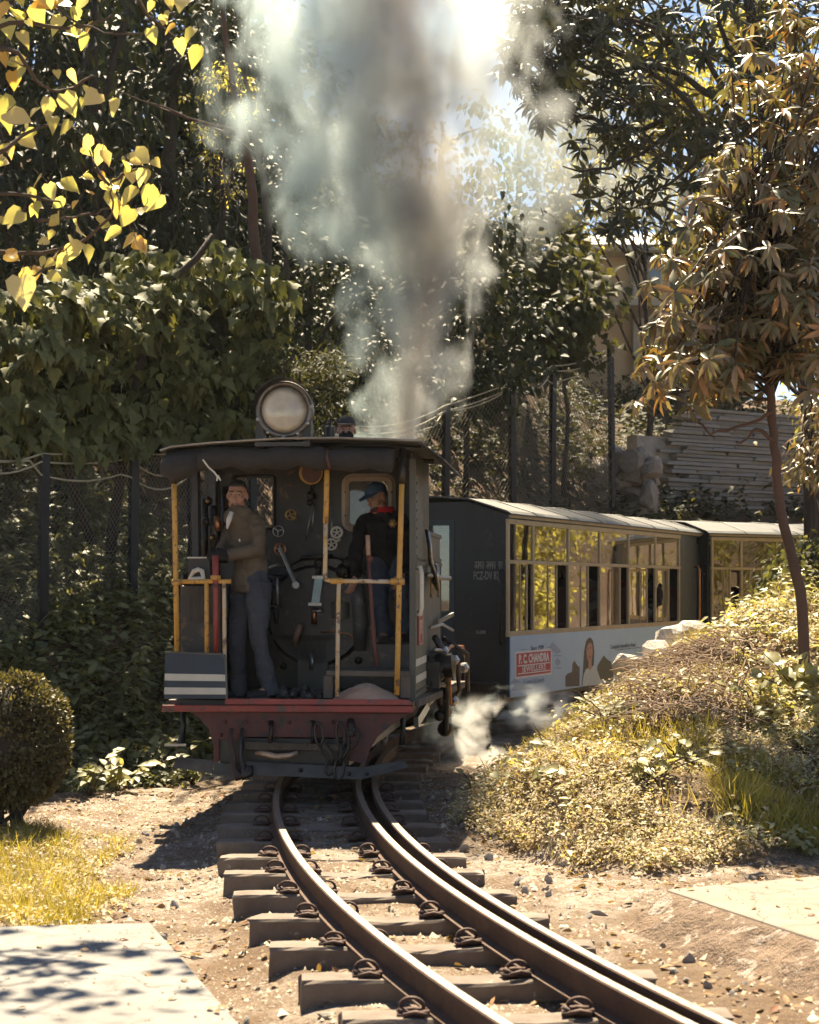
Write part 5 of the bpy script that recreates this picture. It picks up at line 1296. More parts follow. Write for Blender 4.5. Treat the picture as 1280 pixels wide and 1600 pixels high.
passenger('passenger in black with face mask at the last window of the coach', pc[5] - .35, -.22, (.012, .012, .013), (.25, .13, .09), cloth('dark_hat', (.02, .02, .022)), cloth('passenger_mask', (.35, .14, .10)))
# ================================================================== vegetation
def in_poly(x, y, poly):
    c = np.zeros(x.shape, bool); n = len(poly)
    for i in range(n):
        x0, y0 = poly[i]; x1, y1 = poly[(i + 1) % n]
        if y0 == y1: continue
        k = ((y0 > y) != (y1 > y)) & (x < (x1 - x0) * (y - y0) / (y1 - y0) + x0)
        c ^= k
    return c
def samp(poly, n):
    a = np.array(poly, float); lo, hi = a.min(0), a.max(0); out = np.zeros((0, 2))
    while len(out) < n:
        q = lo + rng.random((n * 3, 2)) * (hi - lo); out = np.concatenate([out, q[in_poly(q[:, 0], q[:, 1], poly)]])
    return out[:n]
def PP(pxy, Y):
    Y = np.broadcast_to(np.asarray(Y, float), (len(pxy),))
    return np.stack([(pxy[:, 0] - 640) / FPX * Y, Y, CZ - (pxy[:, 1] - HZ) / FPX * Y], 1)
def rnd(n, s=1.0): return rng.normal(size=(n, 3)) * s
def gz(x, y): return terrain(np.array([x], float), np.array([y], float))[0]
def wob(pts, amt, k=3):
    """smooth polyline through the points with a little irregular bend"""
    pts = np.asarray(pts, float); n = len(pts); t = np.linspace(0, n - 1, (n - 1) * k + 1)
    out = np.stack([np.interp(t, np.arange(n), pts[:, i]) for i in range(3)], 1)
    ker = np.array([.25, .5, .25])
    for i in range(3):
        o = out[:, i].copy(); out[1:-1, i] = np.convolve(o, ker, 'same')[1:-1]
    out[1:-1] += rng.normal(size=(len(out) - 2, 3)) * amt
    return out
def bark(name, c1, c2): return surf(name, c1, c2, 5, .9, bmp=.9, bdist=.02, bscale=14, streak=True)
M_bark = bark('dark_bark', (.05, .036, .027), (.028, .02, .016)); M_bark2 = bark('red_brown_bark', (.11, .06, .04), (.06, .035, .025)); M_twig = bark('twig_bark', (.09, .06, .04), (.05, .035, .025))

# --- tree with big yellow leaves, its boughs reaching in at the upper left, trunk outside the view
M_ylo = leafmat('yellow_leaf', [(.52, .45, .20), (.58, .50, .25), (.44, .42, .17), (.60, .53, .30), (.50, .30, .09), (.64, .57, .36), (.36, .36, .14)], .55, .42, .4, 'obj', 1.25, spots=3.5)
yb_ = np.array([-3.3, 9.6, gz(-3.3, 9.6)])
yt = tag(empty('yellow_leaf_tree', tuple(yb_)), 'bough with big heart shaped yellow leaves lit from behind, at the upper left edge', 'tree')
tr = wob([yb_, yb_ + (.1, .1, 1.5), yb_ + (.25, 0, 3.0), yb_ + (.3, -.1, 4.6), yb_ + (.5, 0, 6.0)], .02)
MB().tube(tr - yb_, np.linspace(.12, .05, len(tr)), 10).build('trunk', M_bark2, yt, smooth=True)
YY = 9.5
ybr = [[(-160, 400), (0, 392), (47, 399), (97, 391), (136, 374), (172, 342), (176, 316), (171, 280)], [(60, 345), (105, 341), (140, 337), (172, 326)], [(-160, 330), (0, 240), (30, 215), (70, 192), (120, 200)], [(-160, 120), (22, 30), (90, 45), (137, 41), (176, 23)], [(60, -20), (108, 29), (165, 55), (225, 53)], [(-160, 150), (14, 65), (47, 111), (79, 147), (115, 136)], [(-160, 250), (0, 225), (18, 240)], [(172, 285), (200, 265), (235, 258)], [(172, 290), (150, 262), (140, 235)], [(176, 316), (200, 340), (212, 372)], [(97, 391), (80, 415), (50, 430), (20, 440)], [(-160, 330), (0, 300), (60, 308), (110, 322)], [(200, -20), (245, 40), (300, 70)], [(115, 136), (140, 120), (150, 118)]]
for k, b_ in enumerate(ybr):
    n = len(b_); pts = wob([P(x, y, YY + .25 * math.sin(k * 2.1 + i * .7)) for i, (x, y) in enumerate(b_)], .006)
    MB().tube(pts - yb_, np.linspace(.016 if b_[0][0] < -100 else .009, .004, len(pts)), 6).build('branch', M_twig, yt, smooth=True)
for (a0, a1, a2) in (((-2.9, 10.4, 5.0), (-2.0, 11.0, 5.35), (-.9, 11.1, 5.5)), ((-2.9, 10.2, 4.8), (-2.3, 9.9, 5.1), (-1.2, 10.2, 5.35)), ((-2.9, 10.6, 5.3), (-2.6, 11.6, 5.7), (-1.9, 12.0, 5.9))):
    q = wob([yb_ + (.3, 0, 3.6), a0, a1, a2], .02); MB().tube(q - yb_, np.linspace(.035, .008, len(q)), 6).build('branch', M_twig, yt, smooth=True)
    n = 60; t = rng.random(n); pos = np.array(a0) * (1 - t)[:, None] ** 2 + 2 * np.array(a1) * (t * (1 - t))[:, None] + np.array(a2) * (t ** 2)[:, None] + rnd(n, .2) + (0, 0, .08)
    OVERHEAD = (globals().get('OVERHEAD') or []) + [pos]
YL = [(10,45,45),(15,20,40),(80,8,36),(100,8,32),(135,5,26),(75,5,30),(45,3,32),(265,25,22),(290,10,40),(305,60,42),(280,72,36),(312,85,38),(88,120,30),(110,117,28),(5,90,26),(15,105,32),(20,125,40),(5,170,58),(10,192,48),(75,165,36),(100,160,40),(130,165,36),(155,158,36),(185,165,30),(60,180,32),(85,195,36),(110,200,32),(140,225,40),(130,240,30),(158,238,34),(210,250,40),(190,262,36),(240,262,36),(225,275,32),(205,275,30),(130,285,24),(155,278,22),(45,305,32),(75,298,32),(95,300,45),(65,285,26),(100,320,32),(140,310,32),(168,310,34),(120,325,32),(185,325,36),(205,340,42),(235,305,46),(250,315,36),(215,310,42),(225,335,32),(190,370,34),(215,380,36),(62,330,42),(35,345,42),(90,345,32),(25,360,36),(120,355,32),(75,385,30),(85,372,32),(115,385,34),(135,395,36),(105,398,30),(100,418,44),(32,450,50),(58,430,38),(10,410,42),(5,350,32),(55,20,34),(30,60,30),(120,20,24),(240,10,24),(260,5,30),(15,235,32),(40,200,30),(5,255,30),(-10,300,40),(0,330,40),(-20,200,50),(-20,420,44),(255,30,20),(275,50,30),(180,300,30),(160,245,28)]
a = np.array(YL, float)
ex = []
for b_ in ybr:
    for (x0, y0), (x1, y1) in zip(b_[:-1], b_[1:]):
        for k in range(int(rng.integers(0, 3))):
            t = rng.random(); ex.append((x0 + (x1 - x0) * t + rng.normal() * 10, y0 + (y1 - y0) * t + abs(rng.normal()) * 14, rng.uniform(24, 42)))
a = np.concatenate([a, np.array([e for e in ex if e[0] < 240])])
n = len(a); pos = PP(a[:, :2] - np.stack([np.zeros(n), a[:, 2] * .35], 1), YY + rng.normal(size=n) * .16)
dirs = np.stack([rng.normal(size=n) * .75, rng.normal(size=n) * .4 - .15, -np.abs(rng.normal(size=n)) * .5 - .35], 1); nrm = np.stack([rng.normal(size=n) * .45, -np.ones(n), .55 + rng.normal(size=n) * .45], 1)
HM = [bpy.data.meshes.new('leaf') for _ in range(0)]
hm = fast_mesh('leaf', HEART[0], np.concatenate([np.array(f) for f in HEART[1]]), np.arange(0, 4 * len(HEART[1]), 4), M_ylo, True)
hms = [hm]
for fo, dr in ((.45, .45), (.1, -.12), (.6, .1)):
    ov = fo > .3; T_ = leaf_t([(-.04 if ov else -.07, .08 if ov else .17), (.1, .25 if ov else .38), (.38, .34 if ov else .37), (.7, .2), (.9, .06), (1, .008)], fo, dr); T_[0][1] = (0, .0 if ov else .03, 0)
    T_[0][:, 2] += .05 * np.sin(T_[0][:, 1] * 9) * np.sign(T_[0][:, 0])
    hms.append(fast_mesh('leaf', T_[0], np.concatenate([np.array(f) for f in T_[1]]), np.arange(0, 4 * len(T_[1]), 4), M_ylo, True))
for g_ in range(4): leaf_objects('leaf', hms[g_], pos[g_::4], dirs[g_::4], nrm[g_::4], (a[:, 2] / FPX * YY * .92)[g_::4] * rng.uniform(.55, 1.22, len(pos[g_::4])), yt, yb_)
# leaf stalks back to the twigs
for i in range(0, n, 1):
    e = pos[i] + np.array([rng.normal() * .03, rng.normal() * .03, rng.uniform(.04, .09)]); MB().tube([pos[i] - yb_, (pos[i] + e) / 2 - yb_ + (.008, 0, 0), e - yb_], .0022, 4).build('stalk', M_twig, yt)
pos = np.concatenate(OVERHEAD); n = len(pos)
leaf_objects('leaf', hm, pos, rnd(n) * (1, 1, .4) + (0, 0, -.3), rnd(n, .4) + (0, -.3, 1), rng.uniform(.11, .17, n), yt, yb_)

# --- broad leaved creeper hanging over the wire fence
def split_leaves(parent, T, mat_obj, mat_attr, pos, dirs, nrm, size, n_obj, origin, name='leaf', stuffname='leaves', tone=None):
    """the n_obj leaves that show largest as parts, the rest as one part"""
    sc = size / pos[:, 1] * (1 + .0 * size); order = np.argsort(pos[:, 1] - 3 * size)
    k = order[:n_obj]; q = order[n_obj:]
    if n_obj:
        m_ = fast_mesh(name, T[0], np.concatenate([np.array(f) for f in T[1]]), np.cumsum([0] + [len(f) for f in T[1]])[:-1], mat_obj, True)
        leaf_objects(name, m_, pos[k], dirs[k], nrm[k], size[k], parent, origin)
    if len(q): scatter(stuffname, T, pos[q], dirs[q], nrm[q], size[q], mat_attr, parent, None if tone is None else tone[q], origin)
ct = [(.085, .095, .04), (.115, .125, .05), (.15, .155, .065), (.095, .105, .042), (.17, .165, .065)]
M_cra = leafmat('creeper_leaf', ct, .25, .62, .25, 'tone', 1.3); M_cro = leafmat('creeper_leaf', ct, .25, .62, .25, 'obj', 1.3)
def creeper(name, label, cat, base, poly, n_spray, Yf, size, mats, n_obj, stems=()):
    base = np.asarray(base, float); root = tag(empty(name, tuple(base)), label, cat)
    for pts, r in stems:
        q = wob(pts, .02); MB().tube(q - base, np.linspace(r, r * .45, len(q)), 8).build('stem', M_bark, root, smooth=True)
    q = samp(poly, n_spray); pos = []; dirs = []; nrm = []; sz = []
    for x, y in q:
        L = rng.uniform(60, 135) * (1 if rng.random() < .8 else -1); sag = rng.uniform(15, 60); m = int(abs(L) / 4.2); s0 = rng.uniform(*size); out = rng.uniform(.3, .75); dy0 = rng.normal() * .22
        for k in range(m):
            t = (k + rng.random()) / m; px = x + L * (t - .5); py = y + sag * (t * t - .4) - 10 * math.sin(math.pi * t)
            Y = Yf(px, py) + .35 - out * t + dy0; sd_ = 1 if k % 2 else -1
            p = P(px, py, Y) + np.array([rng.normal() * .02, -sd_ * .05 + rng.normal() * .04, rng.normal() * .03 + .03 * sd_])
            pos.append(p); dirs.append((np.sign(L) * .45 + rng.normal() * .4, -.35 - sd_ * .35 + rng.normal() * .25, -.75 + rng.normal() * .3)); nrm.append((rng.normal() * .4 + np.sign(L) * .25, -.35 + rng.normal() * .35, 1.0)); sz.append(s0 * rng.uniform(.6, 1.15) * (1 - .35 * t))
    pos = np.array(pos); keep = in_poly(640 + pos[:, 0] / pos[:, 1] * FPX, HZ - (pos[:, 2] - CZ) / pos[:, 1] * FPX, [(a + (12 if a > 200 else -12), b + (10 if b > 600 else -10)) for a, b in poly])
    pos = pos[keep]; dirs = np.array(dirs)[keep]; nrm = np.array(nrm)[keep]; sz = np.array(sz)[keep]
    split_leaves(root, BROAD, mats[0], mats[1], pos, dirs, nrm, sz, n_obj, base)
    # dark filler leaves: shade inside the mass put into their colour
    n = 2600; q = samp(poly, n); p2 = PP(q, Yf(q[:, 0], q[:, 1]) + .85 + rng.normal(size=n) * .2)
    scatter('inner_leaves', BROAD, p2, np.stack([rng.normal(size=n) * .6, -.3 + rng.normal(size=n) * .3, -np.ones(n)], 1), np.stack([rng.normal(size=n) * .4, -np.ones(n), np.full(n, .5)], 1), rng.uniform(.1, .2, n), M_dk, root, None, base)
    return root
yc = lambda x, y: np.interp(x, [0, 66, 205, 330, 450], [17.6, 17.7, 19.0, 20.1, 20.6]) + (y - 500) * .0008
b0 = np.array([-3.4, 20.0, gz(-3.4, 20.0)])
cp = [(-30, 480), (60, 455), (110, 425), (150, 448), (185, 405), (235, 386), (285, 412), (325, 378), (365, 412), (405, 396), (440, 425), (452, 470), (448, 520), (430, 560), (410, 600), (395, 640), (380, 690), (250, 700), (180, 705), (130, 715), (60, 712), (-30, 705)]

# --- forest on the hill behind: every tree a trunk and a crown
def forest_tree(label, px, Y, top_py, base_r, crown, n, leaf, mat, T=OVAL, trunk_mat=None, lean=0, clump=26, cr=34, group='dark trees on the hill behind the train', limbs=5, ydepth=1.0, dz=-.5):
    base = np.array([(px - 640) / FPX * Y, Y, 0]); base[2] = gz(base[0], Y) - .1
    root = tag(empty('tree', tuple(base)), label, 'tree', group)
    top = P(px + lean, top_py + 40, Y)
    tk = wob([base, base + (top - base) * .35 + (.05, 0, 0), base + (top - base) * .7, top], .03)
    MB().tube(tk - base, np.linspace(base_r, base_r * .25, len(tk)), 8).build('trunk', trunk_mat or M_bark, root, smooth=True)
    cen = samp(crown, clump); cY = Y + rng.normal(size=clump) * ydepth
    for i in range(min(limbs, clump)):
        e = PP(cen[i:i + 1], cY[i])[0]; t = rng.uniform(.35, .9); s0 = base + (top - base) * t
        MB().tube(wob([s0, (s0 + e) / 2 + (0, 0, .15), e], .02) - base, np.linspace(base_r * .4, .012, 7), 6).build('limb', trunk_mat or M_bark, root, smooth=True)
    k = rng.integers(0, clump, n)
    cP = PP(cen, cY); R = cr / FPX * Y
    d = rnd(n); d = norm(d) * (np.abs(rng.normal(size=(n, 1))) ** .6) * R * (.5 + rng.random((clump, 1))[k])
    d[:, 2] *= .62
    pos = cP[k] + d
    dirs = norm(d) * .5 + np.stack([np.zeros(n), np.full(n, -.2), np.full(n, dz)], 1) + rnd(n, .35)
    nrm = np.stack([np.zeros(n), np.full(n, -.25), np.ones(n)], 1) + rnd(n, .4)
    scatter('crown', T, pos, dirs, nrm, rng.uniform(leaf[0], leaf[1], n), mat, root, None, base, kind=None)
    return root
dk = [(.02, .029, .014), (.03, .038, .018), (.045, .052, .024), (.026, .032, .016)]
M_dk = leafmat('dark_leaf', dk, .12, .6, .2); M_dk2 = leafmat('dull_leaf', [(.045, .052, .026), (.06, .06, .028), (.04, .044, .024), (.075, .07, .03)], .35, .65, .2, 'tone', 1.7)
cr = creeper('broad_leaved_creeper', 'dense creeper with drooping lobed green leaves hanging over the left wire fence', 'creeper', b0, cp, 135, yc, (.17, .30), (M_cro, M_cra), 300, stems=[([b0, b0 + (.2, -.4, 1.6), b0 + (.6, -.5, 3.0), b0 + (1.2, -.3, 3.8)], .07), ([b0 + (-.1, 0, 0), b0 + (-.5, -.5, 1.5), b0 + (-.8, -.8, 2.6)], .06)])
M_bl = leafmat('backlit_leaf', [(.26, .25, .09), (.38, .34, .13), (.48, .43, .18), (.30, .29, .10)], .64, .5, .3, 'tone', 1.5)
M_far = leafmat('far_leaf', [(.06, .07, .035), (.10, .105, .05), (.14, .13, .06)], .4, .65, .2)
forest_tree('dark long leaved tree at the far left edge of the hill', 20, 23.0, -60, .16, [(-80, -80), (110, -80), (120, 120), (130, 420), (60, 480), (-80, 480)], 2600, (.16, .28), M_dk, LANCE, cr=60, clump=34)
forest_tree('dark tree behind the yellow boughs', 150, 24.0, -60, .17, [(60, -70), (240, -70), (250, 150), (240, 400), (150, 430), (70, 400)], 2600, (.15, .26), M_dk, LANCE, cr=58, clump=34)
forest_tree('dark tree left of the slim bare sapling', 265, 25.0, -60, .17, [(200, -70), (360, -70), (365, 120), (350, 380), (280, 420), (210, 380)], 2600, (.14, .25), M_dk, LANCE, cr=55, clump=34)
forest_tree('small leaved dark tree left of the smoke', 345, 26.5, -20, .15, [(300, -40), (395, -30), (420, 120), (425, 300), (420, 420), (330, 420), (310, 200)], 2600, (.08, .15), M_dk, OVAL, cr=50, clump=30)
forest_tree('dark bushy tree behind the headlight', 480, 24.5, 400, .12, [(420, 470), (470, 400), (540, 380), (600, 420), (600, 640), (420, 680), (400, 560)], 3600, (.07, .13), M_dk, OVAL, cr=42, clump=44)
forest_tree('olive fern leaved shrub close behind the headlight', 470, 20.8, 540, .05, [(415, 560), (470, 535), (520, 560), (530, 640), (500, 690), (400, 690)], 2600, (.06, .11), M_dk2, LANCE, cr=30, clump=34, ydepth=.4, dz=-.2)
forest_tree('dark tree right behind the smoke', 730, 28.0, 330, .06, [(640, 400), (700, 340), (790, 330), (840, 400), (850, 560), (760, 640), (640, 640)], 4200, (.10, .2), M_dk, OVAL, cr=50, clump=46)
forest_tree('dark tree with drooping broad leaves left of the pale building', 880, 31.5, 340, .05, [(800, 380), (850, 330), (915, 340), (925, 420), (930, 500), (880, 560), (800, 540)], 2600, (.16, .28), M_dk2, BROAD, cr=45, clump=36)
for i, (px, Y, tp, cw, nn) in enumerate([(450, 33, 60, 90, 1500), (560, 36, 130, 110, 1500), (690, 37, 150, 110, 1500), (810, 35, 180, 90, 1400)]):
    forest_tree(['pale far tree seen through the left side of the smoke', 'far tree hidden by the middle of the smoke', 'far tree behind the brown core of the smoke', 'far tree at the right edge of the smoke'][i], px, Y, tp, .14, [(px - cw, tp + 60), (px - cw * .4, tp), (px + cw * .5, tp + 10), (px + cw, tp + 80), (px + cw, 480), (px - cw, 480)], nn, (.12, .22), M_far, OVAL, cr=48, clump=34, ydepth=1.5)
for (lb, px, Y, tp, cr_) in (('dark broad tree filling the far upper left corner of the hill', 60, 30.0, -90, [(-120, -110), (180, -110), (200, 460), (-120, 460)]), ('dark broad tree behind the reddish trunk', 260, 31.0, -90, [(150, -110), (400, -110), (425, 150), (420, 460), (150, 460)]), ('dark tree standing far back between the creeper and the smoke', 400, 32.0, 60, [(330, 60), (430, 40), (500, 330), (560, 380), (560, 520), (330, 480)])):
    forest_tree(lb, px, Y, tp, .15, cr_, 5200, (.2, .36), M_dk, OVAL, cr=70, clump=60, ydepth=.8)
# sparkling backlit scraps between the trunks
forest_tree('backlit yellow green sapling behind the bare trunks', 345, 23.0, 110, .03, [(275, 120), (310, 115), (310, 170), (285, 175), (330, 80), (395, 90), (395, 190), (335, 175), (335, 260), (385, 255), (380, 310), (340, 305)], 900, (.03, .07), M_bl, OVAL, cr=14, clump=30, ydepth=.3, limbs=8)
# slim trunks
def slim(label, pts, r, mat, twigs=()):
    Y = pts[0][2]; base = P(*pts[0]); root = tag(empty('bare_tree', tuple(base)), label, 'tree', 'slim bare trunks left of the smoke')
    q = wob([P(*p) for p in pts], .015); MB().tube(q - base, np.linspace(r, r * .3, len(q)), 8).build('trunk', mat, root, smooth=True)
    for t in twigs:
        q = wob([P(*p) for p in t], .012); MB().tube(q - base, np.linspace(r * .4, .005, len(q)), 5).build('branch', mat, root, smooth=True)
slim('slim reddish brown trunk standing left of the smoke', [(404, 470, 21), (402, 400, 21), (392, 260, 21), (372, 180, 21), (352, 60, 21), (348, -60, 21)], .075, M_bark2, [[(385, 230, 21), (340, 200, 21.2), (230, 160, 21.4)], [(380, 210, 21), (300, 185, 21), (180, 140, 20.8)]])
slim('thin dark sapling with forked bare twigs beside the smoke', [(424, 480, 20.6), (420, 400, 20.6), (414, 280, 20.6), (402, 240, 20.6), (392, 170, 20.6), (382, 100, 20.6), (392, 20, 20.6), (388, -40, 20.6)], .045, M_bark, [[(408, 256, 20.6), (425, 235, 20.5), (447, 220, 20.4)], [(409, 250, 20.6), (420, 215, 20.7), (438, 200, 20.7)], [(395, 175, 20.6), (405, 150, 20.6), (412, 110, 20.5), (408, 60, 20.5)], [(392, 165, 20.6), (375, 140, 20.7), (350, 120, 20.8)], [(384, 110, 20.6), (370, 70, 20.6), (366, 20, 20.6)], [(404, 245, 20.6), (370, 215, 20.6), (330, 195, 20.6)]])
slim('pale thin trunk at the left rim of the smoke', [(452, 480, 23), (448, 380, 23), (440, 250, 23), (443, 100, 23)], .035, M_bark, [[(446, 300, 23), (462, 260, 23), (466, 210, 23)]])

# --- rosette leaved trees on the right
def rosettes(cen, axis, n_leaf, size, droop=(-.35, .45)):
    pos = []; dr = []; nm = []; sz = []
    for c, ax in zip(cen, axis):
        ax = norm(ax); u_, v_ = frame_for(ax); k = int(rng.integers(n_leaf[0], n_leaf[1])); a0 = rng.random() * 6
        s0 = rng.uniform(*size)
        for i in range(k):
            an = a0 + i * 2.4 + rng.normal() * .2; el = rng.uniform(*droop)
            rd = math.cos(an) * u_ + math.sin(an) * v_
            d = rd * math.cos(el) + ax * math.sin(el) + np.array([0, 0, -.15]); pos.append(c + rd * .008 + ax * rng.uniform(-.02, .02)); dr.append(d); nm.append(ax - rd * math.sin(el) + rng.normal(size=3) * .18); sz.append(s0 * rng.uniform(.75, 1.1))
    return np.array(pos), np.array(dr), np.array(nm), np.array(sz)
rt = [(.11, .11, .05), (.18, .14, .075), (.28, .21, .14), (.10, .115, .05), (.34, .17, .07), (.08, .095, .045), (.26, .18, .11), (.13, .13, .055)]
M_rho = leafmat('rhododendron_leaf', rt, .28, .42, .6, 'obj', 1.3); M_rha = leafmat('rhododendron_leaf', rt, .28, .42, .6, 'tone', 1.3)
# thin trunked tree in front
Y = 13.9; base = P(1258, 948, Y); base[2] = gz(base[0], Y) - .1
ra = tag(empty('rhododendron_tree', tuple(base)), 'slender tree with rosettes of long leathery leaves, curved thin trunk rooted on the right bank', 'tree')
tk = wob([base, P(1256, 940, Y), P(1240, 885, Y), P(1224, 820, Y), P(1214, 740, Y), P(1208, 680, Y), P(1203, 600, Y), P(1196, 530, Y), P(1190, 480, Y), P(1180, 400, Y), P(1195, 280, Y), P(1215, 150, Y)], .008)
MB().tube(tk - base, np.concatenate([np.linspace(.046, .034, len(tk) // 2), np.linspace(.034, .014, len(tk) - len(tk) // 2)]), 10).build('trunk', M_bark2, ra, smooth=True)
poly = [(985, 620), (990, 540), (1010, 480), (1050, 400), (1085, 300), (1115, 235), (1125, 130), (1180, 30), (1320, 0), (1320, 640), (1235, 600), (1190, 640), (1160, 590), (1090, 650), (1050, 600), (1015, 660)]
pol2 = [(1000, 440), (1120, 260), (1300, 240), (1300, 560), (1180, 600), (1080, 630)]
q = np.concatenate([samp(poly, 260), samp(pol2, 230), samp([(1200, -10), (1320, -10), (1320, 560), (1220, 560)], 70)]); cY = Y + rng.normal(size=len(q)) * .5; cen = PP(q, cY)
hub = P(1185, 420, Y + .1)
for i in range(0, len(cen), 3):
    j_ = tk[len(tk) // 2 + int(rng.integers(0, len(tk) // 2 - 2))]
    MB().tube(wob([j_, (j_ + cen[i]) / 2 + (0, 0, -.06), cen[i]], .012) - base, np.linspace(.016, .005, 7), 5).build('branch', M_bark, ra, smooth=True)
ax = (cen - hub) * (.6, .5, .3) + np.array([-.1, -.12, .75]) + rnd(len(cen), .25)
p_, d_, n_, s_ = rosettes(cen, ax, (9, 15), (.12, .2), (-.75, .35))
split_leaves(ra, LANCE, M_rho, M_rha, p_, d_, n_, s_, 300, base)
# hanging twig under it
for pts in ([(1208, 640), (1190, 655), (1150, 668), (1110, 680), (1090, 660)], [(1209, 690), (1180, 665), (1165, 690), (1150, 690)]):
    MB().tube(wob([P(x, y_, Y - .05) for x, y_ in pts], .006) - base, np.linspace(.018, .008, (len(pts) - 1) * 3 + 1), 6).build('branch', M_bark2, ra, smooth=True)
# dark thick tree behind it with the spreading crown
Y = 23.6; base = P(1272, 960, Y); base[2] = gz(base[0], Y) - .2
BS = 1.2; rb = tag(empty('spreading_tree', tuple(base)), 'tall dark tree with thick trunk whose spreading crown fills the upper right against the light', 'tree')
tk = wob([base, P(1278, 800, Y), P(1270, 680, Y), P(1262, 600, Y), P(1250, 520, Y), P(1243, 440, Y), P(1225, 320, Y), P(1205, 200, Y), P(1180, 60, Y), P(1160, -60, Y)], .015)
MB().tube(tk - base, np.linspace(.16, .06, len(tk)), 12).build('trunk', M_bark, rb, smooth=True)
for pts, r in (([(1270, 690), (1255, 640), (1225, 590), (1210, 540)], .045), ([(1278, 800), (1262, 740), (1235, 690), (1222, 700)], .03), ([(1245, 440), (1290, 330), (1330, 200)], .07), ([(1225, 320), (1140, 215), (1060, 190), (980, 205), (900, 180), (850, 140)], .05), ([(1205, 200), (1150, 100), (1120, 0)], .06), ([(1110, 215), (1050, 130), (970, 80), (880, 40)], .04), ([(1215, 250), (1130, 160), (1040, 100), (940, 110), (840, 90), (790, 95)], .045), ([(1060, 190), (1000, 250), (930, 270), (880, 260)], .03), ([(1140, 215), (1080, 260), (1030, 300), (980, 330)], .03), ([(1225, 320), (1150, 300), (1090, 340), (1060, 380)], .03), ([(1160, 160), (1060, 60), (960, 20), (860, -10)], .035), ([(1250, 120), (1220, 30), (1200, -40)], .06)):
    MB().tube(wob([P(x, y_, Y + .3 * math.sin(i * 1.3 + r * 90)) for i, (x, y_) in enumerate(pts)], .03) - base, np.linspace(r * 1.2, r * .36, (len(pts) - 1) * 3 + 1), 7).build('limb', M_bark, rb, smooth=True)
dense = [(775, 110), (785, 60), (800, -20), (960, -40), (960, 60), (900, 90), (880, 150), (850, 200), (800, 130)]
mid_ = [(860, 180), (960, -30), (1200, -40), (1200, 200), (1100, 240), (980, 230)]
right_ = [(1180, -40), (1320, -40), (1320, 330), (1230, 300), (1180, 160)]
low = [(870, 190), (960, 210), (1090, 230), (1120, 330), (1050, 400), (960, 400), (900, 300)]
q = np.concatenate([samp(dense, 230), samp(mid_, 240), samp(right_, 190), samp(low, 75)]); cen = PP(q, Y + rng.normal(size=len(q)) * .7)
for i in range(0, len(cen), 2):
    e = cen[i] + np.array([.35 + .2 * rng.random(), 0, -.1 - .25 * rng.random()]); MB().tube(wob([e, (e + cen[i]) / 2 + (0, 0, .04), cen[i]], .015) - base, np.linspace(.014, .005, 7), 5).build('twig', M_bark, rb, smooth=True)
p_, d_, n_, s_ = rosettes(cen, np.array([-.4, -.2, .35]) + rnd(len(cen), .5), (8, 13), (.16, .26), (-.4, .6))
bt = [(.03, .036, .016), (.04, .046, .02), (.055, .05, .024)]
split_leaves(rb, LANCE, leafmat('leathery_leaf', bt, .14, .42, .45, 'obj'), leafmat('leathery_leaf', bt, .14, .42, .45), p_, d_, n_, s_, 250, base)
# yellow backlit trees behind that
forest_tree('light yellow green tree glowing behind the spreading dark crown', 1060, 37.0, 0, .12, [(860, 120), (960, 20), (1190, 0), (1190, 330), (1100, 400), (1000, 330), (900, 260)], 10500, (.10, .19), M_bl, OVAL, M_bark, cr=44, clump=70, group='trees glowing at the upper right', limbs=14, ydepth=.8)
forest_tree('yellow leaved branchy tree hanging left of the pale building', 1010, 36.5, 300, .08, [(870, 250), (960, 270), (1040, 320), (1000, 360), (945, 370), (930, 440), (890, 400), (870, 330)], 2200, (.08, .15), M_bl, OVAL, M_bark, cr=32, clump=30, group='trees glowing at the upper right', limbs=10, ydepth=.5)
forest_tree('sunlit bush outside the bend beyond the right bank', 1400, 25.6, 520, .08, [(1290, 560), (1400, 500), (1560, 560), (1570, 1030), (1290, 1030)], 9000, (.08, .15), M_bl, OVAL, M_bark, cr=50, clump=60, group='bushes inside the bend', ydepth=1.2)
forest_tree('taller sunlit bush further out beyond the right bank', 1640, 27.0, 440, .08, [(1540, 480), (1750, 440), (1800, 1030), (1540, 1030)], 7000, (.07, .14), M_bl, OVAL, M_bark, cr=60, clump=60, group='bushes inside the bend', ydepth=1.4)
# low bushes under the right trees, in front of the second coach
forest_tree('grey green bush beside the dark trunk at the right edge', 1262, 17.0, 800, .03, [(1185, 900), (1215, 860), (1260, 830), (1310, 820), (1310, 960), (1180, 950)], 1700, (.05, .11), M_far, OVAL, cr=28, clump=30, group='low bushes on the bank', ydepth=.35)
forest_tree('pale rosette bush left of the dark trunk', 1262, 17.3, 560, .03, [(1240, 620), (1275, 600), (1300, 640), (1300, 760), (1250, 760)], 500, (.09, .15), M_rha, LANCE, cr=24, clump=16, group='low bushes on the bank', ydepth=.3)

# --- scatter on the ground
def ground_pts(n, x0, x1, y0, y1, keep):
    out = []
    while sum(len(o) for o in out) < n:
        x = rng.uniform(x0, x1, n * 2); y = rng.uniform(y0, y1, n * 2); k = keep(x, y); out.append(np.stack([x[k], y[k]], 1))
        if len(out) > 60: break
    q = np.concatenate(out)[:n]; return np.column_stack([q, terrain(q[:, 0], q[:, 1])])
def inview(x, y, m=.02): return (np.abs(x / y) < .2327 + m)
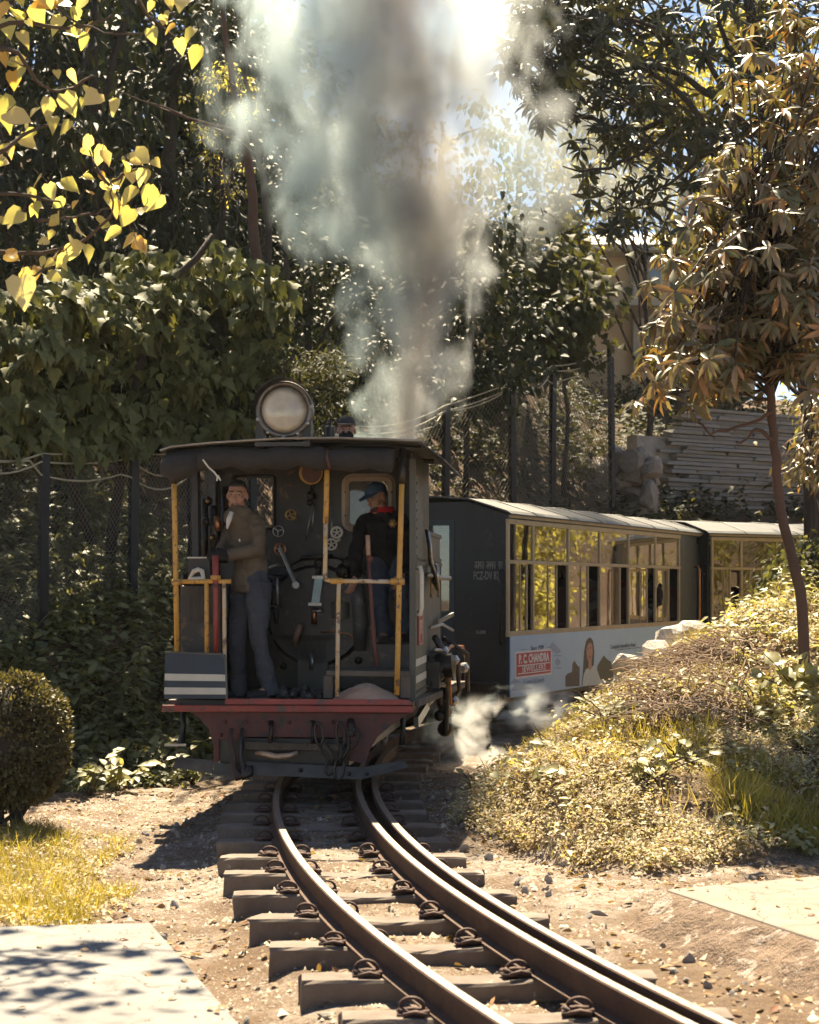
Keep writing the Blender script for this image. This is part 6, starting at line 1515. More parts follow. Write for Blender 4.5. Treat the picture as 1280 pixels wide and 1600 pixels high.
# undergrowth on the left slope
M_ug = leafmat('undergrowth_leaf', [(.17, .18, .085), (.23, .23, .11), (.14, .15, .07), (.30, .28, .13)], .35, .5, .35); M_ugo = leafmat('undergrowth_leaf', [(.20, .21, .10), (.26, .26, .125), (.32, .30, .14), (.16, .17, .08)], .35, .5, .35, 'obj')
def slope_keep(x, y):
    d, _ = toe_d(x, y); return (d > -.25) & (d < 7) & inview(x, y) & (rng.random(len(x)) < .35 + .65 * vnoise(x * 1.7, y * 1.7, 5))
def plants(name, N, box, keep, h, leaves, size, mat, T=OVAL, droop=.1, stemmat=None):
    """many small leafy stems"""
    g = ground_pts(N, *box, keep); N = len(g)
    hh = rng.uniform(*h, N); k = np.repeat(np.arange(N), leaves); n = len(k); t = rng.random(n) ** .7
    az = rng.random(n) * 6.283; lean = rnd(N, .12)
    pos = g[k] + np.stack([lean[k, 0] * t, lean[k, 1] * t - .05, hh[k] * t], 1) + rnd(n, .02)
    dirs = np.stack([np.cos(az), np.sin(az) - .25, rng.normal(size=n) * .3 - droop], 1); nrm = np.stack([rng.normal(size=n) * .3, -.25 + rng.normal(size=n) * .3, np.ones(n)], 1)
    tone = np.clip(rng.random(N)[k] * .7 + rng.random(n) * .4 - .05, 0, 1)
    return scatter(name, T, pos, dirs, nrm, rng.uniform(size[0], size[1], n), mat, None, tone)
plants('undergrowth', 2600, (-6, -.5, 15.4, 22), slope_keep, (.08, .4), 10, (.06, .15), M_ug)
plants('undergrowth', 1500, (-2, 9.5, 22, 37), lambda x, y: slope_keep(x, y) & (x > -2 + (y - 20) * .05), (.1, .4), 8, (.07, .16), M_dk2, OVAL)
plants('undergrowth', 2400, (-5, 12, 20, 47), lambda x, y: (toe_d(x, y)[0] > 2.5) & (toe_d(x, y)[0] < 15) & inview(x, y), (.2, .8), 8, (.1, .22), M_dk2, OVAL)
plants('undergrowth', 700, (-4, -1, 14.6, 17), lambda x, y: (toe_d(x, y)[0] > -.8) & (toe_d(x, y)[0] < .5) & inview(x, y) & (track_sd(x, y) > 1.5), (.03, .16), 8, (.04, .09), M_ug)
def grass(name, N, box, keep, h, mat, lean=.35, T=BLADE):
    g = ground_pts(N, *box, keep); n = len(g)
    dirs = np.stack([rng.normal(size=n) * lean, rng.normal(size=n) * lean - .05, np.ones(n)], 1); nrm = np.stack([rng.normal(size=n), -np.ones(n), np.full(n, .3)], 1)
    return scatter(name, T, g, dirs, nrm, rng.uniform(h[0], h[1], n) * (.5 + vnoise(g[:, 0] * 2.3, g[:, 1] * 2.3, 8)), mat)
M_gra = leafmat('grass_blade', [(.20, .18, .04), (.32, .27, .06), (.44, .35, .10), (.26, .23, .05), (.52, .42, .18)], .5, .55, .25, 'tone', 1.5)
M_gc = leafmat('ground_cover_leaf', [(.50, .42, .28), (.64, .54, .40), (.30, .28, .12), (.68, .57, .44), (.28, .18, .09), (.70, .63, .50)], .42, .6, .3, 'tone', 1.25)
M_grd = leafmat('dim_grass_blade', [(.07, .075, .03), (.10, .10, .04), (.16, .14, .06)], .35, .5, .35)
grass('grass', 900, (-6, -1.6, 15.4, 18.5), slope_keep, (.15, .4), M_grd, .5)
lawn_k = lambda x, y: inview(x, y) & (x < -1.62 - .12 * (y - 9) + .5 * fbm(x * 2.2, y * 2.2, 3, 4)) & (y > 8.15) & (y < 12.7) & (vnoise(x * 3.7, y * 3.1, 57) > .40) & (rng.random(len(x)) < .25 + .9 * vnoise(x * 2.5, y * 2.5, 21))
grass('grass', 9500, (-3.2, -1.2, 8.1, 13.0), lawn_k, (.03, .12), M_gra, .75)
plants('ground_cover', 900, (-3.2, -1.2, 8.1, 13.4), lawn_k, (.01, .06), 7, (.015, .04), M_gc, OVAL, .1)
# round clipped bush on the left
Y = 12.6; base = np.array([(18 - 640) / FPX * Y, Y, 0]); base[2] = gz(base[0], Y)
bu = tag(empty('clipped_bush', tuple(base)), 'round clipped bush with a sunlit rim on bare stems at the left edge', 'bush')
for k in range(7):
    e = base + np.array([rng.normal() * .2, rng.normal() * .15, .55]); MB().tube(wob([base + rnd(1, .05)[0] * (1, 1, 0), (base + e) / 2 + rnd(1, .03)[0], e], .01) - base, np.linspace(.02, .01, 7), 6).build('stem', M_bark, bu, smooth=True)
n = 15000; d = norm(rnd(n)); d = np.sign(d) * np.abs(d) ** .8
r_ = 1 - np.abs(rng.normal(size=(n, 1))) * .10; bumpn = 1 + .30 * fbm(d[:, 0] * 3 + 5, d[:, 2] * 3 + d[:, 1] * 2, 3, 6)[:, None]
pos = base + np.array([0, 0, .66]) + d * r_ * bumpn * np.array([.40, .40, .48])
M_bus = leafmat('bush_leaf', [(.05, .05, .022), (.085, .075, .032), (.17, .14, .065), (.065, .06, .026)], .28, .45, .4)
scatter('crown', OVAL, pos, d + rnd(n, .5), d + (0, 0, .3) + rnd(n, .5), rng.uniform(.022, .045, n), M_bus, bu, None, base, kind=None)
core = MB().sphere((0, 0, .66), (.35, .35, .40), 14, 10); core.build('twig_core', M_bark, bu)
# the right bank
bk_k = lambda x, y: (bank_h(x, y) > .03) & inview(x, y)
def dry(x, y): return vnoise(x * 1.1, y * 1.1, 63)
plants('ground_cover', 5600, (.3, 4, 10.2, 16), lambda x, y: bk_k(x, y) & (rng.random(len(x)) < .07 + 1.0 * (dry(x * 1.5, y * 1.5) > .54)) & ((bank_h(x, y) < .95) | (x > 3.0)), (.015, .10), 9, (.012, .038), M_gc, OVAL, .15)
grass('grass', 16000, (.3, 4.2, 10.2, 17), lambda x, y: bk_k(x, y) & (rng.random(len(x)) < .04 + 1.0 * (vnoise(x * 1.6, y * 1.6, 91) > .58)), (.035, .12), M_gra, .7)
grass('grass', 5000, (.5, 2.3, 12.6, 16.5), lambda x, y: bk_k(x, y) & (bank_h(x, y) < .85) & (vnoise(x * 2.2, y * 2.2, 37) > .42), (.05, .17), M_gra, .55)
M_gr2 = leafmat('bank_leaf', [(.28, .26, .11), (.38, .35, .17), (.48, .44, .25), (.32, .30, .13)], .42, .45, .4, 'tone', 1.3); M_gr2o = leafmat('bank_leaf', [(.22, .22, .09), (.32, .30, .13), (.40, .37, .18)], .42, .45, .4, 'obj', 1.3)
plants('ground_cover', 260, (2.2, 4.3, 10.8, 17), lambda x, y: bk_k(x, y) & (x > 2.3 + .1 * (y - 11)) & (vnoise(x * 2, y * 2, 71) > .45), (.04, .2), 9, (.04, .10), M_gr2, OVAL, .1)
plants('ground_cover', 620, (.4, 4, 10.3, 16), lambda x, y: bk_k(x, y) & (vnoise(x * 2.7, y * 2.7, 43) > .5), (.03, .15), 8, (.03, .075), M_gr2, OVAL, .1)
M_dead = leafmat('dead_leaf', [(.22, .13, .07), (.34, .22, .12), (.14, .09, .05), (.42, .30, .18)], .25, .7, .2)
plants('fallen_leaves', 700, (.3, 4, 10.2, 16), lambda x, y: bk_k(x, y) & (vnoise(x * 1.9 + 7, y * 1.9, 47) > .56), (.01, .08), 8, (.02, .055), M_dead, OVAL, .3)
# plants that can be told apart
def leafy_plant(label, px, py, Y, h, n, size, T, mo, ma, spread=.2, group=None, kind='plant', stemn=4):
    b0 = P(px, py, Y); b0[2] = gz(b0[0], Y); root = tag(empty('leafy_plant', tuple(b0)), label, kind, group)
    tips = [np.array([rng.normal() * spread, rng.normal() * spread * .6 - .05, h * rng.uniform(.6, 1.1)]) for _ in range(stemn)]
    for e in tips: MB().tube(wob([(0, 0, -.02), e * (.4, .4, .55), e], .006), np.linspace(.008, .003, 7), 5).build('stem', M_twig, root, smooth=True)
    k = rng.integers(0, stemn, n); t = rng.uniform(.3, 1, n); T_ = np.array(tips)
    pos = T_[k] * t[:, None] ** np.array([1.3, 1.3, .9]); az = rng.random(n) * 6.28
    dirs = np.stack([np.cos(az), np.sin(az) - .4, rng.normal(size=n) * .3 - .1], 1); nrm = np.stack([rng.normal(size=n) * .3, -.45 + rng.normal(size=n) * .25, np.ones(n)], 1)
    m_ = fast_mesh('leaf', T[0], np.concatenate([np.array(f) for f in T[1]]), np.cumsum([0] + [len(f) for f in T[1]])[:-1], mo, True)
    leaf_objects('leaf', m_, pos, dirs, nrm, rng.uniform(size[0], size[1], n), root)
gp = 'leafy plants growing on the slopes'
leafy_plant('broad pale green leafed plant low on the sunlit right bank', 1000, 1285, 11.6, .2, 34, (.07, .13), HEART, M_gr2o, M_gr2, .26, gp, stemn=9)
grass('grass', 3200, (2.0, 3.1, 10.6, 12.4), lambda x, y: bk_k(x, y) & (vnoise(x * 2.6, y * 2.6, 17) > .48), (.07, .2), M_gra, .6)
for i_, (px_, py_, Y_, w_) in enumerate([(905, 1230, 12.4, 'in the middle of the golden slope'), (1090, 1150, 13.0, 'beneath the brush heap'), (1180, 1080, 13.4, 'between the brush heap and the slender tree'), (860, 1300, 11.6, 'near the foot of the bank'), (1150, 1240, 12.0, 'above the trailing hose'), (1230, 1150, 12.6, 'right of the brush heap'), (1060, 1220, 12.2, 'above the broad leafed plant'), (950, 1160, 13.2, 'left of the brush heap')]):
    leafy_plant('small pale leafed plant on the bank ' + w_, px_, py_, Y_, .16, 30, (.05, .10), [HEART, OVAL, BROAD][i_ % 3], M_gr2o, M_gr2, .2, gp, stemn=7)
grass('dry_grass', 2600, (.4, 4.0, 10.4, 16.5), lambda x, y: bk_k(x, y) & (vnoise(x * 3.4, y * 3.4, 29) > .66), (.05, .15), leafmat('straw', [(.5, .4, .22), (.62, .52, .32), (.40, .30, .15)], .4, .6, .25), .4)
leafy_plant('tall nettle like plant climbing the second fence post', 212, 985, 17.6, .85, 60, (.09, .15), OVAL, M_ugo, M_ug, .1, gp, stemn=3)
leafy_plant('bright green broad leafed plant at the foot of the left slope', 185, 1190, 15.6, .34, 34, (.10, .17), OVAL, M_gr2o, M_ug, .16, gp, stemn=5)
leafy_plant('leafy plant in shade left of the engine step', 235, 1110, 16.6, .45, 70, (.08, .14), OVAL, M_ugo, M_ug, .3, gp, stemn=9)
leafy_plant('pale leafed plant between the round bush and the slope', 140, 1180, 15.4, .4, 44, (.09, .16), OVAL, M_ugo, M_ug, .22, gp, stemn=6)
leafy_plant('leafy clump hanging behind the rail guard', 300, 1165, 16.2, .3, 60, (.07, .12), OVAL, M_ugo, M_ug, .26, gp, stemn=7)
leafy_plant('heart leafed plant beside the foot of the slender tree', 1250, 985, 13.4, .35, 50, (.10, .17), HEART, M_gr2o, M_gr2, .28, gp, stemn=8)
leafy_plant('low leafy plant at the left toe of the right bank', 745, 1230, 14.3, .16, 40, (.06, .11), OVAL, M_ugo, M_ug, .2, gp, stemn=7)
leafy_plant('sprawling leafy plant just under the rocks on the bank', 960, 1085, 14.4, .25, 46, (.09, .16), LANCE, M_gr2o, M_gr2, .25, gp, stemn=8)
# ================================================================== fences, wall, building, rocks
M_post = surf('dark_fence_post', (.014, .014, .015), (.009, .009, .01), 5, .6, wear=(.05, .04, .03), bmp=.2)
M_wire = surf('galvanised_wire', (.24, .21, .16), (.15, .13, .10), 8, .45, metal=.7, bmp=0)
M_cab = surf('pale_cable', (.42, .38, .27), (.32, .29, .2), 5, .6, bmp=0)
fb = np.array([-3.3, 19.5, gz(-3.3, 19.5)])
fn = tag(empty('chain_link_fence', tuple(fb)), 'tall chain link fence with dark posts and pale cables climbing along the hill', 'fence')
fposts = [(-250, 700, 970, 15.4), (-80, 708, 985, 16.6), (66, 716, 962, 17.8), (206, 711, 905, 19.4), (303, 705, 880, 20.7), (395, 695, 850, 21.9), (480, 685, 830, 23.0), (560, 672, 815, 24.0), (694, 640, 800, 26.2), (802, 602, 775, 27.8), (862, 577, 745, 29.6), (957, 545, 700, 32.2)]
tops = []; bots = []
for px, t, b_, Y in fposts:
    a = P(px, t - 3, Y); z = P(px, b_, Y); z[2] = min(z[2], gz(z[0], Y)) if z[2] - gz(z[0], Y) < .5 else gz(z[0], Y) - .0
    tops.append(a); bots.append(z)
    MB().box(-.045, .045, -.045, .045, 0, a[2] - z[2] + .12).build('post', M_post, fn, loc=tuple(z - fb - (0, 0, .1)), rot=(0, random.uniform(-.02, .02), .6))
# woven diamonds: zigzag wires between each two posts
mb_v = []; mb_f = []; nv = 0
for i in range(len(tops) - 1):
    A0, B0, A1, B1 = bots[i] , bots[i + 1], tops[i] - (0, 0, .05), tops[i + 1] - (0, 0, .05)
    wlen = np.linalg.norm((B0 - A0)[:2]); c = .075 if i < 5 else .11
    nu = max(4, int(wlen / c)); hgt = max(np.linalg.norm(A1 - A0), np.linalg.norm(B1 - B0)); nw = max(4, int(hgt / c))
    nrm_ = norm(np.cross(B0 - A0, (0, 0, 1.0)))
    th = .0032 if i < 5 else .004
    def pt(u, v):
        bulge = .05 * math.sin(math.pi * min(1, max(0, u))) * math.sin(math.pi * min(1, max(0, v))) * math.sin(i * 2.2 + v * 4)
        return (A0 * (1 - u) + B0 * u) * (1 - v) + (A1 * (1 - u) + B1 * u) * v + nrm_ * bulge
    for k in range(-nw, nu + 1):
        for sgn in (1, -1):
            prev = None
            for v in range(0, nw + 1, 2):
                uu = (k + v) / nu if sgn > 0 else (k + nw - v) / nu
                if uu < 0 or uu > 1: prev = None; continue
                q = pt(uu, v / nw)
                if prev is not None:
                    d = norm(q - prev); s_ = norm(np.cross(d, nrm_)) * th; e = nrm_ * th
                    mb_v += [prev - s_, prev + s_, prev + e * 1.7, q - s_, q + s_, q + e * 1.7]; mb_f += [(nv, nv + 1, nv + 4, nv + 3), (nv + 1, nv + 2, nv + 5, nv + 4), (nv + 2, nv, nv + 3, nv + 5)]; nv += 6
                prev = q
V = np.array(mb_v) - fb
me = fast_mesh('chain_link', V, np.array(mb_f).ravel(), np.arange(0, len(mb_f) * 4, 4), M_wire)
tag(link('chain_link', me, fn), kind='stuff')
for k, (off, sag) in enumerate(((0.02, .10), (-.06, .22), (-.16, .16))):
    pts = []
    for i in range(len(tops) - 1):
        for t in np.linspace(0, 1, 9)[:-1]:
            pts.append(tops[i] * (1 - t) + tops[i + 1] * t + np.array([0, -.06, off - sag * 4 * t * (1 - t) * (.6 + .5 * math.sin(i * 2.1 + k)) + .12 * (k == 2) * math.sin(i * 1.7)]))
    MB().tube(np.array(pts) - fb, .011, 5).build('cable', M_cab, fn, smooth=True)
# coursed stone retaining wall
M_stone = surf('wall_stone', (.27, .255, .235), (.18, .17, .155), 4, .9, wear=(.35, .33, .30), wear_at=.6, bmp=.7, bdist=.02, bscale=12)
Y = 34.5
wl0, wl1 = P(1006, 792, Y), P(1300, 792, Y + 3)
wbase = np.array([wl0[0], wl0[1], wl0[2] - .3])
wall = tag(empty('stone_retaining_wall', tuple(wbase)), 'pale stone retaining wall of thin courses on the slope above the coaches', 'wall')
e = norm((wl1 - wl0) * (1, 1, 0)); nn = np.array([e[1], -e[0], 0]); Ln = np.linalg.norm((wl1 - wl0)[:2])
z0 = 0.0; c = 0
SM = []
for i in range(5):
    L_ = lump(.5, 40 + i, (1, 1, 1)); 
    m2 = MB(); m2.box(-.5, .5, -.5, .5, -.5, .5); m2.v[0] = m2.v[0] * (1 + .10 * rng.normal(size=(8, 3)) * (.5, 1, .5)); SM.append(m2.mesh('stone', M_stone))
zt_ = P(1100, 655, Y)[2] - wbase[2]
ang = math.atan2(e[1], e[0])
while z0 < zt_ + .5:
    h_ = .072 + .02 * rng.random(); x = -.3 * rng.random(); lim0 = .02 * z0 + (max(0, z0 - zt_ + .75) ** 1.2) * 1.3
    while x < Ln:
        w = rng.uniform(.5, 1.25)
        if x > lim0: link('stone', SM[int(rng.integers(5))], wall, tuple(e * (x + w / 2) + nn * (.02 * rng.normal() - .05 * (c % 2)) + np.array([0, 0, z0 + h_ / 2]) - nn * z0 * .12), (0, 0, ang), (w - .01, .3, h_ - .014))
        x += w
    z0 += h_; c += 1
    if c > 28: break
mb = MB(); mb.box(0, Ln, .2, .5, -.4, zt_ - .3); mb.v[0] = np.array([e * v[0] - nn * v[1] + (0, 0, v[2]) for v in mb.v[0]]); mb.build('backing', M_stone, wall)
# rough outcrop left of it
M_rock = surf('rock', (.60, .55, .48), (.42, .34, .28), 3.5, .9, wear=(.68, .64, .58), wear_at=.5, bmp=.9, bdist=.03, bscale=9)
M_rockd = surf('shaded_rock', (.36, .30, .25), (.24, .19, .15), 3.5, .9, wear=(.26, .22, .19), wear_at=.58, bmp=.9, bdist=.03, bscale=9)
def rock_mesh(seed, mat, sub=2):
    import bmesh
    bm = bmesh.new(); bmesh.ops.create_icosphere(bm, subdivisions=sub, radius=1); q = np.random.default_rng(seed)
    pl = [(norm(q.normal(size=3)), q.uniform(.55, .9)) for _ in range(9)]
    for v in bm.verts:
        p = np.array(v.co)
        for n_, d in pl:
            t = np.dot(p, n_) - d
            if t > 0: p = p - n_ * t
        v.co = p + q.normal(size=3) * .025
    me = bpy.data.meshes.new('rock'); bm.to_mesh(me); bm.free(); me.materials.append(mat); return me
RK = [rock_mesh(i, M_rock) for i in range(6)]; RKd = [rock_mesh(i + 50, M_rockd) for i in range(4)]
oc = P(955, 752, 33.0); ob = tag(empty('rock_outcrop', tuple(oc)), 'rough brownish rock face left of the stone retaining wall', 'rock')
for i in range(80):
    p = P(rng.uniform(900, 1022), rng.uniform(700, 795), 33.2 + rng.normal() * .3)
    if p[2] > P(0, 700 + max(0, 960 - (640 + p[0] * FPX / p[1])) * .6, 33)[2]: continue
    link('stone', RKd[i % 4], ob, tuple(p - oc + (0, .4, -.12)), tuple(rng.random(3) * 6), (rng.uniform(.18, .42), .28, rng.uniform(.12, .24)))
# rocks on the crest of the right bank and along it
RL = [(985, 1042, 16.3, (.32, .22, .16), 'large pale boulder lying on the bank above the grass'), (1050, 1000, 16.7, (.26, .2, .17), 'white sunlit boulder on the bank crest, left of its pile'), (1082, 986, 16.9, (.24, .2, .15), 'brown and white boulder in the middle of the rock pile'), (1030, 1018, 16.5, (.18, .15, .13), 'small pale rock at the foot of the rock pile'), (1118, 986, 16.9, (.17, .13, .11), 'small brown rock right of the rock pile'), (1140, 974, 17.0, (.14, .12, .1), 'white rock near the coach handrails'), (1012, 1056, 16.0, (.18, .14, .09), 'flat slab of rock leaning against the large boulder'), (1165, 966, 17.0, (.12, .1, .08), 'rock half hidden in grass at the crest'), (787, 1190, 15.4, (.1, .08, .07), 'bluish white stone by the track at the tail of the bank'), (1066, 1012, 16.3, (.15, .12, .1), 'pale rock in front of the rock pile'), (1100, 1002, 16.3, (.12, .1, .08), 'small pinkish rock below the rock pile')]
for i, (px, py, Y, s, lb) in enumerate(RL):
    p = P(px, py, Y); g = gz(p[0], Y); p[2] = g + s[2] * .45 if abs(g - p[2]) > .25 else p[2]
    r = link('rock', RK[i % 6], None, tuple(p), (random.uniform(-.3, .3), random.uniform(-.3, .3), random.random() * 6), s); tag(r, lb, 'rock')
# loose stones
def loose(n, keep, box, smin, smax, lb, grp, meshes):
    g = ground_pts(n, *box, keep)
    for i in range(len(g)):
        s = rng.uniform(smin, smax); o = link('stone', meshes[i % len(meshes)], None, (g[i, 0], g[i, 1], g[i, 2] + s * .05), tuple(rng.random(3) * 6), (s * rng.uniform(.8, 1.4), s * rng.uniform(.6, 1), s * rng.uniform(.3, .5))); tag(o, lb, 'stone', grp)
loose(46, lambda x, y: inview(x, y) & (track_sd(x, y) > .75) & (track_sd(x, y) < 1.6) & ~((x < -.45) & (y < 8.1) & (x < -1.18 + (8.02 - y) * .31)), (-2, .3, 6.3, 13.5), .018, .05, 'small loose stone lying in the dirt left of the sleepers', 'loose stones left of the track', RK)
loose(44, lambda x, y: inview(x, y) & (track_sd(x, y) < -.85) & (bank_h(x, y) < .02) & (x < 1.3 + (8.86 - y) * .1), (-.2, 1.7, 6.8, 14.5), .016, .045, 'small loose stone lying in the dirt right of the track', 'loose stones right of the track', RK)
loose(50, lambda x, y: np.abs(track_sd(x, y)) < .65, (-1.2, 1.2, 6.0, 11.5), .016, .042, 'small stone lying between the sleepers', 'stones between the sleepers', RK)
# gravel and fallen leaves
g = ground_pts(9000, -3, 2.2, 6.0, 15.5, lambda x, y: inview(x, y) & (bank_h(x, y) < .03) & (track_sd(x, y) < 2.4) & (rng.random(len(x)) < .3 + vnoise(x * 3, y * 3, 12)))
n = len(g); TET = (np.array([(-.5, -.3, 0), (.5, -.35, .05), (.1, .5, 0), (.05, .0, .55)]), [(0, 1, 3), (1, 2, 3), (2, 0, 3)])
M_grv = leafmat('gravel', [(.3, .25, .2), (.42, .36, .3), (.18, .14, .11), (.5, .45, .38)], 0, .9, .2)
scatter('gravel', TET, g, rnd(n) * (1, 1, .1), np.array([[0, 0, 1.0]] * n) + rnd(n, .2), rng.uniform(.006, .03, n) * np.where(rng.random(n) < .06, 2, 1), M_grv)
g = ground_pts(2600, -3.2, 2.4, 6.2, 16, lambda x, y: inview(x, y) & (bank_h(x, y) < .06) & (rng.random(len(x)) < 1.25 * vnoise(x * 2.1, y * 2.1, 33) ** 1.5)); n = len(g)
M_lit = leafmat('fallen_leaf', [(.24, .15, .08), (.34, .22, .11), (.14, .085, .05), (.42, .3, .16), (.26, .11, .06)], .2, .7, .3)
scatter('fallen_leaves', OVAL, g + (0, 0, .012), rnd(n) * (1, 1, .2), np.array([[0, 0, 1.0]] * n) + rnd(n, .35), rng.uniform(.018, .065, n), M_lit)
# grit and leaves blown onto the slabs
q = np.concatenate([np.column_stack([rng.uniform(-2.0, -.3, 700), rng.uniform(5.9, 8.0, 700), np.full(700, -.008)]), np.column_stack([rng.uniform(1.3, 2.4, 500), rng.uniform(7.0, 9.3, 500), np.full(500, 0.0)])])
k = np.where(q[:, 0] < 0, (q[:, 0] < -1.2 + (8.02 - q[:, 1]) * .315) & (rng.random(len(q)) < .12 + vnoise(q[:, 0] * 3, q[:, 1] * 3, 9) ** 3 + np.exp(-np.abs(q[:, 0] - (-1.2 + (8.02 - q[:, 1]) * .315)) * 9)), (q[:, 0] > 1.33 + (8.86 - q[:, 1]) * .375) & (q[:, 1] < 8.9 + (q[:, 0] - 1.3) * .48) & (rng.random(len(q)) < .5)); q = q[k]; n = len(q)
scatter('gravel', TET, q, rnd(n) * (1, 1, .1), np.array([[0, 0, 1.0]] * n), rng.uniform(.005, .016, n), M_grv)
j_ = rng.random(n) < .16; q2 = q[j_]; scatter('fallen_leaves', OVAL, q2 + (0, 0, .006), rnd(len(q2)) * (1, 1, .1), np.array([[0, 0, 1.0]] * len(q2)) + rnd(len(q2), .25), rng.uniform(.02, .06, len(q2)), M_lit)
# dry brush on the bank
M_dry = surf('dry_twig', (.36, .26, .17), (.22, .15, .10), 6, .9, bmp=0)
hp_ = P(1090, 1030, 14.3); hp_[2] = gz(hp_[0], 14.3); bh = tag(empty('brush_heap', tuple(hp_)), 'heap of brown dry brush and cut stems below the rocks on the right bank', 'brush heap')
mb = MB()
for i in range(1300):
    px, py = rng.uniform(985, 1170), 0; Y = rng.uniform(12.9, 15.1); x = (px - 640) / FPX * Y; z = gz(x, Y) if i % 9 == 0 else zprev
    zprev = z; b_ = np.array([x, Y, float(terrain(np.array([x]), np.array([Y]), False)[0]) + rng.uniform(.0, .13)]) - hp_
    d = norm(np.array([rng.normal() * .6 - .35, rng.normal() * .5 - .4, rng.normal() * .16 - .12])); L_ = rng.uniform(.12, .36)
    mb.tube([b_, b_ + d * L_ * .5 + (0, 0, .03), b_ + d * L_], [.006, .005, .003], 4, cap=False)
o = mb.build('dry_stems', M_dry, bh); o['kind'] = 'stuff'
mb = MB()
g = ground_pts(1500, .5, 3.6, 10.4, 16, lambda x, y: inview(x, y) & (bank_h(x, y) > .05))
for b_ in g:
    d = norm(np.array([rng.normal() * .7 - .2, rng.normal() * .5 - .2, rng.normal() * .25 + .05])); L_ = rng.uniform(.06, .26)
    mb.tube([b_, b_ + d * L_ * .5 + (0, 0, .02), b_ + d * L_], [.005, .004, .002], 3, cap=False)
tag(mb.build('dry_stalks', M_dry), kind='stuff')
# hose on the bank
pts = [(1300, 1246), (1280, 1256), (1240, 1278), (1200, 1298), (1160, 1309), (1135, 1306), (1122, 1295)]
hq = [];
for i, (x, y) in enumerate(pts):
    q = P(x, y, 11.9 - .1 * i); hq.append(q)
tag(MB().tube(wob(hq, .004), .013, 7).build('hose', surf('faded_pink_hose', (.38, .24, .19), None, 5, .6, bmp=0), smooth=True), 'thin pinkish hose trailing over the grass of the right bank', 'hose')
# pale building on the hill
Y = 46.0; B0 = P(948, 470, Y); bd = tag(empty('pale_building', tuple(B0)), 'pale beige building under a wide roof, seen between the trees at the upper right', 'building')
M_bwl = surf('beige_wall', (.48, .38, .26), (.42, .33, .22), 1.5, .85, bmp=.1); M_bro = surf('grey_building_roof', (.35, .34, .32), (.28, .27, .26), 1, .7, bmp=.1)
m1 = FPX / Y
def bx_(name, x0, x1, y0, y1, pz0, pz1, mat, par=None, **k):
    X0, X1 = (x0 - 948) / m1, (x1 - 948) / m1; return MB().box(X0, X1, y0, y1, (470 - pz0) / m1, (470 - pz1) / m1).build(name, mat, par or bd, **k)
wl = bx_('wall', 900, 1180, 0, 5, 620, 402, M_bwl)
bx_('roof_eave', 890, 1200, -.9, 5.2, 402, 392, M_bro, bevel=.03)
mb = MB(); mb.hexa([((890 - 948) / m1, -.9, 78 / m1), ((1200 - 948) / m1, -.9, 78 / m1), ((910 - 948) / m1, 5.2, 78 / m1), ((1180 - 948) / m1, 5.2, 78 / m1), ((940 - 948) / m1, 1.6, 125 / m1), ((1150 - 948) / m1, 1.6, 125 / m1), ((945 - 948) / m1, 2.6, 125 / m1), ((1145 - 948) / m1, 2.6, 125 / m1)]); mb.build('roof', M_bro, bd)
for px in (992, 1085): bx_('pillar', px - 4, px + 4, -.25, -.02, 620, 403, M_bro)
for px in (1015, 1110):
    w_ = bx_('window', px - 13, px + 20, -.03, -.002, 448, 418, surf('pale_window_frame', (.6, .55, .45), None, 4, .6, bmp=0)); bx_('pane', px - 10, px + 17, -.045, -.031, 445, 421, M_pane2, w_)
bx_('lower_roof', 930, 1010, -2.4, -.3, 500, 492, M_bro)
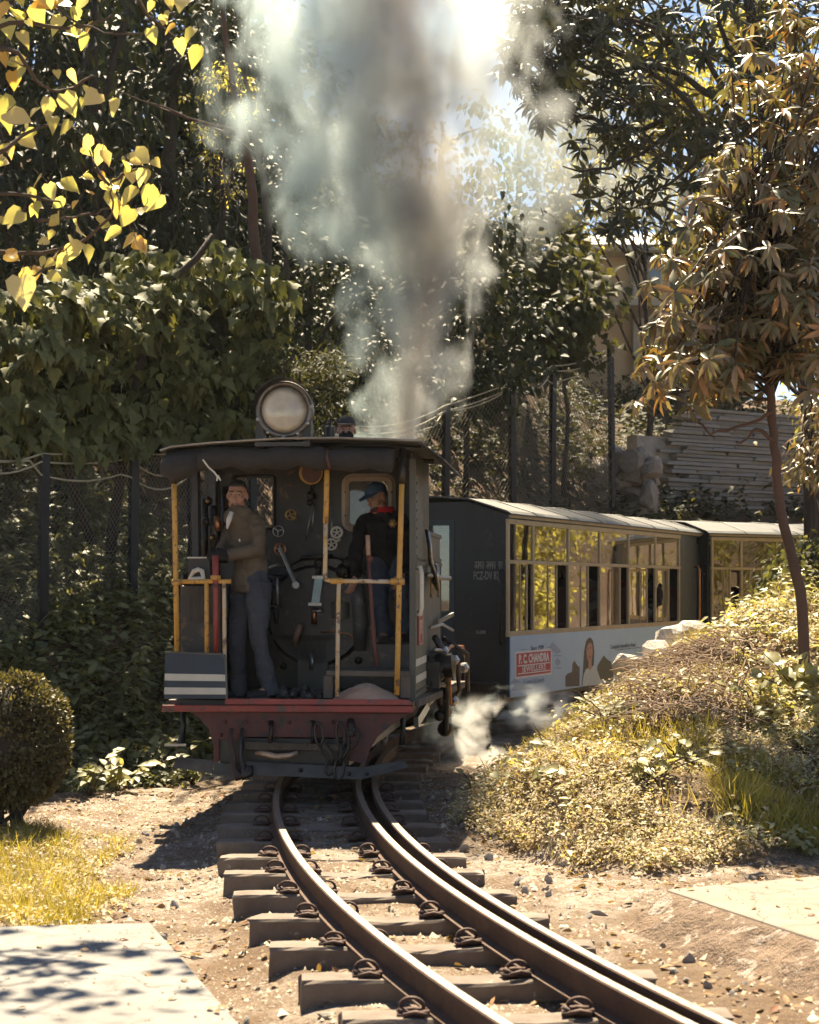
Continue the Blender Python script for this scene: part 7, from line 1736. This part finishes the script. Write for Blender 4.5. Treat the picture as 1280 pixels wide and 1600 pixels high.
# ================================================================== smoke and steam
def smoke_mat(name, cx, hw, z0, z1, dens, col, core, g=.35, aniso_scale=(1, 1, .35), sc=1.6, depth=.8, fade=.03, amp=2.8):
    """density in object coordinates: a column with centre cx(z), half width hw(z), edges eaten away by noise"""
    m = bpy.data.materials.new(name); m.use_nodes = True; nt = m.node_tree; nt.nodes.remove(nt.nodes['Principled BSDF']); out = nt.nodes['Material Output']
    t = nd(nt, 'ShaderNodeTexCoord'); sp = nd(nt, 'ShaderNodeSeparateXYZ'); nt.links.new(t.outputs['Object'], sp.inputs[0])
    mr = nd(nt, 'ShaderNodeMapRange'); mr.inputs[1].default_value = z0; mr.inputs[2].default_value = z1; nt.links.new(sp.outputs[2], mr.inputs[0])
    def curve(vals, lo, hi):
        c = nd(nt, 'ShaderNodeFloatCurve'); cu = c.mapping.curves[0]; n = len(vals)
        while len(cu.points) > 2: cu.points.remove(cu.points[-1])
        for i, (p, v) in enumerate(vals):
            y = (v - lo) / (hi - lo)
            if i < 2: cu.points[i].location = (p, y)
            else: cu.points.new(p, y)
        c.mapping.update(); nt.links.new(mr.outputs[0], c.inputs['Value'])
        r = nd(nt, 'ShaderNodeMapRange'); r.inputs[3].default_value = lo; r.inputs[4].default_value = hi; r.clamp = False; nt.links.new(c.outputs[0], r.inputs[0]); return r.outputs[0]
    def mth(op, a, b=None, clamp=False):
        k = nd(nt, 'ShaderNodeMath', operation=op); k.use_clamp = clamp
        for i, v in enumerate((a, b)):
            if v is None: continue
            if hasattr(v, 'links'): nt.links.new(v, k.inputs[i])
            else: k.inputs[i].default_value = v
        return k.outputs[0]
    los = min(v for _, v in cx) - .1; his = max(v for _, v in cx) + .1
    C = curve(cx, los, his); H = curve(hw, 0.0, max(v for _, v in hw) * 1.1)
    dx = mth('DIVIDE', mth('SUBTRACT', sp.outputs[0], C), H); dy = mth('DIVIDE', sp.outputs[1], mth('MULTIPLY', H, depth))
    r = mth('SQRT', mth('ADD', mth('MULTIPLY', dx, dx), mth('MULTIPLY', dy, dy)))
    mp = nd(nt, 'ShaderNodeMapping'); mp.inputs['Scale'].default_value = aniso_scale; nt.links.new(t.outputs['Object'], mp.inputs[0])
    n1 = noise(nt, sc, 4, .55, mp.outputs[0], .9); n2 = noise(nt, sc * .7, 2, .5, t.outputs['Object'], .5)
    nn = mth('ADD', mth('MULTIPLY', n1, 1.0), mth('MULTIPLY', n2, 1.0))            # about 1
    e = mth('ADD', mth('SUBTRACT', 1.0, r), mth('MULTIPLY', mth('SUBTRACT', nn, 1.0), amp))
    d = nd(nt, 'ShaderNodeMapRange', interpolation_type='SMOOTHSTEP'); d.inputs[1].default_value = -.05; d.inputs[2].default_value = 1.05; nt.links.new(e, d.inputs[0])
    ends = nd(nt, 'ShaderNodeMapRange', interpolation_type='SMOOTHSTEP'); ends.inputs[1].default_value = 0; ends.inputs[2].default_value = fade; nt.links.new(mr.outputs[0], ends.inputs[0])
    e2 = nd(nt, 'ShaderNodeMapRange', interpolation_type='SMOOTHSTEP'); e2.inputs[1].default_value = 1.0; e2.inputs[2].default_value = 1 - fade; nt.links.new(mr.outputs[0], e2.inputs[0])
    den = curve(dens, 0, max(v for _, v in dens) * 1.1)
    D = mth('MULTIPLY', mth('MULTIPLY', mth('MULTIPLY', d.outputs[0], den), ends.outputs[0]), e2.outputs[0])
    pv = nd(nt, 'ShaderNodeVolumePrincipled'); nt.links.new(D, pv.inputs['Density']); pv.inputs['Anisotropy'].default_value = g
    # dark sooty core leaning to the right of the column
    k = mth('SUBTRACT', 1.0, mth('MULTIPLY', mth('ABSOLUTE', mth('SUBTRACT', dx, .22)), 2.0), True)
    k = mth('MULTIPLY', k, mth('MULTIPLY', mth('SUBTRACT', n1, .25), 2.2), True)
    bl = nd(nt, 'ShaderNodeMapRange'); bl.inputs[1].default_value = -1.0; bl.inputs[2].default_value = .25; nt.links.new(dx, bl.inputs[0])
    nt.links.new(mixc(nt, k, mixc(nt, bl.outputs[0], tuple(min(1, q) for q in (col[0] * .9, col[1] * 1.02, col[2] * 1.05)), col), core), pv.inputs['Color'])
    nt.links.new(pv.outputs[0], out.inputs['Volume'])
    return m
def smoke_obj(name, label, cat, Y, prof, dens, col, core, kind='stuff', depth=.8, **k):
    """prof: (row, centre column, half width) of the photograph at distance Y"""
    y0 = prof[0][0]; s = Y / FPX
    o = np.array([(prof[0][1] - 640) * s, Y, CZ - (y0 - HZ) * s])
    zs = [(y0 - p[0]) * s for p in prof]; z1 = zs[-1]
    cx = [(z / z1, (p[1] - prof[0][1]) * s) for z, p in zip(zs, prof)]; hw = [(z / z1, p[2] * s) for z, p in zip(zs, prof)]
    m = smoke_mat(name, cx, hw, 0, z1, dens, col, core, depth=depth, **k)
    mb = MB(); nz = 26; tt = np.linspace(0, 1, nz); V = []; n = 24
    for t in tt:
        c = np.interp(t, [q[0] for q in cx], [q[1] for q in cx]); h = np.interp(t, [q[0] for q in hw], [q[1] for q in hw]) * 1.5
        for j in range(n):
            a = 2 * math.pi * j / n; w = 1 + .07 * math.sin(3 * a + t * 9) + .05 * math.sin(5 * a - t * 17)
            V.append((c + h * w * math.cos(a), h * w * depth * math.sin(a), z1 * t))
    F = [(i * n + j, i * n + (j + 1) % n, (i + 1) * n + (j + 1) % n, (i + 1) * n + j) for i in range(nz - 1) for j in range(n)] + [tuple(range(n - 1, -1, -1)), tuple((nz - 1) * n + j for j in range(n))]
    mb.add(V, F); ob = mb.build(name, m, smooth=True, loc=tuple(o)); tag(ob, label, cat, kind=kind); return ob
smoke_obj('smoke', 'tall column of grey and white smoke rising from the engine chimney', 'smoke', 17.9,
    [(708, 618, 60), (640, 622, 72), (560, 632, 84), (480, 645, 98), (400, 648, 135), (330, 632, 182), (260, 615, 200), (150, 598, 202), (0, 588, 205), (-160, 580, 210)],
    [(0, 6.0), (.15, 5.0), (.35, 4.0), (.5, 3.3), (.7, 3.0), (1, 3.2)], (.55, .585, .595), (.37, .315, .285), g=.4, sc=2.1)
smoke_obj('smoke', 'thin pale smoke hanging behind the dark crown right of the column', 'smoke', 27.5, [(420, 800, 120), (330, 830, 170), (200, 850, 190), (60, 850, 200), (-120, 840, 200)], [(0, .3), (.3, 1.0), (1, 1.0)], (.5, .55, .57), (.48, .51, .52), g=.4, sc=.7, fade=.25, depth=.5, aniso_scale=(1, 1, .8))
smoke_obj('steam', 'low white steam drifting sideways under the coach', 'steam', 18.2, [(1150, 800, 45), (1130, 815, 70), (1105, 838, 75), (1065, 865, 60)], [(0, 4), (.5, 7), (1, 4)], (.97, .98, .98), (.9, .9, .9), sc=5.0, aniso_scale=(.5, 1, 1.3), depth=.4, fade=.4, amp=4.2)
smoke_obj('steam', 'pale steam puffing from the engine cylinder near the ground', 'steam', 16.7, [(1205, 716, 42), (1165, 722, 55), (1130, 726, 55), (1080, 740, 45)], [(0, 5), (.5, 6), (1, 2)], (.97, .98, .98), (.9, .9, .9), sc=5.0, aniso_scale=(1, 1, .9), depth=.5, fade=.35, amp=4.2)

# air: thin even haze round the whole place
hz = MB().box(-240, 240, -140, 340, -4, 34)
m = bpy.data.materials.new('thin_air'); m.use_nodes = True; nt = m.node_tree; nt.nodes.remove(nt.nodes['Principled BSDF'])
pv = nd(nt, 'ShaderNodeVolumePrincipled'); pv.inputs['Color'].default_value = (.93, .97, 1, 1); pv.inputs['Density'].default_value = 0.00018; pv.inputs['Anisotropy'].default_value = .3
nt.links.new(pv.outputs[0], nt.nodes['Material Output'].inputs['Volume'])
tag(hz.build('haze', m), kind='stuff')
